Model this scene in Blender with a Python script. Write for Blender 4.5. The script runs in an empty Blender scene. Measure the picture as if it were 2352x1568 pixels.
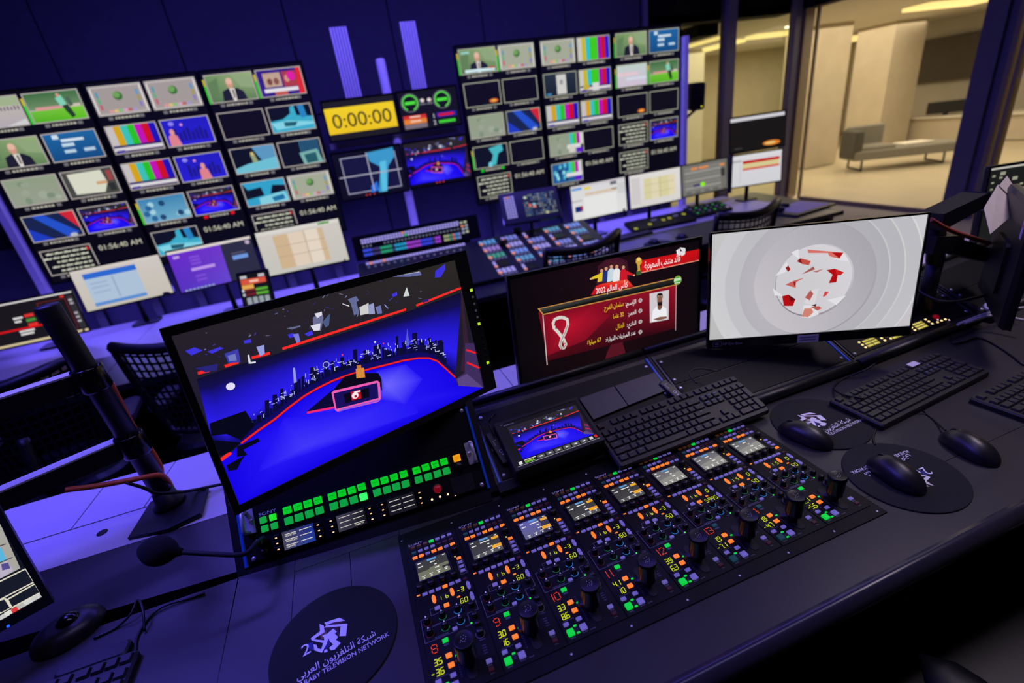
import bpy, math, random
from mathutils import Matrix, Vector

# ------------------------------------------------------------------ camera
sc = bpy.context.scene
COL = sc.collection
F = 1112.906                                   # focal length in pixels of a 2352 px wide frame
CR = ((0.93166977, -0.33952777, -0.12927623),
      (-0.25205533, -0.34780479, -0.90305035),
      (0.26164778, 0.87392947, -0.40961899))   # rows: right, down, forward
CC = Vector((0.04990063, -0.44666951, 1.47045878))
cam_d = bpy.data.cameras.new('camera')
cam = bpy.data.objects.new('camera', cam_d)
COL.objects.link(cam)
cam_d.sensor_width = 36.0
cam_d.lens = F / 2352.0 * 36.0
cam_d.clip_start = 0.02
cam_d.clip_end = 60.0
cam.matrix_world = Matrix(((CR[0][0], -CR[1][0], -CR[2][0], CC.x),
                           (CR[0][1], -CR[1][1], -CR[2][1], CC.y),
                           (CR[0][2], -CR[1][2], -CR[2][2], CC.z),
                           (0, 0, 0, 1)))
cam_d.dof.use_dof = True
cam_d.dof.focus_distance = 0.93
cam_d.dof.aperture_fstop = 2.5
sc.camera = cam

# ------------------------------------------------------------------ world, lights, exposure
w = bpy.data.worlds.new('world')
sc.world = w
w.use_nodes = True
w.node_tree.nodes['Background'].inputs[0].default_value = (0.08, 0.07, 0.22, 1)
w.node_tree.nodes['Background'].inputs[1].default_value = 0.10
sc.view_settings.view_transform = 'Standard'
sc.view_settings.look = 'None'
sc.view_settings.exposure = 0.0
sc.view_settings.gamma = 1.0
sc.view_settings.use_curve_mapping = False


def area(name, loc, target, sx, sy, power, color, spread=180):
    d = bpy.data.lights.new(name, 'AREA')
    d.shape = 'RECTANGLE'
    d.size = sx
    d.size_y = sy
    d.energy = power
    d.color = color
    d.spread = math.radians(spread)
    o = bpy.data.objects.new(name, d)
    COL.objects.link(o)
    o.location = loc
    o.rotation_euler = (Vector(target) - Vector(loc)).to_track_quat('-Z', 'Y').to_euler()
    return o


BLUE = (0.15, 0.115, 1.0)
DEEP = (0.15, 0.11, 1.0)
VIOL = (0.48, 0.41, 1.0)
area('ceiling_blue_light', (0.6, 2.95, 3.05), (0.6, 3.7, 0.0), 5.0, 0.4, 108, DEEP, 175)
area('shelf_fill_light', (0.4, 3.80, 0.66), (0.4, 3.2, 0.30), 5.6, 0.04, 14, DEEP, 160)  # added fill that brightens the front row shelf, not an actual strip
area('desk_led_strip', (0.4, 3.84, 0.36), (0.4, 4.3, 0.75), 5.8, 0.05, 16, DEEP)
area('ceiling_blue_light_rear', (-1.35, 0.9, 3.05), (-0.85, 0.7, 0.75), 1.2, 0.6, 26, (0.12, 0.09, 1.0), 95)
area('ceiling_violet_light', (0.6, 0.15, 3.05), (0.6, 0.35, 0.0), 2.4, 0.4, 7, VIOL, 130)
area('right_desk_fill', (2.3, 0.30, 3.05), (1.7, 0.45, 0.75), 0.8, 0.4, 5, (0.86, 0.72, 0.84), 70)  # added fill for the right part of the desk, no known fixture
area('lobby_light', (8.6, 4.6, 2.19), (8.6, 4.6, 0.0), 4.5, 5.0, 175, (1.0, 0.845, 0.66))
area('lobby_light_back', (8.0, 8.0, 2.19), (8.0, 8.0, 0.0), 7.0, 2.0, 130, (1.0, 0.845, 0.66))


# ------------------------------------------------------------------ helpers
def lin(c):
    out = []
    for v in c[:3]:
        v = max(0.0, v / 255.0)
        out.append(v / 12.92 if v <= 0.04045 else ((v + 0.055) / 1.055) ** 2.4)
    return tuple(out)


def mat(name, rgb, rough=0.5, metal=0.0, var=0.12, scale=40.0, bump=0.0, bscale=400.0,
        emis=None, estr=0.0, spec=0.5, alpha=None, trans=0.0):
    """procedural material: noise breaks up colour and roughness, optional fine bump"""
    m = bpy.data.materials.new(name)
    m.use_nodes = True
    nt = m.node_tree
    b = nt.nodes['Principled BSDF']
    tc = nt.nodes.new('ShaderNodeTexCoord')
    nz = nt.nodes.new('ShaderNodeTexNoise')
    nz.inputs['Scale'].default_value = scale
    nz.inputs['Detail'].default_value = 3
    nt.links.new(tc.outputs['Object'], nz.inputs['Vector'])
    cr = nt.nodes.new('ShaderNodeValToRGB')
    c = lin(rgb)
    cr.color_ramp.elements[0].position = 0.3
    cr.color_ramp.elements[1].position = 0.7
    cr.color_ramp.elements[0].color = tuple(v * (1 - var) for v in c) + (1,)
    cr.color_ramp.elements[1].color = tuple(min(1, v * (1 + var)) for v in c) + (1,)
    nt.links.new(nz.outputs['Fac'], cr.inputs['Fac'])
    nt.links.new(cr.outputs['Color'], b.inputs['Base Color'])
    b.inputs['Roughness'].default_value = rough
    b.inputs['Metallic'].default_value = metal
    b.inputs['Specular IOR Level'].default_value = spec
    if bump:
        n2 = nt.nodes.new('ShaderNodeTexNoise')
        n2.inputs['Scale'].default_value = bscale
        nt.links.new(tc.outputs['Object'], n2.inputs['Vector'])
        bp = nt.nodes.new('ShaderNodeBump')
        bp.inputs['Strength'].default_value = bump
        bp.inputs['Distance'].default_value = 0.002
        nt.links.new(n2.outputs['Fac'], bp.inputs['Height'])
        nt.links.new(bp.outputs['Normal'], b.inputs['Normal'])
    if emis:
        b.inputs['Emission Color'].default_value = lin(emis) + (1,)
        b.inputs['Emission Strength'].default_value = estr
    if trans:
        b.inputs['Transmission Weight'].default_value = trans
    return m


def attr_mat(name, emit, rough, strength=1.0):
    m = bpy.data.materials.new(name)
    m.use_nodes = True
    nt = m.node_tree
    b = nt.nodes['Principled BSDF']
    a = nt.nodes.new('ShaderNodeAttribute')
    a.attribute_name = 'Col'
    b.inputs['Roughness'].default_value = rough
    if emit:
        b.inputs['Base Color'].default_value = (0.006, 0.006, 0.007, 1)
        b.inputs['Specular IOR Level'].default_value = 0.25
        nt.links.new(a.outputs['Color'], b.inputs['Emission Color'])
        b.inputs['Emission Strength'].default_value = strength
    else:
        nt.links.new(a.outputs['Color'], b.inputs['Base Color'])
    return m


def glass_mat(name, tint, rough=0.0):
    m = bpy.data.materials.new(name)
    m.use_nodes = True
    nt = m.node_tree
    nt.nodes.remove(nt.nodes['Principled BSDF'])
    out = nt.nodes['Material Output']
    t = nt.nodes.new('ShaderNodeBsdfTransparent')
    t.inputs[0].default_value = lin(tint) + (1,)
    g = nt.nodes.new('ShaderNodeBsdfGlossy')
    g.inputs['Roughness'].default_value = 0.02
    fr = nt.nodes.new('ShaderNodeFresnel')
    fr.inputs[0].default_value = 1.45
    mx = nt.nodes.new('ShaderNodeMixShader')
    ge = nt.nodes.new('ShaderNodeNewGeometry')          # reflect at the outer face only
    ma = nt.nodes.new('ShaderNodeMath')
    ma.operation = 'SUBTRACT'
    ma.use_clamp = True
    nt.links.new(fr.outputs[0], ma.inputs[0])
    nt.links.new(ge.outputs['Backfacing'], ma.inputs[1])
    nt.links.new(ma.outputs[0], mx.inputs[0])
    nt.links.new(t.outputs[0], mx.inputs[1])
    nt.links.new(g.outputs[0], mx.inputs[2])
    nt.links.new(mx.outputs[0], out.inputs[0])
    return m


SCREEN = attr_mat('screen_picture', True, 0.35)
PRINT = attr_mat('printed_ink', False, 0.6)
M = dict(
    desk=mat('desk_laminate', (54, 52, 53), 0.33, var=0.06, scale=9),
    shelf=mat('shelf_laminate', (196, 190, 196), 0.45, var=0.04, scale=6),
    edge=mat('desk_edge', (52, 50, 56), 0.25, var=0.05),
    black=mat('black_plastic', (24, 24, 26), 0.45, var=0.15),
    blackg=mat('black_gloss', (14, 14, 16), 0.18, var=0.1),
    bezel=mat('monitor_bezel', (20, 20, 22), 0.38, var=0.1),
    rack=mat('rack_paint', (22, 22, 25), 0.5, var=0.15, scale=80, bump=0.08),
    panel=mat('panel_paint', (14, 14, 16), 0.55, var=0.1, scale=60, spec=0.22),
    chrome=mat('chrome', (215, 215, 220), 0.3, 0.55, var=0.05),
    alu=mat('aluminium', (214, 212, 216), 0.32, 0.35, var=0.06, scale=30),
    alup=mat('aluminium_extrusion', (228, 224, 226), 0.5, 0.0, var=0.05, scale=30),
    rubber=mat('rubber', (13, 13, 15), 0.7, var=0.2),
    knob=mat('knob_plastic', (10, 10, 12), 0.35, var=0.1),
    key=mat('keycap', (26, 26, 28), 0.5, var=0.12, bump=0.06),
    kbody=mat('keyboard_body', (20, 20, 22), 0.5, var=0.12, bump=0.08),
    foam=mat('foam', (10, 10, 11), 0.95, var=0.4, scale=900, bump=0.9, bscale=1500),
    pad=mat('mousepad_cloth', (18, 18, 22), 0.85, var=0.12, scale=600, bump=0.2, bscale=2500),
    mouse=mat('mouse_plastic', (34, 33, 34), 0.36, var=0.06),
    orange=mat('orange_cable', (214, 92, 38), 0.5, var=0.08),
    red_cable=mat('red_cable', (150, 62, 46), 0.55, var=0.1),
    cable=mat('black_cable', (12, 12, 14), 0.5, var=0.1),
    wcable=mat('pale_cable', (190, 186, 200), 0.5, var=0.06),
    paper=mat('paper', (205, 200, 215), 0.85, var=0.04),
    carpet_lit=mat('carpet_lobby_lit', (150, 144, 138), 0.95, var=0.2, scale=200, bump=0.4, bscale=700),  # room carpet in a paler copy, lobby light put into the colour
    card=mat('grey_card', (196, 188, 180), 0.8, var=0.05),
    blue_edge=mat('blue_edge_trim', (22, 60, 170), 0.35, var=0.08, emis=(20, 60, 200), estr=0.18),
    mesh_web=mat('chair_mesh', (16, 16, 19), 0.6, var=0.2),
    chair=mat('chair_frame', (15, 15, 18), 0.42, var=0.12),
    armpad=mat('chair_armpad', (60, 58, 66), 0.55, var=0.08),
    carpet=mat('carpet', (20, 20, 26), 0.95, var=0.35, scale=300, bump=0.5, bscale=700),
    wallb=mat('acoustic_wall', (58, 56, 74), 0.85, var=0.08, scale=15, bump=0.1, bscale=600),
    ceil=mat('ceiling_paint', (20, 20, 26), 0.9, var=0.1),
    mull=mat('mullion_paint', (104, 100, 120), 0.45, var=0.06),
    tan=mat('tan_metal', (150, 134, 108), 0.45, var=0.08),
    lobw=mat('lobby_wall', (196, 184, 160), 0.8, var=0.04, scale=4),
    lobw2=mat('lobby_white_wall', (212, 206, 190), 0.8, var=0.03, scale=4),
    lobf=mat('lobby_floor', (200, 188, 160), 0.3, var=0.05, scale=3),
    cove=mat('cove_light', (255, 230, 170), 0.8, emis=(255, 226, 150), estr=1.3),
    spot=mat('ceiling_spot', (255, 250, 230), 0.8, emis=(255, 246, 220), estr=3.0),
    sofa=mat('sofa_fabric', (128, 124, 112), 0.9, var=0.12, scale=200, bump=0.3, bscale=900),
    sofad=mat('sofa_dark_fabric', (76, 74, 66), 0.9, var=0.12, scale=200),
    leaf=mat('plant_leaf', (66, 86, 58), 0.6, var=0.3, scale=20),
    dotted=mat('perforated_panel', (92, 86, 72), 0.7, var=0.35, scale=90),
    red_knob=mat('red_lens', (90, 6, 14), 0.2, emis=(150, 10, 30), estr=0.5),
    deskdark=mat('front_desk_laminate', (44, 42, 50), 0.4, var=0.06),
    housing=mat('grey_housing', (60, 58, 66), 0.5, var=0.08),
)
LIT = {}


def lit(rgb, s=1.0, base=(40, 40, 44), rough=0.35):
    k = (rgb, s)
    if k not in LIT:
        LIT[k] = mat('lit_%d_%d_%d' % rgb, base, rough, var=0.05, emis=rgb, estr=s)
    return LIT[k]


# lens geometry: turn a pixel of the photograph into a point of the room
def ray(px, py):
    a, b = (px - 1176.0) / F, (py - 784.0) / F
    return Vector((CR[0][0] * a + CR[1][0] * b + CR[2][0],
                   CR[0][1] * a + CR[1][1] * b + CR[2][1],
                   CR[0][2] * a + CR[1][2] * b + CR[2][2]))


def pz(px, py, z=0.75):
    v = ray(px, py)
    return CC + v * ((z - CC.z) / v.z)


def py_(px, py, y):
    v = ray(px, py)
    return CC + v * ((y - CC.y) / v.y)


def pxx(px, py, x):
    v = ray(px, py)
    return CC + v * ((x - CC.x) / v.x)


def pl(px, py, m):
    """local (x, y) on the xy-plane of frame m"""
    v = ray(px, py)
    n = m.to_3x3() @ Vector((0, 0, 1))
    p = CC + v * ((m.translation - CC).dot(n) / v.dot(n))
    q = m.inverted() @ p
    return (q.x, q.y)


def frame(x, y, z, yaw, tilt, roll=0.0):
    """upright frame: local x to the right, y up, z towards the viewer; tilt leans it back"""
    m = (Matrix.Rotation(math.radians(yaw), 4, 'Z') @ Matrix.Rotation(math.radians(90), 4, 'X')
         @ Matrix.Rotation(math.radians(tilt), 4, 'X') @ Matrix.Rotation(math.radians(roll), 4, 'Z'))
    m.translation = Vector((x, y, z))
    return m


def flat(x, y, z, yaw=0.0, pitch=0.0):
    m = Matrix.Rotation(math.radians(yaw), 4, 'Z') @ Matrix.Rotation(math.radians(pitch), 4, 'X')
    m.translation = Vector((x, y, z))
    return m


def _link(o, parent, mtx):
    COL.objects.link(o)
    if parent is not None:
        o.parent = parent
    if mtx is not None:
        o.matrix_local = mtx if parent is not None else mtx
    return o


def thing(name, label, cat, m=None, group=None):
    o = bpy.data.objects.new(name, None)
    o.empty_display_size = 0.02
    COL.objects.link(o)
    if m is not None:
        o.matrix_world = m
    o['label'] = label
    o['category'] = cat
    if group:
        o['group'] = group
    return o


def tag(o, label, cat, group=None):
    o['label'] = label
    o['category'] = cat
    if group:
        o['group'] = group
    return o


def struct(o):
    o['kind'] = 'structure'
    return o


def place(mesh, name, parent=None, m=None):
    return _link(bpy.data.objects.new(name, mesh), parent, m)


def rrect(w_, h_, r, n=3):
    """outline of a rounded rectangle, counter-clockwise"""
    r = min(r, w_ / 2 - 1e-5, h_ / 2 - 1e-5)
    pts = []
    for cx, cy, a0 in ((w_ / 2 - r, h_ / 2 - r, 0), (-w_ / 2 + r, h_ / 2 - r, 90),
                       (-w_ / 2 + r, -h_ / 2 + r, 180), (w_ / 2 - r, -h_ / 2 + r, 270)):
        for i in range(n + 1):
            a = math.radians(a0 + 90 * i / n)
            pts.append((cx + r * math.cos(a), cy + r * math.sin(a)))
    return pts


class MB:
    def __init__(s):
        s.v, s.f, s.sm = [], [], []

    def add(s, vs, fs, smooth=False):
        o = len(s.v)
        s.v += [tuple(p) for p in vs]
        s.f += [tuple(i + o for i in f) for f in fs]
        s.sm += [smooth] * len(fs)
        return s

    def box(s, x0, y0, z0, x1, y1, z1):
        vs = [(x, y, z) for z in (z0, z1) for y in (y0, y1) for x in (x0, x1)]
        return s.add(vs, [(0, 2, 3, 1), (4, 5, 7, 6), (0, 1, 5, 4), (2, 6, 7, 3), (0, 4, 6, 2), (1, 3, 7, 5)])

    def hexa(s, vs):
        """8 corners: bottom 4 ccw, top 4 ccw"""
        return s.add(vs, [(3, 2, 1, 0), (4, 5, 6, 7), (0, 1, 5, 4), (1, 2, 6, 5), (2, 3, 7, 6), (3, 0, 4, 7)])

    def rings(s, rs, cap0=True, cap1=True, smooth=False, closed=True):
        n = len(rs[0])
        vs = [p for r in rs for p in r]
        fs = []
        for i in range(len(rs) - 1):
            for j in range(n if closed else n - 1):
                k = (j + 1) % n
                fs.append((i * n + j, i * n + k, (i + 1) * n + k, (i + 1) * n + j))
        o = len(s.v)
        s.add(vs, fs, smooth)
        if cap0:
            s.f.append(tuple(o + j for j in reversed(range(n)))); s.sm.append(False)
        if cap1:
            s.f.append(tuple(o + (len(rs) - 1) * n + j for j in range(n))); s.sm.append(False)
        return s

    def rbox(s, cx, cy, w_, h_, z0, z1, r=0.002, c=0.0008, n=3):
        o = rrect(w_, h_, r, n)
        ix, iy = max(0.05, 1 - 2 * c / w_), max(0.05, 1 - 2 * c / h_)
        return s.rings([[(cx + x, cy + y, z0) for x, y in o], [(cx + x, cy + y, z1 - c) for x, y in o],
                        [(cx + x * ix, cy + y * iy, z1) for x, y in o]])

    def prism(s, pts, z0, z1):
        return s.rings([[(x, y, z0) for x, y in pts], [(x, y, z1) for x, y in pts]])

    def lathe(s, prof, cx=0, cy=0, n=20, smooth=True):
        return s.rings([[(cx + r * math.cos(2 * math.pi * i / n), cy + r * math.sin(2 * math.pi * i / n), z)
                         for i in range(n)] for r, z in prof], smooth=smooth)

    def tube(s, pts, r, n=8, smooth=True):
        pts = [Vector(p) for p in pts]
        rs = []
        up = None
        for i, p in enumerate(pts):
            t = (pts[min(i + 1, len(pts) - 1)] - pts[max(i - 1, 0)]).normalized()
            if up is None:
                up = t.orthogonal().normalized()
            up = (up - t * up.dot(t))
            up = up.normalized() if up.length > 1e-6 else t.orthogonal().normalized()
            sd = t.cross(up)
            rr = r[i] if isinstance(r, (list, tuple)) else r
            rs.append([p + (up * math.cos(2 * math.pi * k / n) + sd * math.sin(2 * math.pi * k / n)) * rr
                       for k in range(n)])
        return s.rings(rs, smooth=smooth)

    def mesh(s, name, m_):
        me = bpy.data.meshes.new(name)
        me.from_pydata(s.v, [], s.f)
        me.polygons.foreach_set('use_smooth', s.sm)
        me.materials.append(m_)
        me.update()
        return me

    def build(s, name, m_, parent=None, m=None, label=None):
        o = place(s.mesh(name, m_), name, parent, m)
        if label:
            o['label'] = label
        return o


def spline(pts, n=6):
    """Catmull-Rom through the points"""
    p = [Vector(q) for q in pts]
    p = [p[0] * 2 - p[1]] + p + [p[-1] * 2 - p[-2]]
    out = []
    for i in range(1, len(p) - 2):
        for k in range(n):
            t = k / n
            a, b, c, d = p[i - 1], p[i], p[i + 1], p[i + 2]
            out.append(0.5 * ((2 * b) + (c - a) * t + (2 * a - 5 * b + 4 * c - d) * t * t
                              + (3 * b - a - 3 * c + d) * t * t * t))
    out.append(p[-2])
    return out


# Arabic letters joined by hand (the text object does no shaping): isolated, final, initial, medial
AR = {}
for ch, code, kind in (('ء', 0xFE80, 1), ('آ', 0xFE81, 2), ('أ', 0xFE83, 2), ('إ', 0xFE87, 2), ('ئ', 0xFE89, 4),
                       ('ا', 0xFE8D, 2), ('ب', 0xFE8F, 4), ('ة', 0xFE93, 2), ('ت', 0xFE95, 4), ('ج', 0xFE9D, 4),
                       ('ح', 0xFEA1, 4), ('خ', 0xFEA5, 4), ('د', 0xFEA9, 2), ('ر', 0xFEAD, 2), ('ز', 0xFEAF, 2),
                       ('س', 0xFEB1, 4), ('ش', 0xFEB5, 4), ('ع', 0xFEC9, 4), ('ف', 0xFED1, 4), ('ق', 0xFED5, 4),
                       ('ك', 0xFED9, 4), ('ل', 0xFEDD, 4), ('م', 0xFEE1, 4), ('ن', 0xFEE5, 4), ('ه', 0xFEE9, 4),
                       ('و', 0xFEED, 2), ('ي', 0xFEF1, 4)):
    AR[ch] = (code, kind)


def arab(s):
    out = []
    for w_ in s.split(' '):
        if not any(c in AR for c in w_):
            out.append(w_)
            continue
        r = ''
        for i, c in enumerate(w_):
            if c not in AR:
                r += c
                continue
            code, kind = AR[c]
            prev = i > 0 and w_[i - 1] in AR and AR[w_[i - 1]][1] == 4
            nxt = kind == 4 and i + 1 < len(w_) and w_[i + 1] in AR and AR[w_[i + 1]][1] > 1
            k = (3 if nxt else 1) if prev else (2 if nxt else 0)
            r += chr(code + min(k, kind - 1) if kind > 1 else code)
        out.append(r[::-1])
    return ' '.join(reversed(out))


_txt = {}


def text_geo(s):
    if s not in _txt:
        big = s in ('0:00:00', '01:56:40 AM', 'SONY', '2')
        c = bpy.data.curves.new('glyphs', 'FONT')
        c.body = s
        c.resolution_u = 4 if big else 2
        o = bpy.data.objects.new('glyphs', c)
        me = o.to_mesh()
        vs = [(v.co.x, v.co.y) for v in me.vertices]
        fs = [tuple(p.vertices) for p in me.polygons]
        o.to_mesh_clear()
        bpy.data.objects.remove(o)
        bpy.data.curves.remove(c)
        xs = [v[0] for v in vs] or [0]
        _txt[s] = (vs, fs, min(xs), max(xs))
    return _txt[s]


class CV:
    """flat picture: coloured polygons in thin layers; u to the right, v down, both 0..1"""
    def __init__(s, w_, h_, z=0.0, eps=0.000008):
        s.w, s.h, s.z, s.eps, s.k = w_, h_, z, eps, 0
        s.v, s.f, s.c = [], [], []
        s.reg = (0, 0, 1, 1)

    def P(s, u, v):
        a, b, c, d = s.reg
        return ((a + (c - a) * u - 0.5) * s.w, (0.5 - (b + (d - b) * v)) * s.h)

    def raw(s, pts, cols):
        o = len(s.v)
        area2 = sum(pts[i][0] * pts[(i + 1) % len(pts)][1] - pts[(i + 1) % len(pts)][0] * pts[i][1]
                    for i in range(len(pts)))
        idx = list(range(len(pts)))
        if area2 < 0:
            idx.reverse()
        z = s.z + s.k * s.eps
        s.v += [(p[0], p[1], z) for p in pts]
        s.f.append(tuple(o + i for i in idx))
        s.c += [cols[i] for i in idx]

    def poly(s, pts, col, layer=True):
        if layer:
            s.k += 1
        cols = [lin(c) for c in col] if isinstance(col[0], (tuple, list)) else [lin(col)] * len(pts)
        s.raw([s.P(*p) for p in pts], cols)
        return s

    def rect(s, u0, v0, u1, v1, c, c2=None):
        c2 = c2 or c
        return s.poly([(u0, v0), (u1, v0), (u1, v1), (u0, v1)], [c, c, c2, c2])

    def ell(s, u, v, ru, rv, c, n=18):
        return s.poly([(u + ru * math.cos(2 * math.pi * i / n), v + rv * math.sin(2 * math.pi * i / n))
                       for i in range(n)], c)

    def fan(s, ctr, pts, cc, ce):
        s.k += 1
        for i in range(len(pts)):
            s.poly([ctr, pts[i], pts[(i + 1) % len(pts)]], [cc, ce, ce], False)
        return s

    def line(s, pts, wd, c):
        """wd is a fraction of the canvas width"""
        s.k += 1
        q = [s.P(*p) for p in pts]
        hw = wd * s.w / 2
        L, Rr = [], []
        for i, p in enumerate(q):
            a, b = q[max(i - 1, 0)], q[min(i + 1, len(q) - 1)]
            dx, dy = b[0] - a[0], b[1] - a[1]
            l = math.hypot(dx, dy) or 1
            L.append((p[0] - dy / l * hw, p[1] + dx / l * hw))
            Rr.append((p[0] + dy / l * hw, p[1] - dx / l * hw))
        for i in range(len(q) - 1):
            s.raw([L[i], L[i + 1], Rr[i + 1], Rr[i]], [lin(c)] * 4)
        return s

    def frame_(s, u0, v0, u1, v1, t, c):
        ta = t * s.w / s.h
        s.rect(u0, v0, u1, v0 + ta, c)
        s.rect(u0, v1 - ta, u1, v1, c)
        s.rect(u0, v0, u0 + t, v1, c)
        s.rect(u1 - t, v0, u1, v1, c)
        return s

    def text(s, t, u, v, hm, c, align='C', rot=0.0, width=None):
        """hm: letter height in metres (capitals); width: squeeze to this many metres"""
        vs, fs, x0, x1 = text_geo(t)
        if not vs:
            return s
        s.k += 1
        k = hm / 0.72
        kx = k if width is None else width / (x1 - x0)
        off = {'C': (x0 + x1) / 2, 'L': x0, 'R': x1}[align]
        px, py = s.P(u, v)
        ca, sa = math.cos(rot), math.sin(rot)
        o = len(s.v)
        z = s.z + s.k * s.eps
        for x, y in vs:
            X, Y = (x - off) * kx, (y - 0.36) * k
            s.v.append((px + X * ca - Y * sa, py + X * sa + Y * ca, z))
        for f in fs:
            s.f.append(tuple(o + i for i in f))
            s.c += [lin(c)] * len(f)
        return s

    SEG = {'0': 'abcdef', '1': 'bc', '2': 'abged', '3': 'abgcd', '4': 'fgbc', '5': 'afgcd', '6': 'afgedc', '7': 'abc',
           '8': 'abcdefg', '9': 'abcdfg', '-': 'g', 'b': 'fgedc', '.': '.'}

    def seg7(s, t, x, y, hm, c, wd=None, slant=0.10):
        """seven-segment digits, left end at local metres x, centre y"""
        s.k += 1
        wd = wd or hm * 0.55
        th = hm * 0.13
        for ch in t:
            if ch == '.':
                d_ = x - wd * .33
                s.raw([(d_ - th * .6, y - hm * .56), (d_ + th * .6, y - hm * .56), (d_ + th * .6, y - hm * .56 + th * 1.2), (d_ - th * .6, y - hm * .56 + th * 1.2)], [lin(c)] * 4)
                continue
            S = {'a': (0, 1, 1, 1), 'b': (1, .5, 1, 1), 'c': (1, 0, 1, .5), 'd': (0, 0, 1, 0), 'e': (0, 0, 0, .5),
                 'f': (0, .5, 0, 1), 'g': (0, .5, 1, .5)}
            for g in s.SEG.get(ch, ''):
                a, b, d, e = S[g]
                if b == e:
                    q = [(a * wd + th * .3, b * hm - th / 2), (d * wd - th * .3, b * hm - th / 2),
                         (d * wd - th * .3, b * hm + th / 2), (a * wd + th * .3, b * hm + th / 2)]
                else:
                    q = [(a * wd - th / 2, b * hm + th * .3), (a * wd + th / 2, b * hm + th * .3),
                         (a * wd + th / 2, e * hm - th * .3), (a * wd - th / 2, e * hm - th * .3)]
                s.raw([(x + X + (Y - hm / 2) * slant, y + Y - hm / 2) for X, Y in q], [lin(c)] * 4)
            x += wd * 1.55
        return s

    def build(s, name, m_=None, parent=None, m=None):
        me = bpy.data.meshes.new(name)
        me.from_pydata(s.v, [], s.f)
        at = me.color_attributes.new('Col', 'FLOAT_COLOR', 'CORNER')
        buf = []
        for c in s.c:
            buf += [c[0], c[1], c[2], 1.0]
        at.data.foreach_set('color', buf)
        me.materials.append(m_ or SCREEN)
        me.update()
        return place(me, name, parent, m)

# ------------------------------------------------------------------ the room
def slab(name, m_, x0, y0, z0, x1, y1, z1, parent=None):
    return MB().box(x0, y0, z0, x1, y1, z1).build(name, m_, parent)


struct(slab('floor', M['carpet'], -3.6, -2.4, -0.12, 5.94, 1.55, 0.0))
struct(slab('floor_pit', M['carpet'], -3.6, 1.55, -0.40, 4.25, 5.0, -0.28))
struct(slab('floor_walkway', M['carpet_lit'], 4.25, 1.55, -0.40, 5.94, 5.0, 0.0))
struct(slab('ceiling', M['ceil'], -3.7, -2.5, 3.12, 6.0, 5.1, 3.2))
struct(slab('wall_left', M['wallb'], -3.7, -2.5, -0.4, -3.6, 5.1, 3.12))
struct(slab('wall_rear', M['wallb'], -3.6, -2.5, -0.4, 5.94, -2.4, 3.12))
struct(slab('wall_right', M['wallb'], 5.94, -2.5, -0.4, 6.04, 0.3, 3.12))
wb = struct(slab('wall_back', M['ceil'], -3.6, 4.96, -0.4, 3.66, 5.06, 3.12))
wl = struct(slab('wall_low', M['ceil'], -3.6, 4.20, -0.28, 3.50, 4.26, 1.10))
for i in range(7):
    slab('wall_panel', M['wallb'], -3.58 + i * 1.01, 4.17, -0.27, -3.58 + i * 1.01 + 0.998, 4.199, 1.095, wl)
for i in range(8):
    xa = -3.57 + i * 0.9
    xb = min(xa + 0.888, 3.66)
    for za, zb in ((-0.28, 1.76), (1.772, 3.1)):
        slab('wall_panel', M['wallb'], xa, 4.925, za, xb, 4.955, zb, wb)

GLASS = glass_mat('window_glass', (240, 240, 236))
BGLASS = glass_mat('window_glass_back', (228, 232, 222))


def window(n, quad, mull):
    """quad: x0,y0,x1,y1 of the pane's foot; mull: list of boxes that frame it"""
    x0, y0, x1, y1 = quad
    r = struct(bpy.data.objects.new('window_%d' % n, None))
    COL.objects.link(r)
    t = 0.006
    if abs(x1 - x0) > abs(y1 - y0):
        MB().box(x0, y0 - t, 0.06, x1, y0 + t, 3.1).build('pane', BGLASS, r)
    else:
        MB().box(x0 - t, y0, 0.06, x0 + t, y1, 3.1).build('pane', GLASS, r)
    for b, m_ in mull:
        MB().box(*b).build('mullion', m_, r)
    return r


window(1, (3.70, 4.98, 4.80, 4.98), [((4.80, 4.92, 0.0, 4.94, 5.04, 3.1), M['mull']),
                                      ((3.66, 4.92, 0.0, 3.72, 5.04, 3.1), M['mull'])])
window(2, (4.94, 4.98, 5.80, 4.98), [((3.66, 4.94, 0.0, 5.80, 5.02, 0.06), M['mull'])])
window(3, (5.94, 2.93, 5.94, 4.93), [((5.84, 4.93, 0.0, 5.93, 5.03, 3.1), M['mull']),
                                      ((5.96, 4.90, 0.0, 6.10, 5.04, 3.1), M['tan']),
                                      ((5.96, 4.72, 0.0, 5.99, 4.75, 3.1), M['tan']),
                                      ((5.90, 2.93, 0.0, 5.98, 4.66, 0.05), M['tan'])])
window(4, (5.94, 0.3, 5.94, 2.60), [((5.88, 2.76, 0.0, 6.02, 2.93, 3.1), M['mull']),
                                    ((5.92, 2.66, 0.0, 6.00, 2.70, 3.1), M['tan']),
                                    ((5.92, 2.60, 0.0, 6.00, 2.63, 3.1), M['tan']),
                                    ((5.92, 2.70, 0.0, 5.96, 2.76, 3.1), M['mull'])])

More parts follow.
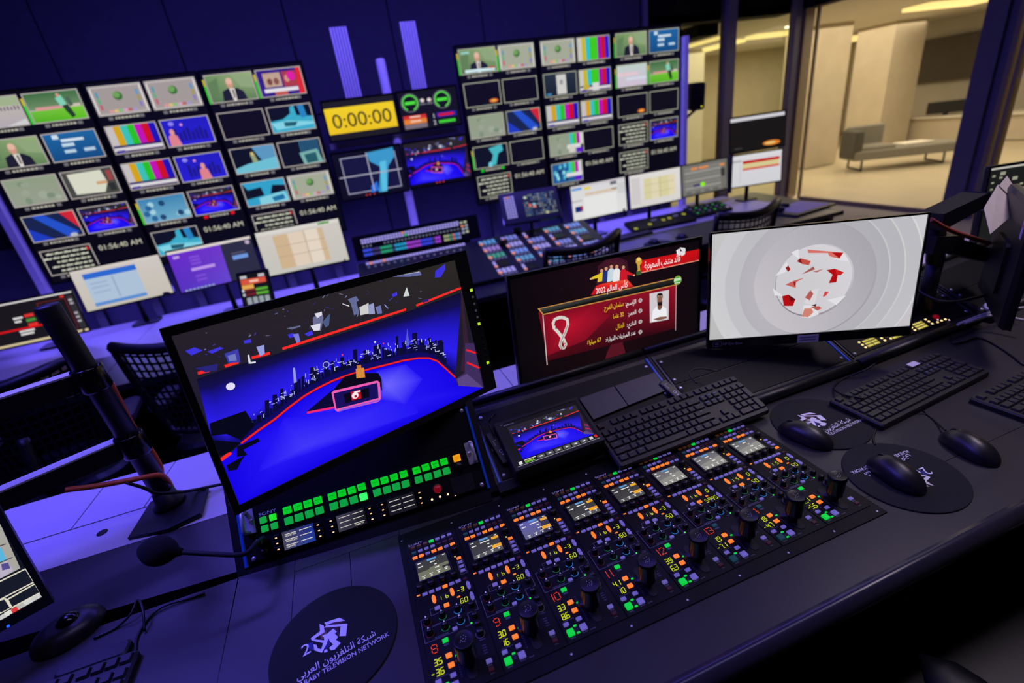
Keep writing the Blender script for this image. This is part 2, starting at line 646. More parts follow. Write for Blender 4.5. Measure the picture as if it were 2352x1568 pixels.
# the lobby behind the glass
struct(slab('floor_lobby', M['lobf'], 3.0, -1.0, -0.14, 13.4, 10.2, -0.015))
LZ = 2.25
struct(slab('ceiling_lobby', M['lobw2'], 6.16, -1.0, LZ, 13.4, 10.2, LZ + .08))
struct(slab('ceiling_corridor', M['lobw2'], 3.0, 5.06, LZ, 6.16, 10.2, LZ + .08))
struct(slab('wall_lobby_east', M['lobw2'], 13.3, -1.0, 0.0, 13.4, 10.2, LZ))
struct(slab('wall_lobby_north', M['lobw'], 3.0, 10.0, 0.0, 13.3, 10.1, LZ))
struct(slab('wall_lobby_south', M['lobw'], 6.04, -1.1, 0.0, 13.3, -1.0, LZ))
struct(slab('wall_lobby_west', M['lobw'], 2.9, 5.06, 0.0, 3.0, 10.2, LZ))
struct(slab('trim_1', M['ceil'], 3.66, 5.06, 2.24, 5.90, 5.30, 3.1))
struct(slab('trim_2', M['ceil'], 4.70, 5.30, 2.12, 5.00, 9.9, LZ))
struct(slab('trim_3', M['ceil'], 5.96, -1.0, LZ, 6.16, 5.06, 3.1))
for i, (a, b) in enumerate((((7.15, 7.4, LZ - .05), (7.40, 8.8, LZ - .001)), ((7.15, 6.9, LZ - .05), (8.1, 7.15, LZ - .001)),
                            ((11.9, 9.2, LZ - .09), (12.9, 9.9, LZ - .001)), ((8.8, 5.35, LZ - .05), (10.3, 5.75, LZ - .001)),
                            ((6.19, 6.5, LZ - .04), (6.27, 7.5, LZ - .001)))):
    o = slab('ceiling_light_strip', M['cove'], *a, *b)
    tag(o, ('warm cove light strip running away over the corridor', 'warm cove light strip across the corridor behind the glass corner',
            'short bright cove light in the far corner between the lobby columns', 'broad warm light strip on the lobby ceiling at right',
            'thin white tube light on the corridor ceiling')[i], 'ceiling light')
for i, (x, y) in enumerate(((7.25, 6.35), (7.45, 6.25), (10.9, 4.9), (11.1, 4.75))):
    o = MB().lathe([(0.0, LZ - .02), (0.07, LZ - .02), (0.07, LZ)], x, y, 12).build('ceiling_spotlight', M['spot'])
    tag(o, ('small white ceiling spot near the glass corner, left one', 'small white ceiling spot near the glass corner, right one',
            'white ceiling spot before the dotted lobby screen, left one', 'white ceiling spot before the dotted lobby screen, right one')[i], 'spotlight')
struct(slab('wall_column_near', M['lobw'], 8.15, 6.55, 0, 8.85, 7.25, LZ))
struct(slab('wall_column_far', M['lobw'], 10.70, 7.15, 0, 11.55, 7.9, LZ))
struct(slab('wall_partition', M['lobw2'], 6.5, 8.2, 0, 7.2, 8.5, LZ))
struct(slab('wall_partition_dark', M['dotted'], 7.45, 9.2, 0, 7.8, 9.3, 2.0))
struct(slab('wall_partition_low', M['lobw2'], 3.3, 8.6, 0, 5.2, 8.7, 1.1))

# ------------------------------------------------------------------ main console desk
Z = 0.75
desk = thing('console_desk', 'long grey laminate control desk with pale rear shelf, in the foreground', 'desk',
             flat(0.6, 0.3, 0))
DI = desk.matrix_world.inverted()


def dpoly(name, m_, pts, z0, z1):
    q = [(x - 0.6, y - 0.3) for x, y in pts]
    a = sum(q[i][0] * q[(i + 1) % len(q)][1] - q[(i + 1) % len(q)][0] * q[i][1] for i in range(len(q)))
    if a < 0:
        q.reverse()
    c = 0.0008
    return MB().rings([[(x, y, z0) for x, y in q], [(x, y, z1 - c) for x, y in q],
                       [(x, y, z1) for x, y in q]]).build(name, m_, desk)


def drect(name, m_, x0, y0, x1, y1, z0=Z - 0.035, z1=Z):
    return dpoly(name, m_, [(x0, y0), (x1, y0), (x1, y1), (x0, y1)], z0, z1)


dpoly('worktop_panel', M['desk'], [(-1.5, -0.10), (-0.3115, -0.10), (-0.3085, 0.384), (-1.5, 0.392)], Z - .035, Z)
drect('worktop_panel', M['desk'], -0.3105, -0.10, -0.2055, 0.40)
drect('hatch_panel', M['desk'], -0.2045, 0.02, -0.1027, 0.347)
drect('hatch_panel', M['desk'], -0.1017, 0.02, -0.0045, 0.347)
drect('worktop_panel', M['desk'], -0.2045, -0.10, 2.9, 0.019)
drect('worktop_panel', M['desk'], -0.0035, 0.020, 2.9, 0.60)
drect('worktop_panel', M['desk'], -0.2045, 0.348, -0.0045, 0.60)
dpoly('worktop_panel', M['desk'], [(-1.5, 0.49), (-0.3105, 0.402), (-0.2975, 0.598), (-1.5, 0.61)], Z - .035, Z)
drect('cable_channel', M['rubber'], -1.5, 0.36, -0.30, 0.52, Z - 0.09, Z - 0.04)
dpoly('shelf_panel', M['shelf'], [(-1.5, 0.612), (-0.29, 0.60), (-0.29, 0.727), (-1.5, 0.724)], Z - .03, Z)
dpoly('shelf_panel', M['shelf'], [(-0.287, 0.60), (2.9, 0.602), (2.9, 0.727), (-0.287, 0.727)], Z - .03, Z)
dpoly('shelf_panel', M['shelf'], [(-1.5, 0.7265), (-0.7195, 0.7305), (-0.704, 0.912), (-1.5, 0.90)], Z - .03, Z)
dpoly('shelf_panel', M['shelf'], [(-0.7165, 0.7305), (-0.57, 0.7305), (-0.545, 0.912), (-0.701, 0.912)], Z - .03, Z)
dpoly('shelf_panel', M['shelf'], [(-0.567, 0.7305), (-0.10, 0.7305), (-0.10, 0.912), (-0.542, 0.912)], Z - .03, Z)
for k in range(6):
    drect('shelf_panel', M['shelf'], -0.097 + k * 0.5, 0.7305, 0.40 + k * 0.5, 0.912, Z - .03)
MB().lathe([(0.0, Z), (0.011, Z), (0.011, Z + 0.0008), (0, Z + 0.0008)], pz(235, 1223).x - .6, pz(235, 1223).y - .3, 14
           ).build('cable_hole', M['rubber'], desk)
# rounded front edge
prof = [(-0.10, Z), (-0.112, Z - 0.002), (-0.121, Z - 0.009), (-0.125, Z - 0.019), (-0.123, Z - 0.028), (-0.115, Z - 0.036),
        (-0.10, Z - 0.038), (-0.06, Z - 0.038), (-0.06, Z - 0.035), (-0.10, Z - 0.035)]
MB().rings([[(x - .6, y - .3, z) for y, z in reversed(prof)] for x in (-1.5, 2.9)], smooth=True).build('front_edge', M['edge'], desk)
drect('back_apron', M['deskdark'], -1.5, 0.87, 2.9, 0.895, 0.0, Z - 0.03)
for x in (-1.2, -0.2, 1.0, 2.2):
    drect('leg_panel', M['deskdark'], x, 0.0, x + 0.03, 0.87, 0.0, Z - 0.035)

# ------------------------------------------------------------------ equipment bays on the desk
FB1 = frame(-0.048, 0.415, 0.808, -4.8, -38.6, 2.0)


def screw_mesh():
    k = '_screw'
    if k not in LIT:
        mb = MB().lathe([(0.0046, 0), (0.0046, 0.001), (0.0036, 0.0022), (0.0, 0.0026)], 0, 0, 12)
        mb.box(-0.0026, -0.0005, 0.0018, 0.0026, 0.0005, 0.0029)
        LIT[k] = mb.mesh('screw', M['chrome'])
    return LIT[k]


def screws(parent, pts, z=0.0015, name='screw'):
    for x, y in pts:
        place(screw_mesh(), name, parent, Matrix.Translation((x, y, z)))


# bay 1: steep wedge that carries the two rack units
bay = thing('equipment_bay', 'steep black rack bay holding the green-lit button panel', 'rack bay', FB1)
inv = FB1.inverted()


def wedge(s0, s1, ub, ut, n0=0.0, back=0.03):
    vs = []
    for s_ in (s0, s1):
        pb, pt = FB1 @ Vector((s_, ub, n0)), FB1 @ Vector((s_, ut, n0))
        fb = Vector((pb.x, pb.y, Z + 0.001))
        bk = pt + Vector((0, back, 0))
        vs += [inv @ p for p in (fb, pb, pt, bk, Vector((bk.x, bk.y, Z + 0.001)))]
    return MB().add(vs, [(0, 1, 2, 3, 4), (9, 8, 7, 6, 5), (1, 0, 5, 6), (2, 1, 6, 7), (3, 2, 7, 8), (4, 3, 8, 9), (0, 4, 9, 5)])


wedge(-0.246, 0.246, -0.060, 0.128, -0.006).build('housing', M['rack'], bay)
wedge(-0.262, -0.2465, -0.066, 0.137, 0.004).build('side_cheek', M['black'], bay)
wedge(0.2465, 0.262, -0.066, 0.137, 0.004).build('side_cheek', M['black'], bay)
MB().box(-0.246, -0.082, -0.014, 0.246, -0.0605, 0.004).build('front_lip', M['black'], bay)
for x in (-0.2445, 0.2455):
    MB().box(x - 0.0022, -0.056, -0.004, x + 0.0022, 0.125, 0.0052).build('edge_trim', M['blue_edge'], bay)
MB().rbox(0, 0.0895, 0.4826, 0.0760, -0.005, 0.0, 0.001, 0.0005).build('blank_panel', M['panel'], bay)
screws(bay, ((0.234, 0.119), (-0.232, 0.119)), 0.0)

# bays 2..5: shallow slope with rack rails
PROF = [(0.345, Z), (0.345, 0.765), (0.368, 0.7695), (0.545, 0.8525), (0.578, 0.8525), (0.578, Z)]


def bay_slope(x0, x1, label, yaw=0.0, bar=True, blue=True):
    t = thing('equipment_bay', label, 'rack bay', flat(x0, 0.345, 0, yaw))
    L_ = x1 - x0
    MB().rings([[(x, y - 0.345, z + 0.001) for y, z in reversed(PROF)] for x in (0, L_)]).build('housing', M['rack'], t)
    sl = math.atan2(0.083, 0.177)
    fm = Matrix.Translation((L_ / 2, 0.1115, 0.8123)) @ Matrix.Rotation(sl, 4, 'X')
    for x in (-L_ / 2 + 0.008, L_ / 2 - 0.008):
        MB().box(x - 0.0022, -0.097, -0.002, x + 0.0022, 0.096, 0.0035).build('edge_trim', M['blue_edge'] if blue and (x > 0 or not bar) else M['housing'], t, fm)
    MB().tube([(0.004, 0.228, 0.862), (L_ - 0.004, 0.228, 0.862)], 0.009, 10).build('rear_rail', M['black'], t)
    if bar:
        MB().tube([(0.002, 0.006, 0.764), (L_ - 0.002, 0.006, 0.764)], 0.0125, 12).build('front_bar', M['black'], t)
    return t, fm, L_


b2, fm2, L2 = bay_slope(0.214, 0.715, 'low sloped rack bay under the small field monitor and keyboard', 0, False)
b3, fm3, L3 = bay_slope(0.717, 1.232, 'low sloped rack bay with blank black panels under the grey graphics monitor')
b4, fm4, L4 = bay_slope(1.236, 1.750, 'low sloped rack bay holding the intercom panel with yellow displays', 2.0, True, False)
b5, fm5, L5 = bay_slope(1.754, 2.30, 'low sloped rack bay at the far right end of the desk', 5.0, True, False)
for b_, fm_, L_ in ((b2, fm2, L2), (b3, fm3, L3), (b5, fm5, L5)):
    for v0, v1 in ((-0.094, -0.006), (-0.003, 0.085)):
        MB().rbox(0, (v0 + v1) / 2, L_ - 0.03, v1 - v0, -0.001, 0.002, 0.001, 0.0005).build('blank_panel', M['panel'], b_, fm_)
    for x in (-L_ / 2 + 0.022, L_ / 2 - 0.022):
        for y in (-0.084, -0.018, 0.010, 0.072):
            place(screw_mesh(), 'screw', b_, fm_ @ Matrix.Translation((x, y, 0.002)))
MB().rbox(0, 0.045, L4 - 0.03, 0.085, -0.001, 0.002, 0.001, 0.0005).build('blank_panel', M['panel'], b4, fm4)
for y in (0.010, 0.072):
    for x in (-L4 / 2 + 0.022, L4 / 2 - 0.022):
        place(screw_mesh(), 'screw', b4, fm4 @ Matrix.Translation((x, y, 0.002)))

# ------------------------------------------------------------------ rack units in bay 1
def c6(x, y):
    return (500 + x / 3.5636, 1000 + y / 3.5636)


def l6(x, y):
    return pl(*c6(x, y), FB1)


GRN, GRN2 = (0, 205, 26), (10, 165, 62)
bp = thing('button_panel', 'rack panel with two rows of square green lit buttons and silver handles', 'control panel', FB1)
MB().rbox(0, 0.0262, 0.4826, 0.0500, -0.002, 0.0022, 0.001, 0.0005).build('faceplate', M['panel'], bp)
_b = {}


def button(parent, x, y, w_, h_, m_, z=0.0, ht=0.004, name='button', r=0.0012, rot=0.0, ch=0.0007):
    k = (round(w_, 5), round(h_, 5), m_.name, ht, r)
    if k not in _b:
        _b[k] = MB().rbox(0, 0, w_, h_, 0, ht, r, ch, 2).mesh('button', m_)
    return place(_b[k], name, parent, Matrix.Translation((x, y, z)) @ Matrix.Rotation(rot, 4, 'Z'))


UP = [(575, 610), (660, 583), (742, 557), (825, 530), (940, 497), (1020, 470), (1100, 447), (1180, 420), (1290, 387),
      (1367, 365), (1445, 341), (1523, 316), (1628, 285), (1703, 260), (1778, 237), (1852, 214)]
LO = [(587, 695), (672, 667), (755, 640), (838, 612), (955, 577), (1035, 550), (1117, 525), (1197, 500), (1308, 465),
      (1388, 443), (1463, 418), (1540, 395), (1647, 360), (1725, 337), (1800, 313), (1873, 290)]
cv = CV(1, 1, 0.0066)
for i, p in enumerate(UP):
    x, y = l6(*p)
    button(bp, x, y, 0.0155, 0.0140, lit(GRN, 0.95), 0.0022)
    cv.text('SCAM' if i < 13 else 'SCRI', x + .5, .5 - y - .0012, 0.0024, (0, 70, 8), width=0.0085)
    cv.text(str(i % 4 + 1), x + .5, .5 - y + .0032, 0.0022, (0, 70, 8))
for i, p in enumerate(LO):
    x, y = l6(*p)
    button(bp, x, y, 0.0155, 0.0145, lit((60, 255, 110), 1.0) if i == 7 else lit(GRN2, 0.9), 0.0022)
for i, p in enumerate(((378, 690), (457, 667), (392, 760), (470, 737))):
    x, y = l6(*p)
    button(bp, x, y, 0.0125, 0.0125, lit((30, 225, 30), 1.0) if i == 1 else lit((15, 165, 62), 0.9), 0.0022)
x, y = l6(1957, 185)
button(bp, x, y, 0.0155, 0.0145, lit((255, 165, 10), 0.9), 0.0022)
cv.text('MULTI', x + .5, .5 - y - .0015, 0.002, (140, 60, 0), width=0.010)
cv.text('CTRL', x + .5, .5 - y + .0025, 0.002, (140, 60, 0), width=0.008)
cv2 = CV(1, 1, 0.0024)
x, y = l6(410, 628)
cv2.text('SONY', x + .5, .5 - y, 0.0062, (250, 248, 255), width=0.033)
cv2.build('brand_lettering', PRINT, bp)
cv.build('button_legends', PRINT, bp)['kind'] = 'stuff'
x, y = l6(1975, 250)
MB().lathe([(0.0075, 0.002), (0.0072, 0.012), (0.006, 0.014), (0, 0.014)], x, y, 20).build('rotary_knob', M['knob'], bp)
for sgn, hx in ((-1, -0.2255), (1, 0.2285)):
    h = MB()
    h.rbox(hx, 0.0255, 0.0190, 0.047, 0.0022, 0.0045, 0.001, 0.0004)
    h.build('handle_plate', M['alu'], bp)
    h = MB().tube([(hx + sgn * 0.0045, 0.006, 0.003), (hx + sgn * 0.0045, 0.007, 0.022), (hx + sgn * 0.0045, 0.010, 0.025),
                   (hx + sgn * 0.0045, 0.041, 0.025), (hx + sgn * 0.0045, 0.044, 0.022), (hx + sgn * 0.0045, 0.045, 0.003)], 0.0042, 10)
    h.build('handle', M['alu'], bp)
    place(screw_mesh(), 'screw', bp, Matrix.Translation((hx - sgn * .004, 0.0255, 0.0045)) @ Matrix.Scale(1.2, 4))
screws(bp, ((-0.2325, 0.0475), (0.2325, 0.0475)), 0.0022)

ic = thing('intercom_station', 'rack intercom panel with three small text displays below the green buttons', 'intercom', FB1)
MB().rbox(0, -0.0258, 0.4826, 0.0500, -0.002, 0.0018, 0.001, 0.0005).build('faceplate', M['panel'], ic)


def quad6(q):
    pts = [l6(*p) for p in q]
    x = sum(p[0] for p in pts) / 4
    y = sum(p[1] for p in pts) / 4
    w_ = (math.dist(pts[0], pts[1]) + math.dist(pts[3], pts[2])) / 2
    h_ = (math.dist(pts[0], pts[3]) + math.dist(pts[1], pts[2])) / 2
    return x, y, w_, h_


for i, q in enumerate((((525, 790), (785, 715), (805, 860), (555, 935)), ((968, 660), (1200, 590), (1228, 715), (1000, 790)),
                       ((1382, 525), (1605, 462), (1635, 590), (1410, 655)))):
    x, y, w_, h_ = quad6(q)
    MB().rbox(x, y, w_ + 0.003, h_ + 0.003, 0.0018, 0.0032, 0.001, 0.0004).build('display_bezel', M['blackg'], ic)
    cv = CV(w_, h_, 0.0034)
    cv.poly([(0, 0), (1, 0), (1, 1), (0, 1)], [((64, 62, 82), (20, 40, 130), (24, 60, 160), (74, 72, 90)),
                                               ((70, 66, 90), (20, 18, 26), (18, 17, 24), (60, 58, 72)),
                                               ((24, 22, 32), (24, 22, 32), (24, 22, 30), (20, 19, 28))][i])
    wht = (250, 246, 230)
    for r in range(3):
        for c in range(2):
            v = 0.17 + 0.30 * r
            u0 = 0.08 + 0.47 * c
            for d in range(13):
                cv.rect(u0 + d * 0.030, v - 0.020, u0 + d * 0.030 + 0.021, v + 0.020, wht)
    if i == 0:
        for r, t in enumerate(('NEWSCAMS', 'WORKCAMS', 'DBCAMS')):
            cv.text(t, 0.09, 0.26 + 0.30 * r, h_ * 0.095, wht, 'L', width=w_ * (0.36 if r < 2 else .27))
    if i == 1:
        cv.text('<REPLY>', 0.58, 0.88, h_ * 0.095, wht, 'L', width=w_ * 0.32)
    cv.build('display', SCREEN, ic, Matrix.Translation((x, y, 0)))
AMB = (255, 205, 140)
for p in ((480, 835), (490, 880), (500, 928), (820, 730), (830, 775), (842, 820), (925, 697), (937, 742), (948, 787), (1243, 595),
          (1253, 637), (1265, 682), (1343, 563), (1352, 607), (1363, 650), (1647, 467), (1657, 508), (1668, 550)):
    x, y = l6(*p)
    o = button(ic, x + .001, y + .0005, 0.0145, 0.0085, M['knob'], 0.0018, 0.0035, 'talk_key')
    button(o, 0, -.001, 0.0040, 0.0022, lit(AMB, 1.2), 0.0035, 0.0004, 'key_light', 0.0006, ch=.0001)
x, y = l6(1800, 437)
MB().lathe([(0.0105, 0.0018), (0.0105, 0.004), (0.0088, 0.0042)], x, y, 24).build('lens_ring', M['housing'], ic)
MB().lathe([(0.0088, 0.003), (0.0080, 0.007), (0.0045, 0.0098), (0, 0.0105)], x, y, 24).build('red_lens', M['red_knob'], ic)
for p in ((1755, 523), (1820, 500), (1885, 480), (1945, 485)):
    x, y = l6(*p)
    MB().lathe([(0.0024, 0.0018), (0.0024, 0.0026), (0, 0.0030)], x, y, 10).build('indicator_light', lit((255, 220, 180), 1.3), ic)
x, y, w_, h_ = quad6(((1900, 350), (2085, 300), (2108, 440), (1930, 490)))
MB().rbox(x, y, w_, h_, 0.0018, 0.003, 0.002, 0.0004).build('speaker_grille', M['rubber'], ic)
x, y = l6(375, 862)
MB().lathe([(0.010, 0.0018), (0.0098, 0.006), (0.006, 0.0075), (0, 0.0075)], x, y, 20).build('microphone_socket', M['black'], ic)
mic_root = FB1 @ Vector((x, y, 0.008))
x, y = l6(392, 945)
MB().lathe([(0.0088, 0.0018), (0.0088, 0.003), (0.0066, 0.0045), (0.0062, 0.013), (0, 0.0135)], x, y, 20).build('volume_knob', M['knob'], ic)
screws(ic, ((-0.229, -0.0445), (0.2325, -0.0445)), 0.0018)

# gooseneck microphone
mp = [Vector(mic_root)]
nrm = FB1.to_3x3() @ Vector((0, 0, 1))
mp.append(mic_root + nrm * 0.030)
e0 = py_(560, 1272, 0.36)
mp.append(e0)
e1 = py_(410, 1267, 0.385)
mp.append(py_(490, 1272, 0.370))
mp.append(e1)
mic = thing('gooseneck_microphone', 'black gooseneck microphone with foam windscreen reaching over the desk', 'microphone',
            Matrix.Translation(mic_root))
off = Matrix.Translation(-mic_root)
MB().tube([off @ p for p in spline(mp, 8)], 0.0046, 10).build('gooseneck', M['rubber'], mic)
MB().lathe([(0.0075, 0), (0.0075, 0.022), (0.005, 0.026)], 0, 0, 14).build('connector', M['black'], mic, FB1.to_3x3().to_4x4())
ax = (py_(318, 1262, 0.40) - e1).normalized()
fm_ = ax.to_track_quat('Z', 'Y').to_matrix().to_4x4()
fm_.translation = off @ e1
L_ = (py_(316, 1262, 0.40) - e1).length
MB().lathe([(0.006, -0.006)] + [(0.0245 * math.sin(math.pi * t) ** 0.62 + 0.002, L_ * t) for t in
                               (0.04, 0.1, 0.2, 0.32, 0.45, 0.6, 0.75, 0.87, 0.95, 0.99)] + [(0, L_)], 0, 0, 22
           ).build('foam_windscreen', M['foam'], mic, fm_)

# ------------------------------------------------------------------ studio picture, traced once in screen fractions
FM = frame(0.0106, 0.4343, 1.0889, 22.6, -9.6, -3.0) @ Matrix.Scale(0.96, 4)   # a 24.5 inch class panel
MW, MH = 0.5434, 0.3056


def s5(x, y):
    a, b = pl(360 + x / 2.0638, 560 + y / 2.0638, FM)
    return (a / MW + 0.5, 0.5 - b / MH)


def clampu(p):
    return (min(1, max(0, p[0])), min(1, max(0, p[1])))


def S5(*pts):
    return [clampu(s5(*p)) for p in pts]


def lerp(a, b, t):
    return tuple(a[i] + (b[i] - a[i]) * t for i in range(len(a)))


CURVE = [(400, 945), (480, 885), (560, 830), (630, 772), (700, 720), (765, 682), (830, 650), (895, 625), (960, 605), (1030, 587),
         (1100, 570), (1170, 552), (1240, 541), (1290, 541), (1330, 555), (1375, 595), (1415, 632)]
TOPL = [(190, 640), (330, 590), (600, 512), (900, 418), (1180, 325), (1445, 228)]


def studio(cv, full=True):
    rnd = random.Random(4)
    cv.rect(0, 0, 1, 1, (32, 28, 40), (30, 25, 44))
    cv.poly([(0, 0), (1, 0), (1, .5), (0, .6)], [(38, 32, 42), (44, 40, 36), (30, 28, 30), (26, 22, 50)])
    # set wall: smooth gradient from the dark ceiling line down to the floor line
    nn = 14

    def along(pts, t):
        t *= len(pts) - 1
        k = min(int(t), len(pts) - 2)
        return lerp(pts[k], pts[k + 1], t - k)
    lowl = [(262, 930)] + [(330, 990)] + CURVE
    rows_ = ((0, (16, 13, 46)), (.16, (18, 14, 78)), (.40, (32, 22, 190)), (.72, (44, 30, 240)), (.88, (24, 16, 150)), (1, (14, 10, 96)))
    for j in range(len(rows_) - 1):
        cv.k += 1
        (ta, ca), (tb, cb) = rows_[j], rows_[j + 1]
        for i in range(nn):
            q = []
            for f, tt in ((i / nn, ta), ((i + 1) / nn, ta), ((i + 1) / nn, tb), (i / nn, tb)):
                q.append(lerp(along(TOPL, f), along(lowl, f), tt))
            cv.poly(S5(*q), [ca, ca, cb, cb], False)
    # dark plinth band under the skyline
    up = [(x - 6, y - 34) for x, y in CURVE]
    for i in range(len(CURVE) - 1):
        cv.poly(S5(CURVE[i], CURVE[i + 1], up[i + 1], up[i]), (14, 10, 96), i == 0)
    # skyline
    n = 64 if full else 20
    cv.k += 1
    for i in range(n):
        t = i / (n - 1) * (len(CURVE) - 2)
        k = int(t)
        bx, by = lerp(CURVE[k], CURVE[k + 1], t - k)
        bx, by = bx - 8, by - 30
        hh = rnd.choice((22, 30, 38, 52, 66, 84)) * (1.1 if i > n * .6 else 0.95)
        ww = rnd.uniform(10, 24) * (1 if full else 1.6)
        col = rnd.choice(((8, 8, 44), (10, 9, 60), (12, 12, 52)))
        cv.poly(S5((bx - ww / 2, by + 6), (bx + ww / 2, by), (bx + ww / 2 - 3, by - hh), (bx - ww / 2 - 3, by - hh + 4)), col, False)
    if full:
        cv.k += 1
        for i in range(130):
            t = rnd.random() * (len(CURVE) - 2)
            k = int(t)
            bx, by = lerp(CURVE[k], CURVE[k + 1], t - k)
            bx, by = bx - 8 + rnd.uniform(-6, 6), by - 36 - rnd.uniform(0, 52)
            l = rnd.uniform(5, 20)
            if rnd.random() < .5:
                q = ((bx, by), (bx + 2.5, by), (bx + 1, by - l), (bx - 1.5, by - l))
            else:
                q = ((bx, by), (bx + l, by - l * .25), (bx + l, by - l * .25 - 3), (bx, by - 3))
            cv.poly(S5(*q), rnd.choice(((190, 195, 245), (150, 160, 235), (215, 220, 250))), False)
        # tower on the right, ferris wheel
        cv.poly(S5((1180, 485), (1198, 480), (1187, 400)), (90, 95, 200))
        cv.poly(S5((650, 660), (664, 655), (655, 585), (645, 588)), (150, 155, 225))
        cv.ell(*s5(803, 572), 0.012, 0.02, (150, 160, 235), 14)
        cv.ell(*s5(803, 572), 0.009, 0.015, (30, 24, 130), 14)
    cv.ell(*s5(350, 675), 0.0125, 0.020, (226, 222, 250), 18)
    cv.ell(*s5(1035, 465), 0.0045, 0.0075, (210, 215, 255), 12)
    cv.ell(*s5(880, 525), 0.003, 0.005, (255, 60, 70), 8)
    cv.ell(*s5(1075, 472), 0.003, 0.005, (255, 60, 70), 8)
    # floor: brighter pool in the middle
    fl = S5(*CURVE, (1425, 670), (1550, 690), (1300, 800), (975, 950), (690, 1090), (393, 1235), (330, 1080), (300, 1035))
    cv.fan(s5(800, 830), fl, (48, 34, 255), (20, 4, 232))
    cv.fan(s5(700, 960), S5((480, 1080), (600, 830), (900, 780), (1200, 700), (1240, 800), (900, 930)), (66, 56, 250), (34, 20, 246))
    cv.fan(s5(1090, 670), S5((1040, 600), (1180, 570), (1260, 640), (1180, 760), (1060, 740)), (110, 100, 252), (40, 26, 246))
    # right hand set wall
    cv.poly(S5((1440, 210), (1458, 205), (1478, 470), (1462, 610), (1440, 600), (1455, 480)), (52, 30, 52))
    cv.poly(S5((1462, 470), (1505, 470), (1550, 690), (1430, 668), (1416, 640), (1460, 610)), (62, 44, 92))
    cv.poly(S5((1425, 640), (1470, 615), (1550, 690), (1430, 672)), (92, 70, 128))
    RED = (248, 44, 40)
    for a, b in (((195, 613), (250, 600)), ((322, 580), (388, 560)), ((450, 540), (537, 517)), ((596, 497), (1182, 310)), ((1230, 292), (1442, 208))):
        cv.line(S5(a, b), 0.0085, RED)
    for a, b in (((1466, 502), (1512, 517)), ((1470, 562), (1530, 588))):
        cv.line(S5(a, b), 0.008, (238, 30, 44))
    cv.line(S5(*CURVE), 0.0100, (60, 6, 60))
    cv.line(S5(*CURVE), 0.0064, (238, 34, 46))
    cv.line(S5((303, 1024), (352, 988)), 0.011, RED)
    # camera cranes, dark
    D = (7, 7, 26)
    for q in (((250, 850), (420, 790), (465, 860), (400, 930), (330, 900), (260, 910)), ((380, 960), (480, 920), (490, 935), (410, 975), (430, 1000), (380, 1010)),
              ((330, 1050), (420, 1000), (400, 1030), (380, 1070), (340, 1075)), ((265, 930), (400, 940), (350, 985), (300, 1005))):
        cv.poly(S5(*q), D)
    # desk and chair
    cv.poly(S5((710, 795), (835, 690), (850, 775)), (12, 8, 54))
    cv.poly(S5((836, 692), (888, 630), (945, 612), (1050, 612), (1066, 640), (1068, 700), (1050, 650), (845, 700)), (10, 6, 26))
    cv.poly(S5((943, 592), (982, 586), (988, 632), (946, 637)), (216, 140, 60))
    cv.poly(S5((947, 576), (968, 573), (970, 588), (949, 591)), (200, 120, 50))
    cv.poly(S5((828, 705), (840, 695), (1045, 647), (1057, 655), (1063, 733), (1050, 748), (858, 795), (845, 788)), (238, 92, 176))
    cv.poly(S5((838, 708), (1046, 658), (1051, 730), (852, 782)), (24, 14, 92))
    cv.poly(S5((885, 712), (1005, 680), (1008, 725), (893, 755)), (10, 6, 26))
    cv.poly(S5((918, 702), (965, 690), (970, 732), (925, 742)), (190, 20, 44))
    cv.ell(*s5(940, 718), 0.0125, 0.021, (244, 232, 238), 16)
    cv.ell(*s5(942, 722), 0.005, 0.009, (190, 20, 44), 12)
    cv.poly(S5((934, 700), (966, 693), (966, 700), (936, 707)), (244, 232, 238))
    cv.line(S5((712, 800), (840, 775)), 0.0075, (240, 40, 120))
    cv.poly(S5((862, 786), (1050, 738), (1058, 742), (862, 795)), (150, 90, 220))
    # studio lights in the ceiling
    if full:
        cv.k += 1
        for i in range(60):
            t = rnd.random()
            x, y = lerp((140, 560), (1380, 180), t)
            x, y = x + rnd.uniform(-40, 40), y - rnd.uniform(-40, 150)
            l = rnd.uniform(4, 22)
            a_ = rnd.uniform(-1.2, 1.2)
            dx, dy = l * math.cos(a_), l * math.sin(a_)
            cv.poly(S5((x, y), (x + dx, y + dy), (x + dx + 3, y + dy + 3), (x + 2, y + 4)), rnd.choice(((64, 58, 150), (44, 40, 96), (120, 124, 160), (30, 28, 60), (90, 92, 130))), False)
    B, W_, G = (62, 52, 224), (220, 220, 232), (96, 104, 140)
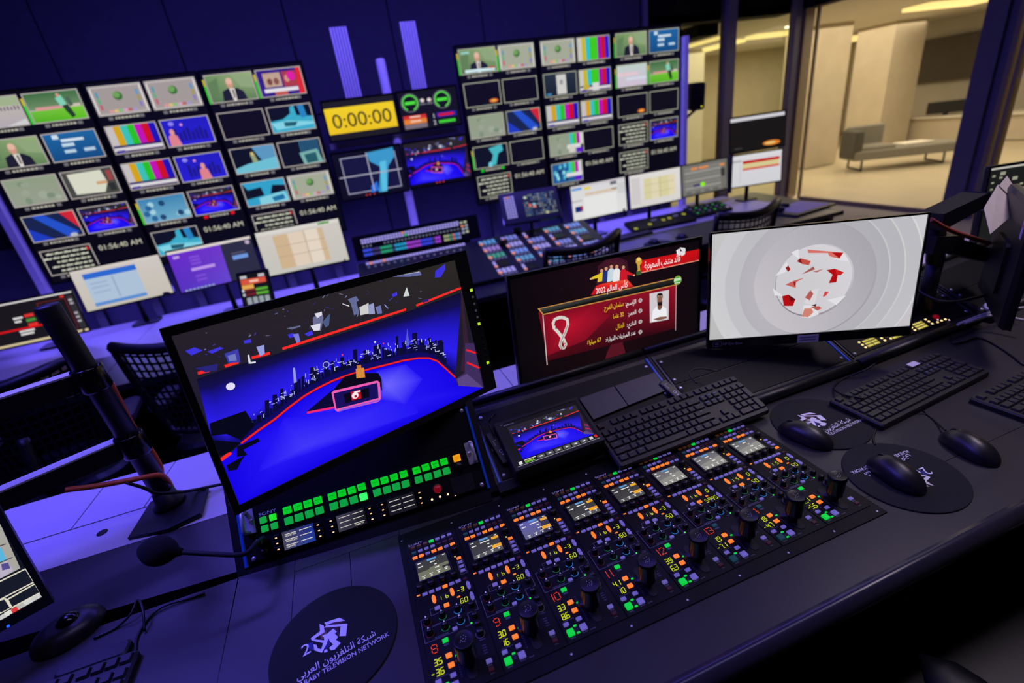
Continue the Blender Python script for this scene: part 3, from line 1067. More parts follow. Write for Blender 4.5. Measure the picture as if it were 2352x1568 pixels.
    for q, c in ((((135, 508), (178, 490), (218, 505), (165, 528)), B), (((240, 510), (300, 488), (318, 494), (262, 520)), B),
                 (((320, 520), (385, 498), (398, 560), (340, 565)), (60, 60, 170)), (((335, 530), (372, 520), (380, 552), (345, 556)), (112, 120, 190)),
                 (((412, 458), (445, 450), (448, 468), (415, 472)), B), (((472, 488), (508, 478), (512, 520), (490, 532)), (150, 156, 220)),
                 (((430, 528), (438, 524), (445, 560), (468, 556), (470, 564), (436, 568)), W_), (((620, 430), (645, 422), (655, 440), (630, 446)), B),
                 (((645, 428), (672, 424), (680, 462), (664, 470)), (120, 124, 210)), (((615, 400), (680, 386), (682, 392), (640, 406)), G),
                 (((740, 350), (780, 318), (790, 350), (778, 412), (742, 402)), (108, 110, 150)), (((728, 388), (776, 376), (772, 410), (745, 412)), W_),
                 (((748, 330), (782, 322), (784, 336), (760, 352)), W_), (((812, 338), (822, 330), (816, 386), (800, 396), (786, 370)), (74, 90, 130)),
                 (((700, 425), (735, 410), (742, 430), (716, 438)), B), (((905, 262), (946, 248), (958, 268), (946, 276), (960, 330), (935, 338), (920, 285)), (98, 106, 150)),
                 (((960, 300), (1003, 280), (1012, 328), (966, 338)), (206, 208, 206)), (((1000, 290), (1028, 280), (1034, 330), (1006, 334)), (150, 158, 200)),
                 (((1036, 300), (1062, 290), (1068, 328), (1046, 332)), (110, 116, 170)), (((880, 282), (912, 292), (912, 297), (880, 286)), W_),
                 (((1168, 250), (1184, 204), (1198, 246)), (206, 214, 208)), (((1112, 240), (1138, 226), (1140, 244), (1118, 252)), B),
                 (((1320, 128), (1366, 94), (1368, 120), (1345, 158), (1318, 160)), (58, 50, 214)), (((1115, 150), (1250, 132), (1255, 148), (1195, 156)), (100, 106, 160)),
                 (((1130, 142), (1245, 130), (1245, 134), (1130, 147)), (180, 184, 200)), (((180, 588), (290, 568), (285, 600), (230, 608)), (40, 36, 120)),
                 (((1258, 268), (1290, 258), (1288, 272), (1262, 278)), (40, 36, 110)), (((1080, 285), (1098, 305), (1094, 308), (1078, 290)), (140, 146, 210))):
        cv.poly(S5(*q), c)


def monitor_body(t, x0, x1, y0, y1, depth=0.03, back=0.05, bm=None):
    """bezel frame, rear shell and rear box, in the monitor's own frame"""
    bm = bm or M['bezel']
    cx, cy, w_, h_ = (x0 + x1) / 2, (y0 + y1) / 2, x1 - x0, y1 - y0
    o = rrect(w_, h_, 0.004)
    MB().rings([[(cx + x * .97, cy + y * .95, -depth) for x, y in o], [(cx + x, cy + y, -0.012) for x, y in o],
                [(cx + x, cy + y, -0.0012) for x, y in o]]).build('rear_shell', bm, t)
    MB().rbox(cx, cy - h_ * .08, w_ * .42, h_ * .46, -depth - back, -depth + 0.002, 0.02, 0.0).build('rear_box', bm, t)


def bezel(t, sx, sy, x0, x1, y0, y1, bm=None, z=0.003, name='bezel'):
    """frame around a screen of half-size sx, sy"""
    mb = MB()
    mb.box(x0, sy, -0.0012, x1, y1, z)
    mb.box(x0, y0, -0.0012, x1, -sy, z)
    mb.box(x0, -sy, -0.0012, -sx, sy, z)
    mb.box(sx, -sy, -0.0012, x1, sy, z)
    return mb.build(name, bm or M['bezel'], t)


# ------------------------------------------------------------------ big picture monitor
mon = thing('picture_monitor', 'large black picture monitor showing the blue news studio, in front', 'monitor', FM)
monitor_body(mon, -0.283, 0.305, -0.167, 0.168, 0.035, 0.03)
bezel(mon, MW / 2, MH / 2, -0.283, 0.305, -0.167, 0.168)
cv = CV(MW, MH, 0.0)
studio(cv)
cv.build('screen', SCREEN, mon)
for i in range(12):
    y = 0.078 - i * 0.0161
    on = i in (0, 5, 11)
    if i < 6 or on:
        button(mon, 0.2955, y, 0.0068 if on else 0.005, 0.0062 if on else 0.005,
               lit((190, 235, 20), 1.0) if on else lit((90, 90, 110), 0.35), 0.003, 0.0012, 'side_button', 0.0006, ch=.0003)
    else:
        button(mon, 0.2955, y, 0.0068, 0.0062, M['knob'], 0.003, 0.0012, 'side_button', 0.0006, ch=.0003)
cv = CV(1, 1, 0.0032)
cv.rect(.5 + .015, .5 + .158, .5 + .034, .5 + .1615, (30, 30, 34))
cv.build('brand_plate', PRINT, mon)


def stand(t, fm, x, y, zfoot, w_=0.10):
    """post and foot on the shelf behind, in world space"""
    i_ = fm.inverted()
    top = fm @ Vector((0, -0.01, -0.06))
    r = i_ @ Matrix.Translation((x, y, zfoot))
    MB().rbox(0, 0, w_ * 1.6, w_ * 1.1, 0.0, 0.012, 0.02, 0.002).build('stand_foot', M['black'], t, r)
    p = [Vector((x, y, zfoot + 0.01)), Vector((x, y, top.z)), top + (fm.to_3x3() @ Vector((0, 0, 0.02)))]
    MB().tube([i_ @ q for q in p], 0.016, 12).build('stand_post', M['black'], t)


stand(mon, FM, -0.02, 0.66, Z)

# ------------------------------------------------------------------ monitor with the player card
FH1 = frame(0.648, 0.6013, 0.9739, 0.8, -2.3, -1.6)
H1 = thing('desk_monitor', 'black desk monitor showing a red player card with yellow names', 'monitor', FH1)
HW, HH = 0.545, 0.309
monitor_body(H1, -0.280, 0.280, -0.165, 0.163)
bezel(H1, HW / 2, HH / 2 - .001, -0.280, 0.280, -0.165, 0.163, M['blackg'])


def s1(x, y):
    a, b = pl(1100 + x / 2.529, 480 + y / 2.529, FH1)
    return (a / HW + 0.5, 0.5 - b / HH)


def S1(*pts):
    return [clampu(s1(*p)) for p in pts]


cv = CV(HW, HH, 0.0)
cv.poly([(0, 0), (.5, 0), (1, 0), (1, 1), (.5, 1), (0, 1)], [(9, 7, 11), (30, 11, 20), (13, 8, 13), (14, 7, 10), (26, 9, 13), (8, 6, 9)])
rnd = random.Random(3)
for i in range(46):
    u, v = rnd.random(), rnd.random() ** 1.5
    c = lerp((20, 10, 20), (84, 22, 52), rnd.random() * max(0, 1 - abs(u - .5) * 2))
    cv.rect(u, v, u + 0.012, v + 0.0015, c)
    cv.rect(u + .005, v - .01, u + .0058, v + .012, c)
cv.fan(s1(790, 330), S1((680, 440), (690, 330), (740, 275), (800, 262), (860, 300), (875, 390), (860, 440)), (84, 26, 44), (56, 20, 36))
# trophy shadow bottom
cv.poly(S1((760, 560), (800, 500), (860, 510), (850, 640), (835, 780), (870, 900), (710, 940), (745, 830), (780, 760)), (86, 20, 34))
cv.poly(S1((345, 600), (1145, 430), (1145, 690), (1000, 730), (400, 880)), [(120, 14, 34), (150, 16, 38), (60, 10, 20), (44, 8, 16), (70, 8, 18)])
cv.fan(s1(520, 680), S1((372, 620), (700, 545), (760, 620), (620, 760), (400, 850)), (182, 18, 44), (128, 12, 32))
cv.line(S1((371, 615), (396, 905)), 0.0045, (225, 190, 190))
cv.line(S1((1145, 440), (1141, 705)), 0.0035, (200, 170, 170))
cv.poly(S1((340, 578), (1130, 400), (1150, 440), (372, 615)), (196, 140, 70))
cv.poly(S1((352, 580), (1132, 405), (1146, 436), (374, 608)), [(70, 72, 68), (40, 42, 40), (6, 6, 6), (8, 8, 8)])
# headline plate
cv.poly(S1((935, 300), (1279, 232), (1278, 296), (945, 370)), [(206, 20, 24), (196, 14, 18), (176, 10, 20), (214, 24, 28)])
cv.line(S1((940, 369), (1278, 297)), 0.004, (240, 150, 130))
rt = math.radians(1.6 + 0.0)
a0, a1 = s1(950, 325), s1(1185, 275)
R1 = -math.atan2((a1[1] - a0[1]) * HH, (a1[0] - a0[0]) * HW)


def ar1(t, x, y, xr, hm, c):
    """right-aligned Arabic between crop x and xr"""
    p, q = s1(x, y), s1(xr, y)
    u = (p[0] + q[0]) / 2
    cv.text(arab(t), u, p[1], hm, c, 'C', R1, width=abs(q[0] - p[0]) * HW)


W2 = (250, 246, 246)
cv.text(arab('قائد منتخب السعودية'), *s1(1066, 305), 0.0185, W2, 'C', R1, width=0.112)
# channel mark over the plate
for q in (((1145, 240), (1165, 228), (1172, 262), (1152, 268)), ((1166, 222), (1196, 226), (1200, 240), (1180, 246)), ((1172, 250), (1198, 240), (1196, 262), (1176, 274)), ((1150, 250), (1180, 244), (1184, 262), (1160, 270))):
    cv.poly(S1(*q), (226, 222, 226))
cv.text('2', *s1(1150, 250), 0.008, (250, 250, 250))
# gold cup
cv.poly(S1((912, 290), (928, 277), (944, 290), (945, 312), (934, 325), (936, 350), (942, 372), (914, 374), (922, 350), (920, 325), (910, 310)), (206, 160, 62))
cv.ell(*s1(928, 292), 0.010, 0.017, (238, 200, 110), 14)
cv.rect(s1(914, 362)[0], s1(914, 362)[1], s1(943, 372)[0], s1(943, 372)[1] + .01, (60, 90, 50))
# five players
for x, top, c, arm in ((712, 342, (226, 196, 40), -1), (738, 330, (34, 50, 120), 0), (768, 318, (196, 214, 222), 0), (800, 318, (232, 230, 232), 0), (838, 322, (200, 26, 40), 1)):
    cv.poly(S1((x - 24, 425), (x - 20, top + 42), (x - 8, top + 26), (x + 10, top + 26), (x + 22, top + 42), (x + 22, 412)), c)
    if arm:
        cv.poly(S1((x + arm * 16, top + 34), (x + arm * 60, top + 56), (x + arm * 58, top + 66), (x + arm * 16, top + 56)), c)
        cv.ell(*s1(x + arm * 62, top + 62), 0.006, 0.008, (220, 168, 132), 8)
    cv.ell(*s1(x, top + 14), 0.0085, 0.019, (206, 150, 118), 12)
    cv.poly(S1((x - 9, top + 12), (x - 7, top - 2), (x + 8, top - 3), (x + 9, top + 10), (x, top + 4)), (40, 26, 22))
# red ribbon
cv.poly(S1((648, 500), (680, 445), (720, 432), (860, 408), (900, 450), (880, 452)), [(180, 14, 30), (226, 34, 40), (240, 70, 44), (240, 80, 50), (190, 20, 34), (200, 20, 34)])
cv.text(arab('كأس العالم 2022'), *s1(772, 455), 0.0150, W2, 'C', R1, width=0.094)
cv.ell(*s1(1153, 413), 0.0225, 0.040, (200, 180, 90), 22)
cv.ell(*s1(1153, 413), 0.0205, 0.0365, (66, 170, 48), 22)
cv.rect(s1(1132, 405)[0], s1(1132, 405)[1], s1(1172, 400)[0], s1(1172, 400)[1] + .018, (190, 226, 180))
cv.line(S1((1138, 430), (1170, 424)), 0.003, (230, 240, 225))
# portrait card
pc = S1((990, 490), (1102, 468), (1100, 640), (992, 660))
cv.poly(pc, (206, 200, 204))
cv.poly(S1((1004, 652), (1008, 590), (1030, 566), (1066, 562), (1088, 580), (1092, 636)), (236, 236, 240))
cv.poly(S1((1036, 552), (1064, 550), (1062, 574), (1048, 588), (1036, 576)), (120, 80, 62))
cv.ell(*s1(1049, 525), 0.0155, 0.040, (136, 92, 72), 18)
cv.poly(S1((1031, 522), (1034, 494), (1050, 485), (1066, 492), (1067, 520), (1060, 500), (1040, 502)), (22, 16, 16))
cv.poly(S1((1034, 532), (1040, 540), (1060, 538), (1065, 530), (1062, 556), (1049, 562), (1037, 556)), (30, 20, 18))
cv.poly(S1((1010, 640), (1050, 625), (1090, 622), (1090, 634), (1040, 646)), (130, 88, 70))
# emblem ribbon
EM = [(486, 628), (512, 640), (516, 670), (498, 720), (478, 760), (470, 790), (480, 808), (494, 805), (504, 786), (490, 755), (460, 715), (436, 690), (430, 660), (440, 640), (462, 630), (486, 628)]
cv.line([s1(*p) for p in EM], 0.0155, (214, 208, 200))
cv.line([s1(*p) for p in EM[2:9]], 0.006, (160, 150, 146))
for x, y in ((438, 672), (446, 690), (490, 765), (498, 780), (478, 812), (488, 798)):
    cv.ell(*s1(x, y), 0.0035, 0.006, (150, 20, 44), 8)
YEL = (246, 200, 40)
for y, lab_, xl, xr, val, vx0, vx1 in ((532, 'الإسم:', 848, 914, 'سلمان الفرج', 724, 842), (592, 'العمر:', 862, 914, '32 عاماً', 776, 842),
                                       (655, 'النادي:', 856, 914, 'الهلال', 792, 844), (715, 'عدد المباريات الدولية:', 728, 917, '67 مباراة', 626, 710)):
    xc = (xl + xr) / 2
    sl = 0.19
    cv.text(arab(lab_), *s1(xc, y + (930 - xc) * sl), 0.0125, W2, 'C', R1, width=(xr - xl) * 0.00049)
    xc = (vx0 + vx1) / 2
    cv.text(arab(val.replace('ً', '')), *s1(xc, y + (930 - xc) * sl), 0.0125, YEL, 'C', R1, width=(vx1 - vx0) * 0.00049)
    cv.ell(*s1(936, y - 2), 0.0105, 0.0185, (226, 218, 218), 14)
    for k in range(5):
        a = 2 * math.pi * k / 5
        cv.ell(s1(936, y - 2)[0] + .0062 * math.cos(a), s1(936, y - 2)[1] + .011 * math.sin(a), 0.0028, 0.005, (90, 20, 34), 6)
    cv.ell(*s1(936, y - 2), 0.003, 0.0055, (90, 20, 34), 6)
cv.build('screen', SCREEN, H1)


def hp_marks(t, cx, y, wd):
    cv = CV(1, 1, 0.0032)
    ink = (150, 146, 160)
    x0, x1, ya, yb = cx - 0.020, cx + 0.002, y + 0.0068, y - 0.0055
    for a, b in (((x0, ya), (x1, ya)), ((x1, ya), (x1, yb)), ((x1, yb), (x0, yb)), ((x0, yb), (x0, ya))):
        cv.line([(a[0] + .5, .5 - a[1]), (b[0] + .5, .5 - b[1])], 0.0009, ink)
    cv.ell((x0 + x1) / 2 + .5, .5 - (ya + yb) / 2, 0.0055, 0.0028, ink, 12)
    cv.ell((x0 + x1) / 2 + .5, .5 - (ya + yb) / 2, 0.0042, 0.0018, (16, 16, 18), 12)
    cv.ell((x0 + x1) / 2 + .5, .5 - (ya + yb) / 2, 0.0015, 0.0014, ink, 8)
    cv.rect((x0 + x1) / 2 + .5 - .004, .5 - yb + .0014, (x0 + x1) / 2 + .5 + .004, .5 - yb + .0022, ink)
    cv.text('HP Eye Ease', cx + .006 + .5, .5 - y, 0.0078, ink, 'L', width=wd)
    cv.build('brand_lettering', PRINT, t)


hp_marks(H1, -0.246, -0.1592, 0.052)
st = MB().rbox(0, 0, 0.073, 0.0235, 0.0, 0.0006, 0.001, 0.0002).build('label_sticker', M['paper'], H1, Matrix.Translation((-0.021, -0.1590, 0.0031)))
cv = CV(1, 1, 0.0008)
cv.text('UN AABPCR002061', .5, .5 - .0045, 0.0050, (70, 70, 90), width=0.062)
cv.rect(.5 - .029, .5 + .0035, .5 + .013, .5 + .0072, (96, 96, 116))
cv.build('sticker_writing', PRINT, st)
MB().lathe([(0.0016, 0), (0.0016, 0.0006), (0, 0.001)], 0.256, -0.160, 10).build('power_light', lit((255, 255, 255), 1.5), H1, Matrix.Translation((0, 0, 0.003)))
stand(H1, FH1, 0.655, 0.70, Z)

# ------------------------------------------------------------------ monitor with the grey ring graphic
FH2 = frame(1.1046, 0.4105, 1.0143, -24.0, -5.6, -1.0) @ Matrix.Scale(0.9588, 4)
H2 = thing('desk_monitor', 'black desk monitor showing a white ring graphic with red shards', 'monitor', FH2)
GW, GH = 0.511, 0.2876
monitor_body(H2, -0.2605, 0.2605, -0.170, 0.1485)
bezel(H2, GW / 2, GH / 2, -0.2605, 0.2605, -0.170, 0.1485, M['blackg'])


def s2(x, y):
    a, b = pl(1600 + x / 2.851, 350 + y / 2.851, FH2)
    return (a / GW + 0.5, 0.5 - b / GH)


def S2(*pts):
    return [clampu(s2(*p)) for p in pts]


cv = CV(GW, GH, 0.0)
cv.poly([(0, 0), (1, 0), (1, 1), (0, 1)], [(196, 196, 196), (202, 200, 206), (196, 192, 198), (186, 186, 186)])
cu, cvv = s2(765, 838)


def disc(cu_, cv_, r, cin, cout, n=64, shade=None):
    """ring of radius r (metres) clipped to the screen, soft-shaded fan"""
    pts = []
    for i in range(n):
        a = 2 * math.pi * i / n
        pts.append(clampu((cu_ + r / GW * math.cos(a), cv_ + r / GH * math.sin(a))))
    cv.k += 1
    for i in range(n):
        a = 2 * math.pi * (i + .5) / n
        k = 0.5 + 0.5 * math.cos(a + 0.6)
        ce = lerp(cout[0], cout[1], k)
        cv.poly([(cu_, cv_), pts[i], pts[(i + 1) % n]], [cin, ce, ce], False)


for r, c0, c1_ in ((0.262, (205, 205, 208), (214, 214, 212)), (0.222, (192, 192, 196), (204, 204, 202)), (0.186, (180, 178, 184), (196, 196, 198))):
    disc(cu + 0.0, cvv, r, (192, 190, 194), ((196, 194, 200), c1_))
    disc(cu - 0.004, cvv, r - 0.002, (192, 190, 194), (c0, lerp(c0, (170, 168, 176), .5)))
disc(cu + .006, cvv, 0.150, (186, 182, 188), ((150, 146, 152), (168, 164, 170)))
disc(cu, cvv, 0.148, (186, 182, 188), ((196, 192, 198), (168, 164, 172)))
disc(cu + .004, cvv + .004, 0.0965, (160, 156, 164), ((118, 114, 120), (200, 196, 202)))
disc(cu, cvv, 0.0935, (205, 202, 206), ((204, 201, 206), (212, 210, 214)))
WS, RD, RD2 = (224, 222, 226), (176, 14, 18), (206, 70, 66)
for q, c in ((((620, 655), (668, 632), (672, 700)), WS), (((515, 810), (590, 715), (610, 770)), WS), (((500, 890), (575, 945), (510, 935)), WS),
             (((855, 965), (980, 935), (915, 1000)), WS), (((900, 700), (965, 655), (1000, 715)), WS), (((690, 1080), (700, 1000), (780, 1000), (800, 1060), (730, 1085)), WS),
             (((700, 985), (760, 900), (800, 890), (770, 1000)), (216, 212, 216)),
             (((727, 636), (962, 655), (935, 695), (870, 680), (860, 658), (730, 658)), (214, 110, 100)), (((885, 655), (962, 655), (935, 693)), RD),
             (((658, 710), (680, 692), (748, 710), (735, 738), (690, 730)), (190, 76, 64)), (((655, 712), (682, 692), (690, 728)), (140, 20, 20)),
             (((582, 755), (600, 740), (615, 765), (598, 782)), (150, 26, 28)), (((690, 795), (765, 745), (775, 765), (710, 790)), (160, 90, 84)),
             (((760, 780), (830, 762), (790, 785)), (180, 110, 104)), (((850, 770), (905, 760), (965, 785), (940, 805), (925, 800), (915, 850), (865, 855), (890, 800)), RD),
             (((905, 762), (960, 790), (920, 805)), (206, 30, 30)), (((580, 865), (640, 838), (705, 820), (650, 850), (650, 885), (625, 880)), (196, 96, 88)),
             (((632, 845), (652, 848), (640, 880)), (150, 30, 28)), (((560, 940), (600, 930), (648, 960), (630, 1005), (570, 1005)), RD),
             (((600, 930), (648, 960), (618, 975)), (90, 16, 20)), (((710, 950), (745, 900), (765, 925), (740, 968)), (176, 90, 84)),
             (((825, 945), (840, 910), (866, 912), (845, 940)), RD2), (((690, 1075), (705, 1022), (752, 1020), (765, 1045), (730, 1078)), (206, 128, 112)),
             (((745, 1010), (800, 1005), (820, 1020), (790, 1035)), (190, 90, 80)), (((750, 1000), (785, 990), (780, 1010)), (70, 50, 54))):
    cv.poly(S2(*q), c)
cv.build('screen', SCREEN, H2)
hp_marks(H2, -0.226, -0.1578, 0.052)
st = MB().rbox(0, 0, 0.054, 0.021, 0.0, 0.0006, 0.001, 0.0002).build('label_sticker', M['paper'], H2, Matrix.Translation((0.002, -0.1590, 0.0031)))
cv = CV(1, 1, 0.0008)
for yy in (-.004, .003):
    cv.rect(.5 - .021, .5 + yy - .0012, .5 + .021, .5 + yy + .0012, (110, 108, 130))
cv.build('sticker_writing', PRINT, st)
stand(H2, FH2, 1.18, 0.68, Z)

# ------------------------------------------------------------------ tray of camera control panels
tray = thing('panel_tray', 'flat black mounting tray let into the desk under the eight camera panels', 'tray', flat(0.41, 0.16, Z))
tm = MB().rbox(0, 0, 0.836, 0.366, 0.0, 0.0022, 0.003, 0.0008)
tm.build('tray_plate', M['panel'], tray)
for k in range(9):
    place(screw_mesh(), 'screw', tray, Matrix.Translation((-0.408 + k * 0.102 - .004, -0.1735, 0.0016)) @ Matrix.Scale(0.45, 4))
    place(screw_mesh(), 'screw', tray, Matrix.Translation((-0.408 + k * 0.102 - .004, 0.1655, 0.0016)) @ Matrix.Scale(0.45, 4))

PUR_AMB, ORA, GR, TEA, BRN, DRD = ((106, 96, 186), .62), ((255, 128, 34), 1.0), ((0, 205, 60), 1.0), ((22, 74, 92), .5), ((84, 50, 26), .45), ((62, 16, 36), .35)  # violet keys are unlit white plastic, their glow stands in for room light
KC = {'p': PUR_AMB, 'o': ORA, 'g': GR, 't': TEA, 'b': BRN, 'd': DRD}


def kmat(k):
    rgb, s_ = KC[k]
    return lit(rgb, s_, {'p': (120, 116, 140), 'o': (120, 70, 40)}.get(k, (40, 40, 44)))


# shared meshes
rk_small = MB().lathe([(0.0055, 0), (0.0050, 0.0015), (0.0046, 0.0105), (0.0040, 0.0115), (0, 0.0115)], 0, 0, 16).mesh('dial', M['knob'])
rk_ptr = MB().prism([(-0.0014, 0.0010), (0.0014, 0.0010), (0, 0.0044)], 0.0115, 0.0120).mesh('pointer', mat('pointer_ink', (225, 222, 240), 0.5, var=.02, emis=(150, 146, 190), estr=.5))
rk_enc = MB().lathe([(0.0062, 0), (0.0060, 0.0100), (0.0052, 0.0112), (0, 0.0112)], 0, 0, 16).mesh('encoder', M['knob'])
rings_ = {c: MB().rings([[(r * math.cos(math.radians(a)), r * math.sin(math.radians(a)), 0.0008) for a in range(180, 361, 15)] for r in (0.0060, 0.0069)],
                        False, False, closed=False).mesh('dial_ring', lit(rgb, s_)) for c, rgb, s_ in
          (('r', (84, 14, 22), .5), ('g', (18, 120, 76), .7), ('b', (36, 128, 220), .95))}
led_m = {}


def led(parent, x, y, rgb, r=0.0012, z=0.0, s_=1.3, name='indicator_light'):
    if (rgb, r) not in led_m:
        led_m[(rgb, r)] = MB().lathe([(r, 0), (r, 0.0006), (0, 0.0010)], 0, 0, 8).mesh('indicator_light', lit(rgb, s_))
    return place(led_m[(rgb, r)], name, parent, Matrix.Translation((x, y, z)))


def lens_mesh(m_, up):
    pts = [(-0.0032, 0.0), (0.0032, 0.0), (0.0034, 0.0022), (0.0024, 0.0056), (0.0008, 0.0076), (-0.0008, 0.0076), (-0.0024, 0.0056), (-0.0034, 0.0022)]
    if not up:
        pts = [(x, -y) for x, y in reversed(pts)]
    return MB().prism(pts, 0, 0.0016).mesh('arrow_button', m_)


LENS = {(k, u): lens_mesh(kmat(k), u) for k in 'op' for u in (True, False)}
DOTS = {'0': '01110 10001 10001 10001 10001 10001 01110', '1': '00100 00100 00100 00100 00100 00100 00100', '2': '01110 10001 00001 00010 00100 01000 11111',
        '3': '11110 00001 00001 01110 00001 00001 11110', '4': '00010 00110 01010 10010 11111 00010 00010', '8': '01110 10001 10001 01110 10001 10001 01110',
        '9': '01110 10001 10001 01111 00001 00001 01110'}
stick_stem = MB().lathe([(0.0075, 0.001), (0.0075, 0.012), (0.0060, 0.014), (0.0060, 0.038)], 0, 0, 14).mesh('stem', M['black'])
stick_cap = MB().lathe([(0.0135, 0.016), (0.0142, 0.020), (0.0152, 0.050), (0.0158, 0.052), (0.0158, 0.0565), (0.0145, 0.0590), (0.0135, 0.0586), (0, 0.0586)], 0, 0, 28).mesh('grip', M['knob'])
cvg = CV(1, 1, 0.0590, .00001)
for i, (a, b) in enumerate(((0, 0), (.0032, .002), (-.0034, .0016), (-.0016, .0042), (.0012, .0046), (.0042, -.0012), (-.0026, -.0040), (-.0052, .0035), (.002, -.0046))):
    cvg.rect(.5 + a - .00035, .5 + b - .0006, .5 + a + .00035, .5 + b + .0004, (255, 255, 255))
gsp = cvg.build('grip_marks', PRINT).data
bpy.data.objects.remove(bpy.data.objects['grip_marks'])
slot_mesh = MB().rbox(0, 0, 0.015, 0.060, 0.0, 0.0012, 0.0072, 0.0004, 5).mesh('lever_slot', M['rubber'])
lever_mesh = MB().hexa([(-0.019, 0.010, 0.004), (-0.006, -0.004, 0.004), (-0.006, 0.006, 0.004), (-0.016, 0.016, 0.004),
                        (-0.019, 0.010, 0.009), (-0.006, -0.004, 0.016), (-0.006, 0.006, 0.016), (-0.016, 0.016, 0.009)]).mesh('side_lever', M['black'])

RCP = [  # number, iris, black, rowC, rowD orange?, lens digits, lcd style
    ('8', '3.5', '-3.6', 'oopoopo', 'poe', ('1', 'b', '-3', '60'), 0, 'olive grey menu screen'),
    ('9', '3.0', '16', 'oopoopo', 'ppe', ('1', 'b', '-3', '60'), 1, 'dark menu screen'),
    ('10', '3.3', '8.6', 'oopoopp', 'poe', ('1', 'b', '-3', '60'), 2, 'bluish menu screen'),
    ('11', '4.1', '10', 'oopoopp', 'poe', ('1', 'b', '-3', '60'), 1, 'dark menu screen'),
    ('12', '3.9', '6.3', 'oopoopp', 'poe', ('1', 'b', '-3', '60'), 1, 'dark menu screen'),
    ('13', '1.9', '-7.1', 'poooopp', 'ppe', ('1', 'b', '0', '5995'), 3, 'light grey menu screen'),
    ('14', '1.9', '-4.7', 'oopoopo', 'ppe', ('1', '5', '0', '60'), 3, 'light grey menu screen'),
    ('', '2.7', '-5.5', 'oopoopp', 'ppe', ('1', '5', '0', '60'), 3, 'light grey menu screen'),
]
PW, PL_ = 0.102, 0.308
for i, (num, iris, blk, rowc, rowd, dg, sty, slab_) in enumerate(RCP):
    fm = flat(i * PW, 0.0, Z + 0.0022)
    lab = ('leftmost camera control panel with olive grey menu screen and red number 8',
           'camera control panel with red number 9, dark screen, left of the bluish screen',
           'camera control panel with red number 10 and bluish menu screen',
           'camera control panel with red number 11, dark screen, just right of the bluish one',
           'camera control panel with red number 12, dark screen, touching the keyboard corner',
           'camera control panel with red number 13 and long yellow digits, light grey screen',
           'camera control panel with light grey screen, second from right in the row',
           'camera control panel with light grey screen, rightmost beside the mouse pads')[i]
    t = thing('camera_control_panel', lab, 'control panel', fm, 'camera control panels in the tray')
    MB().rbox(PW / 2, PL_ / 2, PW - 0.0014, PL_, 0, 0.0014, 0.0008, 0.0005).build('faceplate', M['panel'], t)
    z0 = 0.0014

    def mm(x, y):
        return x / 1000.0, y / 1000.0

    def B(x, y, k, w_=9.0, h_=5.0, nm='button', ht=0.0022):
        return button(t, x / 1000.0, y / 1000.0, w_ / 1000.0, h_ / 1000.0, kmat(k), z0, ht, nm, 0.001, ch=0.0005)

    pr = CV(1, 1, z0 + 0.00012, 0.000004)      # printing
    dp = CV(1, 1, z0 + 0.0007, 0.00001)       # lit digits

    def pin(x, y):
        return (x / 1000.0 + .5, .5 - y / 1000.0)

    INK = (140, 136, 150)
    pr.text('SONY', *pin(22, 303.5), 0.0050, (255, 255, 255), width=0.0275)
    pr.line([pin(70, 303), pin(93, 303)], 0.0008, (90, 86, 110))
    for r, (y, ks) in enumerate(((295.5, 'bbbgppp'), (282, 'tpppddd'), (269, rowc))):
        for c, k in enumerate(ks):
            x = (16 + 12.1 * c)
            B(x, y, k, 9.4 if k in 'og' else 8.6, 5.6 if k in 'og' else 4.8)
            pr.line([pin(x - 3.6, y - 4.6), pin(x + 3.6, y - 4.6)], 0.0008, (86, 82, 106))
    # menu display
    MB().rbox(0.0435, 0.2325, 0.064, 0.050, z0, z0 + 0.0030, 0.002, 0.0006).build('display_bezel', M['blackg'], t)
    d = CV(0.057, 0.043, z0 + 0.0031)
    top_, bot_ = (((54, 54, 48), (66, 68, 52)), ((52, 52, 54), (66, 66, 68)), ((94, 92, 168), (96, 96, 128)), ((96, 96, 100), (132, 130, 128)))[sty]
    d.rect(0, 0, 1, 1, top_, bot_)
    if sty == 0:
        d.poly([(0, .58), (.36, .58), (.40, .5), (1, .5), (1, 1), (0, 1)], (112, 114, 92))
        d.rect(.78, .66, 1, .8, (40, 40, 34))
    elif sty == 2:
        d.poly([(.62, 0), (1, 0), (1, 1), (.55, 1), (.72, .4)], (54, 52, 72))
    elif sty == 3:
        d.poly([(0, .62), (1, .40), (1, 1), (0, 1)], (140, 138, 134))
    else:
        d.poly([(0, .82), (1, .72), (1, 1), (0, 1)], (84, 84, 86))
    d.rect(.36, .03, .66, .13, (90, 150, 210))
    for u, v, l in ((.10, .10, .10), (.92, .08, .09), (.52, .24, .32 if sty in (1, 2) else .16), (.13, .30, .16), (.62, .60, .14), (.60, .42, .08)):
        d.rect(u - l / 2, v - .028, u + l / 2, v + .028, (226, 224, 222))
    if sty in (1, 2):
        d.rect(.76, .14, 1.0, .28, (236, 166, 40))
        d.rect(.68, .60, 1.0, .78, (236, 166, 40))
    for k_ in range(4):
        u = .16 + .24 * k_
        d.rect(u - .06, .82 - .02 * k_, u + .06, .855 - .02 * k_, (230, 228, 226))
        d.rect(u - .028, .89 - .02 * k_, u + .028, .965 - .02 * k_, (230, 228, 226))
    d.build('menu_display', SCREEN, t, Matrix.Translation((0.0435, 0.2325, 0)))
    for x, y in ((13, 197), (33, 197), (54, 197), (74, 197), (89, 251)):
        place(rk_enc, 'encoder_knob', t, Matrix.Translation((x / 1000, y / 1000, z0)))
    led(t, 0.086, 0.238, (255, 220, 90), 0.0013, z0)
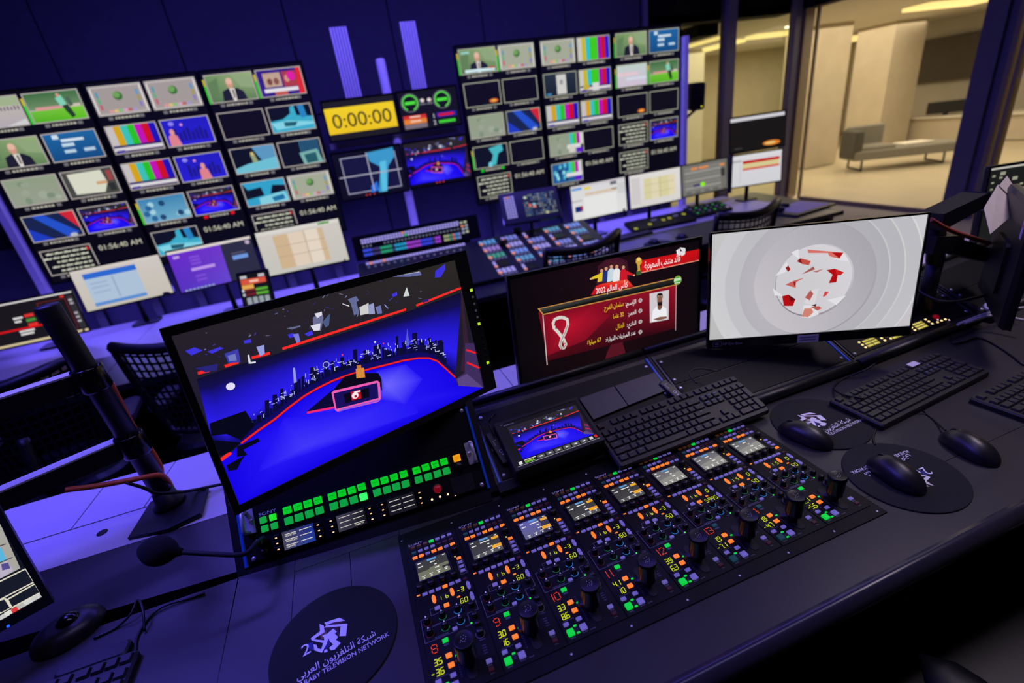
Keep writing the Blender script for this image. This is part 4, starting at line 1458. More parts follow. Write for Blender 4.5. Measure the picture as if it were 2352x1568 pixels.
    for y, k in ((231, 'o'), (221, 'p'), (211, 'p'), (201, 'p')) if i != 7 else ((231, 'p'), (221, 'p'), (211, 'p'), (200, 'o')):
        B(92, y, k, 8.6, 5.2)
    for a, b in (((86.5, 226), (86.5, 194)), ((86.5, 194), (98, 194)), ((98, 194), (98, 226))):
        pr.line([pin(*a), pin(*b)], 0.0006, INK)
    button(t, 0.008, 0.1855, 0.0058, 0.0022, kmat('o'), z0, 0.0008, 'indicator_light', 0.0008, ch=.0002)
    for c in range(6):
        B(19 + 11.9 * c, 183, 'o' if (c == 3 and rowd[1] == 'o') else 'p', 9.2, 5.2)
    B(91, 182, 'd', 7, 4.4)
    for x, y, k in ((31.5, 166.5, 'o'), (63.5, 166.5, 'o'), (93, 167, 'p'), (93, 143.5, 'p')):
        place(LENS[(k, True)], 'arrow_button', t, Matrix.Translation((x / 1000, y / 1000 + .0006, z0)))
        place(LENS[(k, False)], 'arrow_button', t, Matrix.Translation((x / 1000, y / 1000 - .0006, z0)))
    YL = (214, 226, 10)
    pr.rect(*pin(36, 171), *pin(58, 156), (10, 10, 12))
    dp.seg7(dg[0], 0.0395, 0.1630, 0.0072, YL)
    dp.seg7(dg[1], 0.0515, 0.1630, 0.0072, YL)
    dp.seg7(dg[2], 0.0715 if len(dg[2]) > 1 else .079, 0.1640, 0.0085, YL)
    dp.seg7(dg[3], 0.0725 if len(dg[3]) < 3 else .060, 0.1420, 0.0085, YL)
    button(t, 0.0715, 0.1525, 0.0058, 0.0026, kmat('o'), z0, 0.0008, 'indicator_light', 0.001, ch=.0002)
    B(33.5, 147.5, 'p', 9.2, 6.4)
    B(49, 146, 'o' if i in (0, 1, 5, 6, 7) else 'p', 9.2, 6.4)
    # paint boxes with dials
    for ln in (((3, 137), (3, 95)), ((3, 95), (55, 95)), ((3, 137), (8, 137.4)), ((21, 150), (27, 150.4)), ((21, 150), (21, 138)), ((21, 138), (33, 138)),
               ((56, 138), (96, 138)), ((96, 138), (96, 116)), ((96, 116), (77, 116)), ((77, 116), (77, 95)), ((77, 95), (68, 95)), ((24, 119), (64, 119))):
        pr.line([pin(*ln[0]), pin(*ln[1])], 0.0006, INK)
    pr.text('WHITE', *pin(25, 118.5), 0.0028, INK)
    pr.text('BLACK/FLARE', *pin(30, 97.5), 0.0026, INK, width=0.021)
    for y0, yy in ((129, 'rgb'), (108, 'rgb')):
        for k_, c in enumerate(yy):
            x = 13 + 25.5 * k_
            tr = Matrix.Translation((x / 1000, y0 / 1000, z0))
            o = place(rk_small, 'dial', t, tr)
            place(rk_ptr, 'pointer', o, Matrix.Rotation(math.radians(-12 + 9 * ((i * 7 + k_ * 3 + y0) % 5)), 4, 'Z'))
            place(rings_[c], 'dial_ring', t, tr @ Matrix.Translation((0, -.0004, 0)))
    B(52, 99, 'p', 8.2, 5.0)
    for x, y in ((87, 127), (87, 106), (88, 89)):
        place(rk_enc, 'dial', t, Matrix.Translation((x / 1000, y / 1000, z0)) @ Matrix.Scale(0.8, 4))
    led(t, 0.079, 0.097, (40, 255, 60), 0.0014, z0)
    place(rk_enc, 'dial', t, Matrix.Translation((0.087, 0.0735, z0)))
    pr.ell(.587, .5 - .0735, 0.0075, 0.0075, INK, 20)
    pr.ell(.587, .5 - .0735, 0.0068, 0.0068, (16, 16, 19), 20)
    pr.text('COARSE', *pin(87, 63.5), 0.0018, INK)
    # lower part
    B(33.5, 86.5, 'g' if i not in (5, 6) else 't', 9.4, 6.8)
    pr.rect(*pin(29.5, 81.5), *pin(37.5, 78), (78, 74, 96))
    x0 = 0.0105 if len(num) == 1 else 0.0065
    dp.k += 1
    for ch in num:
        for r, row in enumerate(DOTS[ch].split()):
            for c, bit in enumerate(row):
                if bit == '1':
                    X, Y = x0 + c * 0.0021, 0.0870 - r * 0.0022
                    q = [(X - .0009, Y), (X, Y - .0010), (X + .0009, Y), (X, Y + .0010)]
                    dp.raw(q, [lin((255, 74, 34))] * 4)
        x0 += 0.0100 if ch == '1' and len(num) > 1 else 0.0125
        if ch == '1':
            x0 -= 0.002
    OY = 0.0585
    for s_, y in ((iris, OY), (blk, 0.0430)):
        n_ = len(s_.replace('.', ''))
        dp.seg7(s_, 0.0245 - 0.0073 * n_, y, 0.0096, YL, 0.0046)
    B(33.2, 61, 'o', 9.4, 7.0)
    B(33.2, 45.5, 'o', 9.4, 7.0)
    pr.text('IRIS', *pin(16, 51.2), 0.0018, INK)
    pr.text('MASTER BLACK', *pin(17, 35.5), 0.0018, INK, width=0.019)
    B(32.6, 30, 'p', 9.0, 6.0)
    B(10.4, 29.6, 'p', 9.0, 6.0)
    button(t, 0.022, 0.0226, 0.0056, 0.0030, kmat('g'), z0, 0.0008, 'indicator_light', 0.0012, ch=.0002)
    if i > 1 and i not in (5,):
        button(t, 0.022, 0.0106, 0.0056, 0.0030, kmat('g'), z0, 0.0008, 'indicator_light', 0.0012, ch=.0002)
    B(11, 14.6, 't' if i in (5, 6) else 'g', 11, 10.6, 'power_button', 0.0035)
    B(32.6, 14.6, 'p', 10.6, 10.2, 'preview_button', 0.0030)
    for y in (19.5, 16.8, 14.2):
        pr.line([pin(19, y), pin(25, y)], 0.0009, (74, 70, 96))
    pr.rect(*pin(7, 7.8), *pin(15, 5.2), (70, 68, 84))
    pr.text('PREVIEW', *pin(32, 7.2), 0.0017, INK)
    pr.text('MASTER', *pin(45, 7.0), 0.0017, INK)
    for k_ in range(13):
        pr.rect(*pin(42.5, 68 - k_ * 3.7), *pin(45.2, 66.6 - k_ * 3.7), (58, 54, 96))
    button(t, 0.0438, 0.0560, 0.0046, 0.0030, kmat('g'), z0, 0.0006, 'indicator_light', 0.0006, ch=.0002)
    for k_ in range(4):
        pr.rect(*pin(83.5, 54.5 - k_ * 4.2), *pin(89.5, 52.8 - k_ * 4.2), (66, 62, 84))
    B(86.8, 27, 'p', 9.0, 6.6)
    pr.rect(*pin(83, 22.6), *pin(90, 19.4), (84, 80, 100))
    B(86.4, 14.5, 'd', 8.0, 6.0, 'call_button')
    pr.text('CALL', *pin(86.4, 8.6), 0.0020, INK)
    place(slot_mesh, 'lever_slot', t, Matrix.Translation((0.0595, 0.042, z0)))
    js = bpy.data.objects.new('joystick', None)
    js.empty_display_size = .01
    _link(js, t, Matrix.Translation((0.0590, 0.0345 + .002 * ((i * 5) % 3), z0)))
    place(stick_stem, 'stem', js)
    place(stick_cap, 'grip', js)
    place(gsp, 'grip_marks', js)
    place(lever_mesh, 'side_lever', js)
    pr.build('panel_lettering', PRINT, t)['kind'] = 'stuff'
    dp.build('lit_digits', SCREEN, t)['kind'] = 'stuff'

# ------------------------------------------------------------------ small field monitor lying on bay 2
FS = frame(0.358, 0.403, 0.832, -1.0, -72.0, 1.5)
fs = thing('field_monitor', 'small black field monitor lying on the rack bay, showing the studio', 'monitor', FS)
MB().rbox(0, 0, 0.214, 0.138, -0.034, 0.0, 0.004, 0.0015).build('body', M['rack'], fs)
bezel(fs, 0.098, 0.060, -0.1055, 0.1055, -0.0675, 0.0675, M['black'], 0.0025)
cv = CV(0.196, 0.120, 0.0006)
cv.rect(0, 0, 1, 1, (18, 16, 22))
cv.reg = (0.09, 0.10, 0.97, 0.87)
studio(cv, False)
cv.reg = (0, 0, 1, 1)
cv.rect(0, .88, 1, 1, (20, 20, 24))
cv.line([(0, .985), (1, .985)], 0.004, (190, 190, 196))
for k_ in range(6):
    cv.rect(.25 + k_ * .105, .895, .335 + k_ * .105, .965, (86, 88, 90))
    cv.rect(.275 + k_ * .105, .92, .31 + k_ * .105, .94, (226, 226, 226))
cv.rect(.03, .90, .07, .96, (220, 220, 220))
cv.rect(.10, .895, .235, .91, (220, 220, 220))
cv.rect(.10, .925, .20, .94, (190, 220, 70))
cv.rect(.10, .95, .215, .962, (120, 220, 60))
cv.rect(.89, .90, .93, .96, (206, 206, 206))
cv.rect(.955, .89, .985, .95, (220, 40, 36))
cv.build('screen', SCREEN, fs)
cv = CV(1, 1, 0.0018)
cv.line([(.5 - .094 + .001 * k, .5 - .0595 + .0035 * abs(math.sin(k * .35 + .3)) - .002) for k in range(8)], 0.0009, (230, 228, 240))
cv.text('seetron', .5 - .074, .5 - .0548, 0.0042, (230, 228, 240), width=0.024)
cv.build('brand_lettering', PRINT, fs)
MB().rbox(0, -0.0695, 0.010, 0.003, -0.02, -0.008, 0.001, 0.0003).build('front_button', M['black'], fs)

# flat charging plates behind the keyboard on bay 2
for k_, (pts, lab) in enumerate(((((1330, 920), (1408, 892), (1440, 936), (1362, 968)), 'dark grey flat plate on the rack bay beside the field monitor'),
                                 (((1411, 891), (1502, 860), (1530, 900), (1442, 935)), 'dark grey flat plate on the rack bay touching the blue trim'))):
    F2 = b2.matrix_world @ fm2
    q = [pl(*p, F2) for p in pts]
    a = sum(q[i][0] * q[(i + 1) % 4][1] - q[(i + 1) % 4][0] * q[i][1] for i in range(4))
    if a < 0:
        q.reverse()
    o = MB().prism(q, 0.0046, 0.0095).build('cover_plate', M['housing'])
    o.matrix_world = F2
    tag(o, lab, 'plate')

# little extension pods lying along the rails
for k_, (pa_, pb_, lab) in enumerate((((1127, 1003), (1163, 1062), 'slim black usb pod left of the small field monitor'), ((1522, 884), (1556, 914), 'slim black usb pod with white mark above the keyboard'))):
    F2 = b2.matrix_world @ fm2 @ Matrix.Translation((0, 0, .003))
    (xa, ya), (xb, yb) = pl(*pa_, F2), pl(*pb_, F2)
    ln = math.hypot(xb - xa, yb - ya) + .012
    fmx = F2 @ Matrix.Translation(((xa + xb) / 2, (ya + yb) / 2, 0)) @ Matrix.Rotation(math.atan2(yb - ya, xb - xa), 4, 'Z')
    t = thing('usb_pod', lab, 'usb hub', fmx)
    MB().rbox(0, 0, ln, 0.024, 0, 0.012, 0.004, 0.002).build('body', M['black'], t)
    cv = CV(1, 1, 0.0121)
    cv.line([(.5 - .018, .5 - .004), (.5 - .018, .5 + .004), (.5 - .004, .5 + .004)], 0.0010, (235, 235, 245))
    cv.ell(.5 + .012, .5, .004, .004, (235, 235, 245), 12)
    cv.ell(.5 + .012, .5, .0028, .0028, (40, 40, 46), 12)
    cv.rect(.5 + .020, .5 - .002, .5 + .023, .5 + .002, (225, 225, 245))
    cv.build('pod_marks', PRINT, t)

# ------------------------------------------------------------------ keyboards
KM = {}


def keymesh(wu, hu=1, m_=None):
    m_ = m_ or M['key']
    k = (wu, hu, m_.name)
    if k not in KM:
        w_, h_ = wu * 0.01905 - 0.0022, hu * 0.0190 - 0.0022
        mb = MB()
        a, b = rrect(w_, h_, 0.0015, 2), rrect(w_ - 0.0034, h_ - 0.0036, 0.0015, 2)
        mb.rings([[(x, y, 0) for x, y in a], [(x, y, 0.0012) for x, y in a], [(x, y + 0.0004, 0.0052) for x, y in b]])
        KM[k] = mb.mesh('key', m_)
    return KM[k]


ROWS = [(0.0, [(1, 'Esc'), (-1,), (1, ''), (1, ''), (1, ''), (1, ''), (-.5,), (1, ''), (1, ''), (1, ''), (1, ''), (-.5,), (1, ''), (1, ''), (1, ''), (1, '')]),
        (1.3, [(1, '`')] + [(1, c) for c in '1234567890-='] + [(2, '')]),
        (2.3, [(1.5, '')] + [(1, c) for c in 'QWERTYUIOP[]'] + [(1.5, '')]),
        (3.3, [(1.75, '')] + [(1, c) for c in "ASDFGHJKL;'"] + [(2.25, '')]),
        (4.3, [(2.25, '')] + [(1, c) for c in 'ZXCVBNM,./'] + [(2.75, '')]),
        (5.3, [(1.25, ''), (1.25, ''), (1.25, ''), (6.25, ''), (1.25, ''), (1.25, ''), (1.25, ''), (1.25, '')])]
ARK = dict(zip('QWERTYUIOPASDFGHJKLZXCVBNM', 'ض ص ث ق ف غ ع ه خ ح ش س ي ب ل ا ت ن م ئ ء ؤ ر ى ة و'.split()))


def keyboard(label, fm, scale=1.0, legends=True, ink=(150, 150, 165), media=True):
    t = thing('keyboard', label, 'keyboard', fm @ Matrix.Scale(scale, 4))
    MB().rings([[(x, y, 0) for x, y in rrect(0.440, 0.136, 0.006)], [(x, y, 0.010) for x, y in rrect(0.440, 0.136, 0.006)],
                [(x * .985, y * .965, 0.0135) for x, y in rrect(0.440, 0.136, 0.006)]]).build('body', M['kbody'], t)
    cv = CV(1, 1, 0.0189, .00003)
    x00, y00 = -0.2115, 0.0535
    u_ = 0.01905

    def k_(xu, yu, wu, leg, hu=1):
        x = x00 + (xu + wu / 2) * u_
        y = y00 - (yu + (hu - 1) / 2) * u_
        place(keymesh(wu, hu), 'key', t, Matrix.Translation((x, y, 0.0132)))
        if legends and leg:
            cv.text(leg, x - .003 + .5, .5 - y - .0022, 0.0027, ink)
            if leg in ARK:
                cv.text(ARK[leg], x + .003 + .5, .5 - y + .003, 0.0022, ink)
        elif legends and wu > 1.2 and wu < 6:
            cv.rect(x - .004 + .5, .5 - y - .003, x + .002 + .5, .5 - y - .0022, ink)

    for yu, row in ROWS:
        xu = 0
        for kd in row:
            if kd[0] < 0:
                xu += -kd[0]
                continue
            k_(xu, yu, kd[0], kd[1])
            xu += kd[0]
    for c in range(3):
        k_(15.25 + c, 0, 1, '')
        for yu in (1.3, 2.3):
            k_(15.25 + c, yu, 1, '')
            if legends:
                cv.rect(x00 + (15.45 + c) * u_ + .5, .5 - y00 + yu * u_ - .003, x00 + (15.8 + c) * u_ + .5, .5 - y00 + yu * u_ - .001, (70, 110, 170))
        k_(15.25 + c, 5.3, 1, '')
    k_(16.25, 4.3, 1, '')
    for r in range(4):
        for c in range(3):
            if r == 0:
                k_(18.5 + c, 1.3, 1, '')
            else:
                k_(18.5 + c, 1.3 + r, 1, '789456123'[(r - 1) * 3 + c])
    k_(21.5, 1.3, 1, '')
    k_(21.5, 2.3, 1, '+', 2)
    k_(21.5, 4.3, 1, '', 2)
    k_(18.5, 5.3, 2, '0')
    k_(20.5, 5.3, 1, '.')
    if media:
        for c in range(4):
            k_(18.5 + c, 0, 1, '')
    if legends:
        cv.build('key_legends', PRINT, t)['kind'] = 'stuff'
    return t


def kb_frame(fl, fr, bl):
    """frame on three top corners: front-left, front-right, back-left"""
    ex = (fr - fl).normalized()
    ey = (bl - fl)
    ey = (ey - ex * ey.dot(ex))
    d = ey.length
    ey.normalize()
    ez = ex.cross(ey)
    c = fl + (fr - fl) / 2 + ey * d / 2
    m = Matrix((ex, ey, ez)).transposed().to_4x4()
    m.translation = c - ez * 0.016
    return m, (fr - fl).length / 0.44


m, s_ = kb_frame(pz(1425, 1070, .776), pz(1770, 937, .776), pz(1374, 970, .812))
kb1 = keyboard('black keyboard with Arabic and Latin letters leaning on the rack bay', m, s_)
led(kb1, 0.150, 0.062, (255, 255, 255), 0.0012, 0.0135)
m, s_ = kb_frame(pz(2030, 975, .768), pz(2277, 850, .768), pz(1905, 915, .772))
kb2 = keyboard('black keyboard with a violet note on it, at the right on the desk', m, s_, True, (70, 68, 76))
o = MB().rbox(0.105, 0.056, 0.034, 0.018, 0.0187, 0.0191, 0.001, 0.0001).build('sticky_note', M['paper'], kb2)
m = flat(1.510, 0.072, Z, 4.0)
kb3 = keyboard('black keyboard cut off by the right edge of the picture', m, 1.0, True, (70, 68, 76))
p0 = pz(318, 1500, .765)
m = flat(p0.x - 0.235, p0.y - 0.055, Z, -1.0)
kb4 = keyboard('dark keyboard with a small green light in the bottom left corner', m, 1.05, True, (120, 118, 160))
led(kb4, 0.125, 0.058, (220, 255, 0), 0.0020, 0.0135)
MB().rbox(0.150, 0.083, 0.10, 0.030, 0, 0.012, 0.008, 0.003).build('rear_hump', M['kbody'], kb4)

# ------------------------------------------------------------------ mouse pads with the channel mark
padm = None
LOGO = [[(525, 470), (650, 428), (698, 452), (600, 468), (540, 492)], [(540, 492), (718, 478), (705, 580), (650, 582), (660, 500), (522, 512)],
        [(485, 482), (520, 495), (528, 548), (430, 612), (412, 600), (490, 540)], [(520, 585), (600, 520), (630, 545), (560, 600), (545, 640), (528, 640)],
        [(412, 605), (530, 618), (548, 640), (505, 720), (442, 700), (436, 650), (460, 655), (470, 684), (500, 690), (515, 640), (425, 620)],
        [(560, 600), (612, 560), (640, 590), (620, 612), (660, 640), (612, 694), (580, 700), (565, 680), (600, 650), (575, 630)],
        [(525, 700), (548, 690), (552, 712), (524, 720)], [(506, 580), (540, 565), (552, 580), (520, 592)]]
TINT = [([(540, 475), (650, 460), (700, 470), (590, 485)], (70, 14, 44)), ([(520, 500), (640, 505), (650, 580), (600, 540), (560, 560)], (58, 12, 44)),
        ([(480, 560), (540, 530), (550, 590), (500, 605)], (120, 84, 54)), ([(390, 640), (430, 632), (440, 700), (400, 690)], (24, 36, 130)),
        ([(520, 620), (580, 590), (570, 660), (530, 700)], (22, 34, 120)), ([(610, 600), (655, 625), (620, 660)], (30, 80, 110))]


def mousepad(x, y, yaw, label, r=0.1005):
    """the mark is drawn in the pad's own upright frame"""
    t = thing('mouse_pad', label, 'mouse pad', flat(x, y, Z, yaw), 'round mouse pads with the channel mark')
    MB().lathe([(r, 0), (r, 0.0022), (r - 0.0008, 0.003), (0, 0.003)], 0, 0, 72, False).build('pad_disc', M['pad'], t)
    cv = CV(1, 1, 0.00315, .00004)
    FP = flat(-0.1335, 0.1665, Z + .003)

    def g(px_, pyy):
        a, b = pl(600 + px_ / 3.618, 1300 + pyy / 3.618, FP)
        ca, sa = math.cos(-PA), math.sin(-PA)
        return (a * ca - b * sa + .5, .5 - (a * sa + b * ca))

    a0 = pl(600 + 400 / 3.618, 1300 + 940 / 3.618, FP)
    a1 = pl(600 + 1060 / 3.618, 1300 + 555 / 3.618, FP)
    PA = math.atan2(a1[1] - a0[1], a1[0] - a0[0])
    for q, c in TINT:
        cv.poly([g(*p) for p in q], c)
    for q in LOGO:
        cv.poly([g(*p) for p in q], (250, 248, 255))
    cv.text('2', *g(372, 690), 0.021, (250, 248, 255))
    e = g(660, 745)
    cv.text(arab('شبكة التلفزيون العربي'), g(945, 545)[0], g(945, 545)[1] + .001, 0.0125, (250, 248, 255), 'R', width=0.122)
    cv.text('ALARABY TELEVISION NETWORK', g(1060, 560)[0], g(1060, 560)[1], 0.0082, (250, 248, 255), 'R', width=0.150)
    cv.build('pad_print', PRINT, t)
    return math.degrees(PA)


PAD_A = 30.0
pa = mousepad(-0.1335, 0.1665, 0.0, 'round black mouse pad lying alone left of the camera panels')
_pd = bpy.data.objects['mouse_pad']
# the print is stored upright: turn each pad so that its lettering runs as in the photograph
_pd.rotation_euler.z = math.radians(pa)
mousepad(0.957, 0.226, 3.2, 'round black mouse pad under the mouse with a round badge')
mousepad(0.940, 0.028, 178.0, 'round black mouse pad under the grey mouse, lettering upside down')


# ------------------------------------------------------------------ mice
def mouse(label, px0, px1, w_=0.062, hgt=0.036, badge=False, zb=Z, split=True):
    """px0 front (buttons end), px1 rear, as pixels on the desk"""
    a, b = pz(*px0, zb + .012), pz(*px1, zb + .014)
    c = (a + b) / 2
    d = (a - b)
    Ls = d.length
    yaw = math.degrees(math.atan2(d.y, d.x)) - 90
    t = thing('computer_mouse', label, 'mouse', flat(c.x, c.y, zb, yaw))
    rs = []
    for k in range(19):
        f = (1 - math.cos(math.pi * k / 18)) / 2
        y = -Ls / 2 + Ls * f
        ww = w_ / 2 * max(0.0, 1 - abs(2 * f - 1) ** 2.6) ** 0.5 * (1.0 - 0.10 * f)
        hh = hgt * (0.30 + 0.70 * math.sin(math.pi * (0.10 + 0.80 * (1 - f) ** 0.85)) ** 0.9) * max(0.0, 1 - abs(2 * f - 1) ** 4) ** .5
        ww, hh = max(ww, 0.0006), max(hh, 0.003)
        ring = []
        for j in range(17):
            an = math.pi * j / 16
            ring.append((ww * math.cos(an), y, 0.002 + hh * math.sin(an) ** 0.75))
        ring += [(-ww * .9, y, 0.0005), (ww * .9, y, 0.0005)]
        rs.append(ring)
    MB().rings([list(reversed(r)) for r in rs], smooth=True).build('shell', M['mouse'], t)
    wy = Ls * 0.27
    MB().lathe([(0.0105, -0.0035), (0.011, -0.002), (0.011, 0.002), (0.0105, 0.0035)], 0, 0, 18).build(
        'scroll_wheel', M['rubber'], t, Matrix.Translation((0, wy, hgt * .66)) @ Matrix.Rotation(math.pi / 2, 4, 'Y'))
    if badge:
        MB().lathe([(0.0062, 0), (0.0062, 0.0006), (0, 0.0009)], 0, 0, 18).build('badge', M['paper'], t, Matrix.Translation((0.006, Ls * 0.02, hgt * 1.005)) @ Matrix.Rotation(math.radians(-12), 4, 'X'))
    return t


mouse('black mouse with a small round badge on the upper mouse pad', (1790, 972), (1915, 1018), 0.058, 0.034, True, Z + .003)
mouse('grey black mouse on the lower right mouse pad', (1998, 1048), (2125, 1125), 0.060, 0.037, False, Z + .003)
mouse('grey black mouse on bare desk below the second keyboard', (2165, 990), (2296, 1060), 0.060, 0.036)
c = pz(146, 1452, .765)
tb = thing('trackball', 'black trackball with a red glow beside the left monitor', 'trackball', flat(c.x, c.y + .01, Z, -60) @ Matrix.Scale(.68, 4))
MB().rings([[(0.062 * k * math.cos(2 * math.pi * j / 28), 0.080 * k * math.sin(2 * math.pi * j / 28), z) for j in range(28)]
            for k, z in ((1, 0), (1, 0.008), (0.95, 0.020), (0.84, 0.030), (0.66, 0.037), (0.45, 0.040))], smooth=True).build('shell', M['mouse'], tb)
MB().lathe([(0.026 * math.cos(a), 0.036 + 0.020 * math.sin(a)) for a in (0, .3, .6, .9, 1.2, 1.45)] + [(0, 0.0562)], 0, 0.01, 22).build('ball', M['blackg'], tb)
for dx in (0.0, 0.018):
    led(tb, 0.020 + dx, -.03 + dx, (150, 6, 10), 0.0022, 0.0335 - dx * .2, 0.8)

# ------------------------------------------------------------------ cables, notes and clutter on the desk
def cable(name, label, pts, r, m_, cat='cable'):
    o = MB().tube(spline(pts, 7), r, 8).build(name, m_)
    return tag(o, label, cat)


zc = Z + 0.003
cable('cable', 'thin black cable running from the left keyboard over the gap', [pz(310, 1500, zc), pz(316, 1460, zc), pz(345, 1415, zc), pz(380, 1390, zc + .002), pz(430, 1375, zc), pz(470, 1362, zc)], 0.0022, M['cable'])
cable('cable', 'thin black looped cable standing up beside the trackball', [pz(215, 1466, zc), pz(268, 1440, zc), pz(300, 1410, zc + .01), pz(316, 1378, zc + .02), pz(328, 1400, zc + .02), pz(332, 1450, zc)], 0.0022, M['cable'])
cable('cable', 'thin black mouse cable near the second keyboard', [pz(2112, 938, zc + .01), pz(2128, 950, zc), pz(2150, 968, zc), pz(2172, 988, zc + .008)], 0.0020, M['cable'])
cable('cable', 'black cable looping over the top of the second keyboard', [pz(2010, 835, zc + .03), pz(1985, 850, zc + .02), pz(1940, 868, zc), pz(1915, 890, zc), pz(1935, 905, zc + .018), pz(1985, 915, zc + .022)], 0.0022, M['cable'])
cable('cable', 'black cable curving across the desk at the right', [pz(2186, 745, zc), pz(2186, 785, zc), pz(2210, 786, zc), pz(2250, 776, zc), pz(2300, 800, zc), pz(2352, 838, zc)], 0.0025, M['cable'])
cable('cable', 'thin black cable between the second keyboard and the lower mouse pad', [pz(2012, 985, zc), pz(2006, 1005, zc), pz(2010, 1022, zc)], 0.0020, M['cable'])
for k_, pts in enumerate((((2200, 745), (2260, 722), (2300, 712), (2352, 706)), ((2215, 742), (2280, 724), (2352, 735)), ((2270, 712), (2262, 702), (2280, 694), (2310, 690)))):
    cable('cable', ('pale violet cable under the right hand monitor, upper one', 'pale violet cable under the right hand monitor, lower one',
                    'short pale cable loop beside the right hand monitor')[k_], [pz(a, b, .80) for a, b in pts], 0.004, M['wcable'])
cable('cable', 'thin black cable hanging over the small field monitor', [py_(1222, 900, .62), py_(1190, 925, .60), py_(1150, 942, .58), pz(1132, 955, .86), pz(1124, 972, .85), pz(1136, 1000, .835)], 0.0020, M['cable'])
cable('cable', 'thin black cable lying on the pale shelf behind the bays', [pz(1092, 942, zc), pz(1140, 932, zc), pz(1180, 915, zc + .01), pz(1200, 905, zc + .03)], 0.0022, M['cable'])
cable('cable', 'thin dark cable over the blank panel behind the keyboard', [pz(1600, 880, .832), pz(1584, 862, .838), pz(1590, 850, .842), pz(1610, 846, .842), pz(1650, 852, .838)], 0.0018, M['cable'])
nt_ = pz(2150, 598, .93)

# ------------------------------------------------------------------ left monitor pole with two arms
pb = pz(395, 1163, Z)
pole = thing('monitor_pole', 'black upright pole with two grey crossbars on a flat base plate', 'monitor stand', Matrix.Translation((pb.x, pb.y, Z)) @ Matrix.Rotation(math.radians(-2.6), 4, 'Y'))
ip = Matrix.Translation((-pb.x, -pb.y, -Z))
bq = [pz(*p, Z + .010) for p in ((292, 1233), (345, 1150), (412, 1128), (478, 1118), (462, 1180), (385, 1215))]
bq = [(q.x - pb.x, q.y - pb.y) for q in bq]
ar_ = sum(bq[i][0] * bq[(i + 1) % 6][1] - bq[(i + 1) % 6][0] * bq[i][1] for i in range(6))
if ar_ < 0:
    bq.reverse()
MB().prism(bq, 0.0, 0.010).build('base_plate', M['rack'], pole)
MB().lathe([(0.034, 0.010), (0.034, 0.020), (0.026, 0.026), (0.0215, 0.05)], 0, 0, 24).build('pole_foot', M['black'], pole)
MB().lathe([(0.0205, 0.02), (0.0205, 0.515), (0.019, 0.518), (0, 0.518)], 0, 0, 24).build('upright', M['black'], pole)
for i, (zc_, px_, pyy) in enumerate(((0.355, 0, 950), (0.185, 60, 1100))):
    MB().lathe([(0.0265, zc_ - 0.026), (0.028, zc_ - 0.022), (0.028, zc_ + 0.022), (0.0265, zc_ + 0.026)], 0, 0, 24).build('collar', M['blackg'], pole)
    e = Vector((-0.60, -0.13, zc_ - 0.004)) if i == 0 else Vector((-0.30, -0.09, zc_ - 0.004))
    s_ = Vector((-0.02, 0, zc_))
    d = (e - s_).normalized()
    n_ = Vector((-d.y, d.x, 0)).normalized()
    vs = []
    for p in (s_, e):
        for a, b in ((-1, -1), (1, -1), (1, 1), (-1, 1)):
            vs.append(p + n_ * 0.016 * a + Vector((0, 0, 0.019)) * b)
    MB().add(vs, [(0, 1, 2, 3), (7, 6, 5, 4), (0, 4, 5, 1), (1, 5, 6, 2), (2, 6, 7, 3), (3, 7, 4, 0)]).build('crossbar', M['rack'], pole)
    vs = []
    for p in (s_, e):
        for a, b in ((-1, 0.019), (1, 0.019), (1, 0.0225), (-1, 0.0225)):
            vs.append(p + n_ * 0.0145 * a + Vector((0, 0, b)))
    MB().add(vs, [(0, 1, 2, 3), (7, 6, 5, 4), (0, 4, 5, 1), (1, 5, 6, 2), (2, 6, 7, 3), (3, 7, 4, 0)]).build('crossbar_cover', M['alup'], pole)
    MB().lathe([(0.024, zc_ - 0.045), (0.024, zc_ + 0.05), (0.018, zc_ + 0.055), (0, zc_ + 0.055)], e.x, e.y, 20).build('pivot', M['black'], pole)
cable('cable', 'orange cable hanging down behind the black pole', [py_(255, 880, pb.y + .03), py_(310, 985, pb.y + .04), py_(345, 1030, pb.y + .04), py_(368, 1070, pb.y + .03), py_(374, 1100, pb.y + .02), pz(400, 1128, Z + .02)], 0.0058, M['orange'])
cable('cable', 'orange cable along the lower crossbar of the pole', [py_(150, 1125, pb.y - .06), py_(220, 1116, pb.y - .05), py_(300, 1102, pb.y - .045), py_(350, 1092, pb.y - .04), py_(372, 1092, pb.y - .03), py_(386, 1104, pb.y), pz(398, 1126, Z + .02)], 0.0058, M['orange'])
cable('cable', 'black cable bundle wrapped round the pole foot', [py_(290, 1108, pb.y - .05), py_(330, 1120, pb.y - .05), py_(360, 1132, pb.y - .045), py_(410, 1130, pb.y - .03), pz(450, 1124, Z + .02), pz(478, 1118, Z + .018), pz(530, 1108, Z + .006)], 0.0036, M['cable'])

# monitor at the lower left corner of the picture
br = pz(125, 1382, 0.835)
rotm = frame(0, 0, 0, 26.1, -27.0)
FL_ = frame(*(br - rotm.to_3x3() @ Vector((0.272, -0.160, 0))), 26.1, -27.0)
t = thing('desk_monitor', 'monitor cut off at lower left showing a grey desktop with framed previews', 'monitor', FL_)
monitor_body(t, -0.272, 0.272, -0.160, 0.160)
bezel(t, 0.263, 0.143, -0.272, 0.272, -0.160, 0.160)
cv = CV(0.526, 0.286, 0.0)


def sl(px_, pyy):
    a, b = pl(px_, pyy, FL_)
    return (a / 0.526 + .5, .5 - b / .286)


def SL(*p):
    return [clampu(sl(*q)) for q in p]


def z1(x, y):
    return (x / 3.7515, 1150 + y / 3.7515)


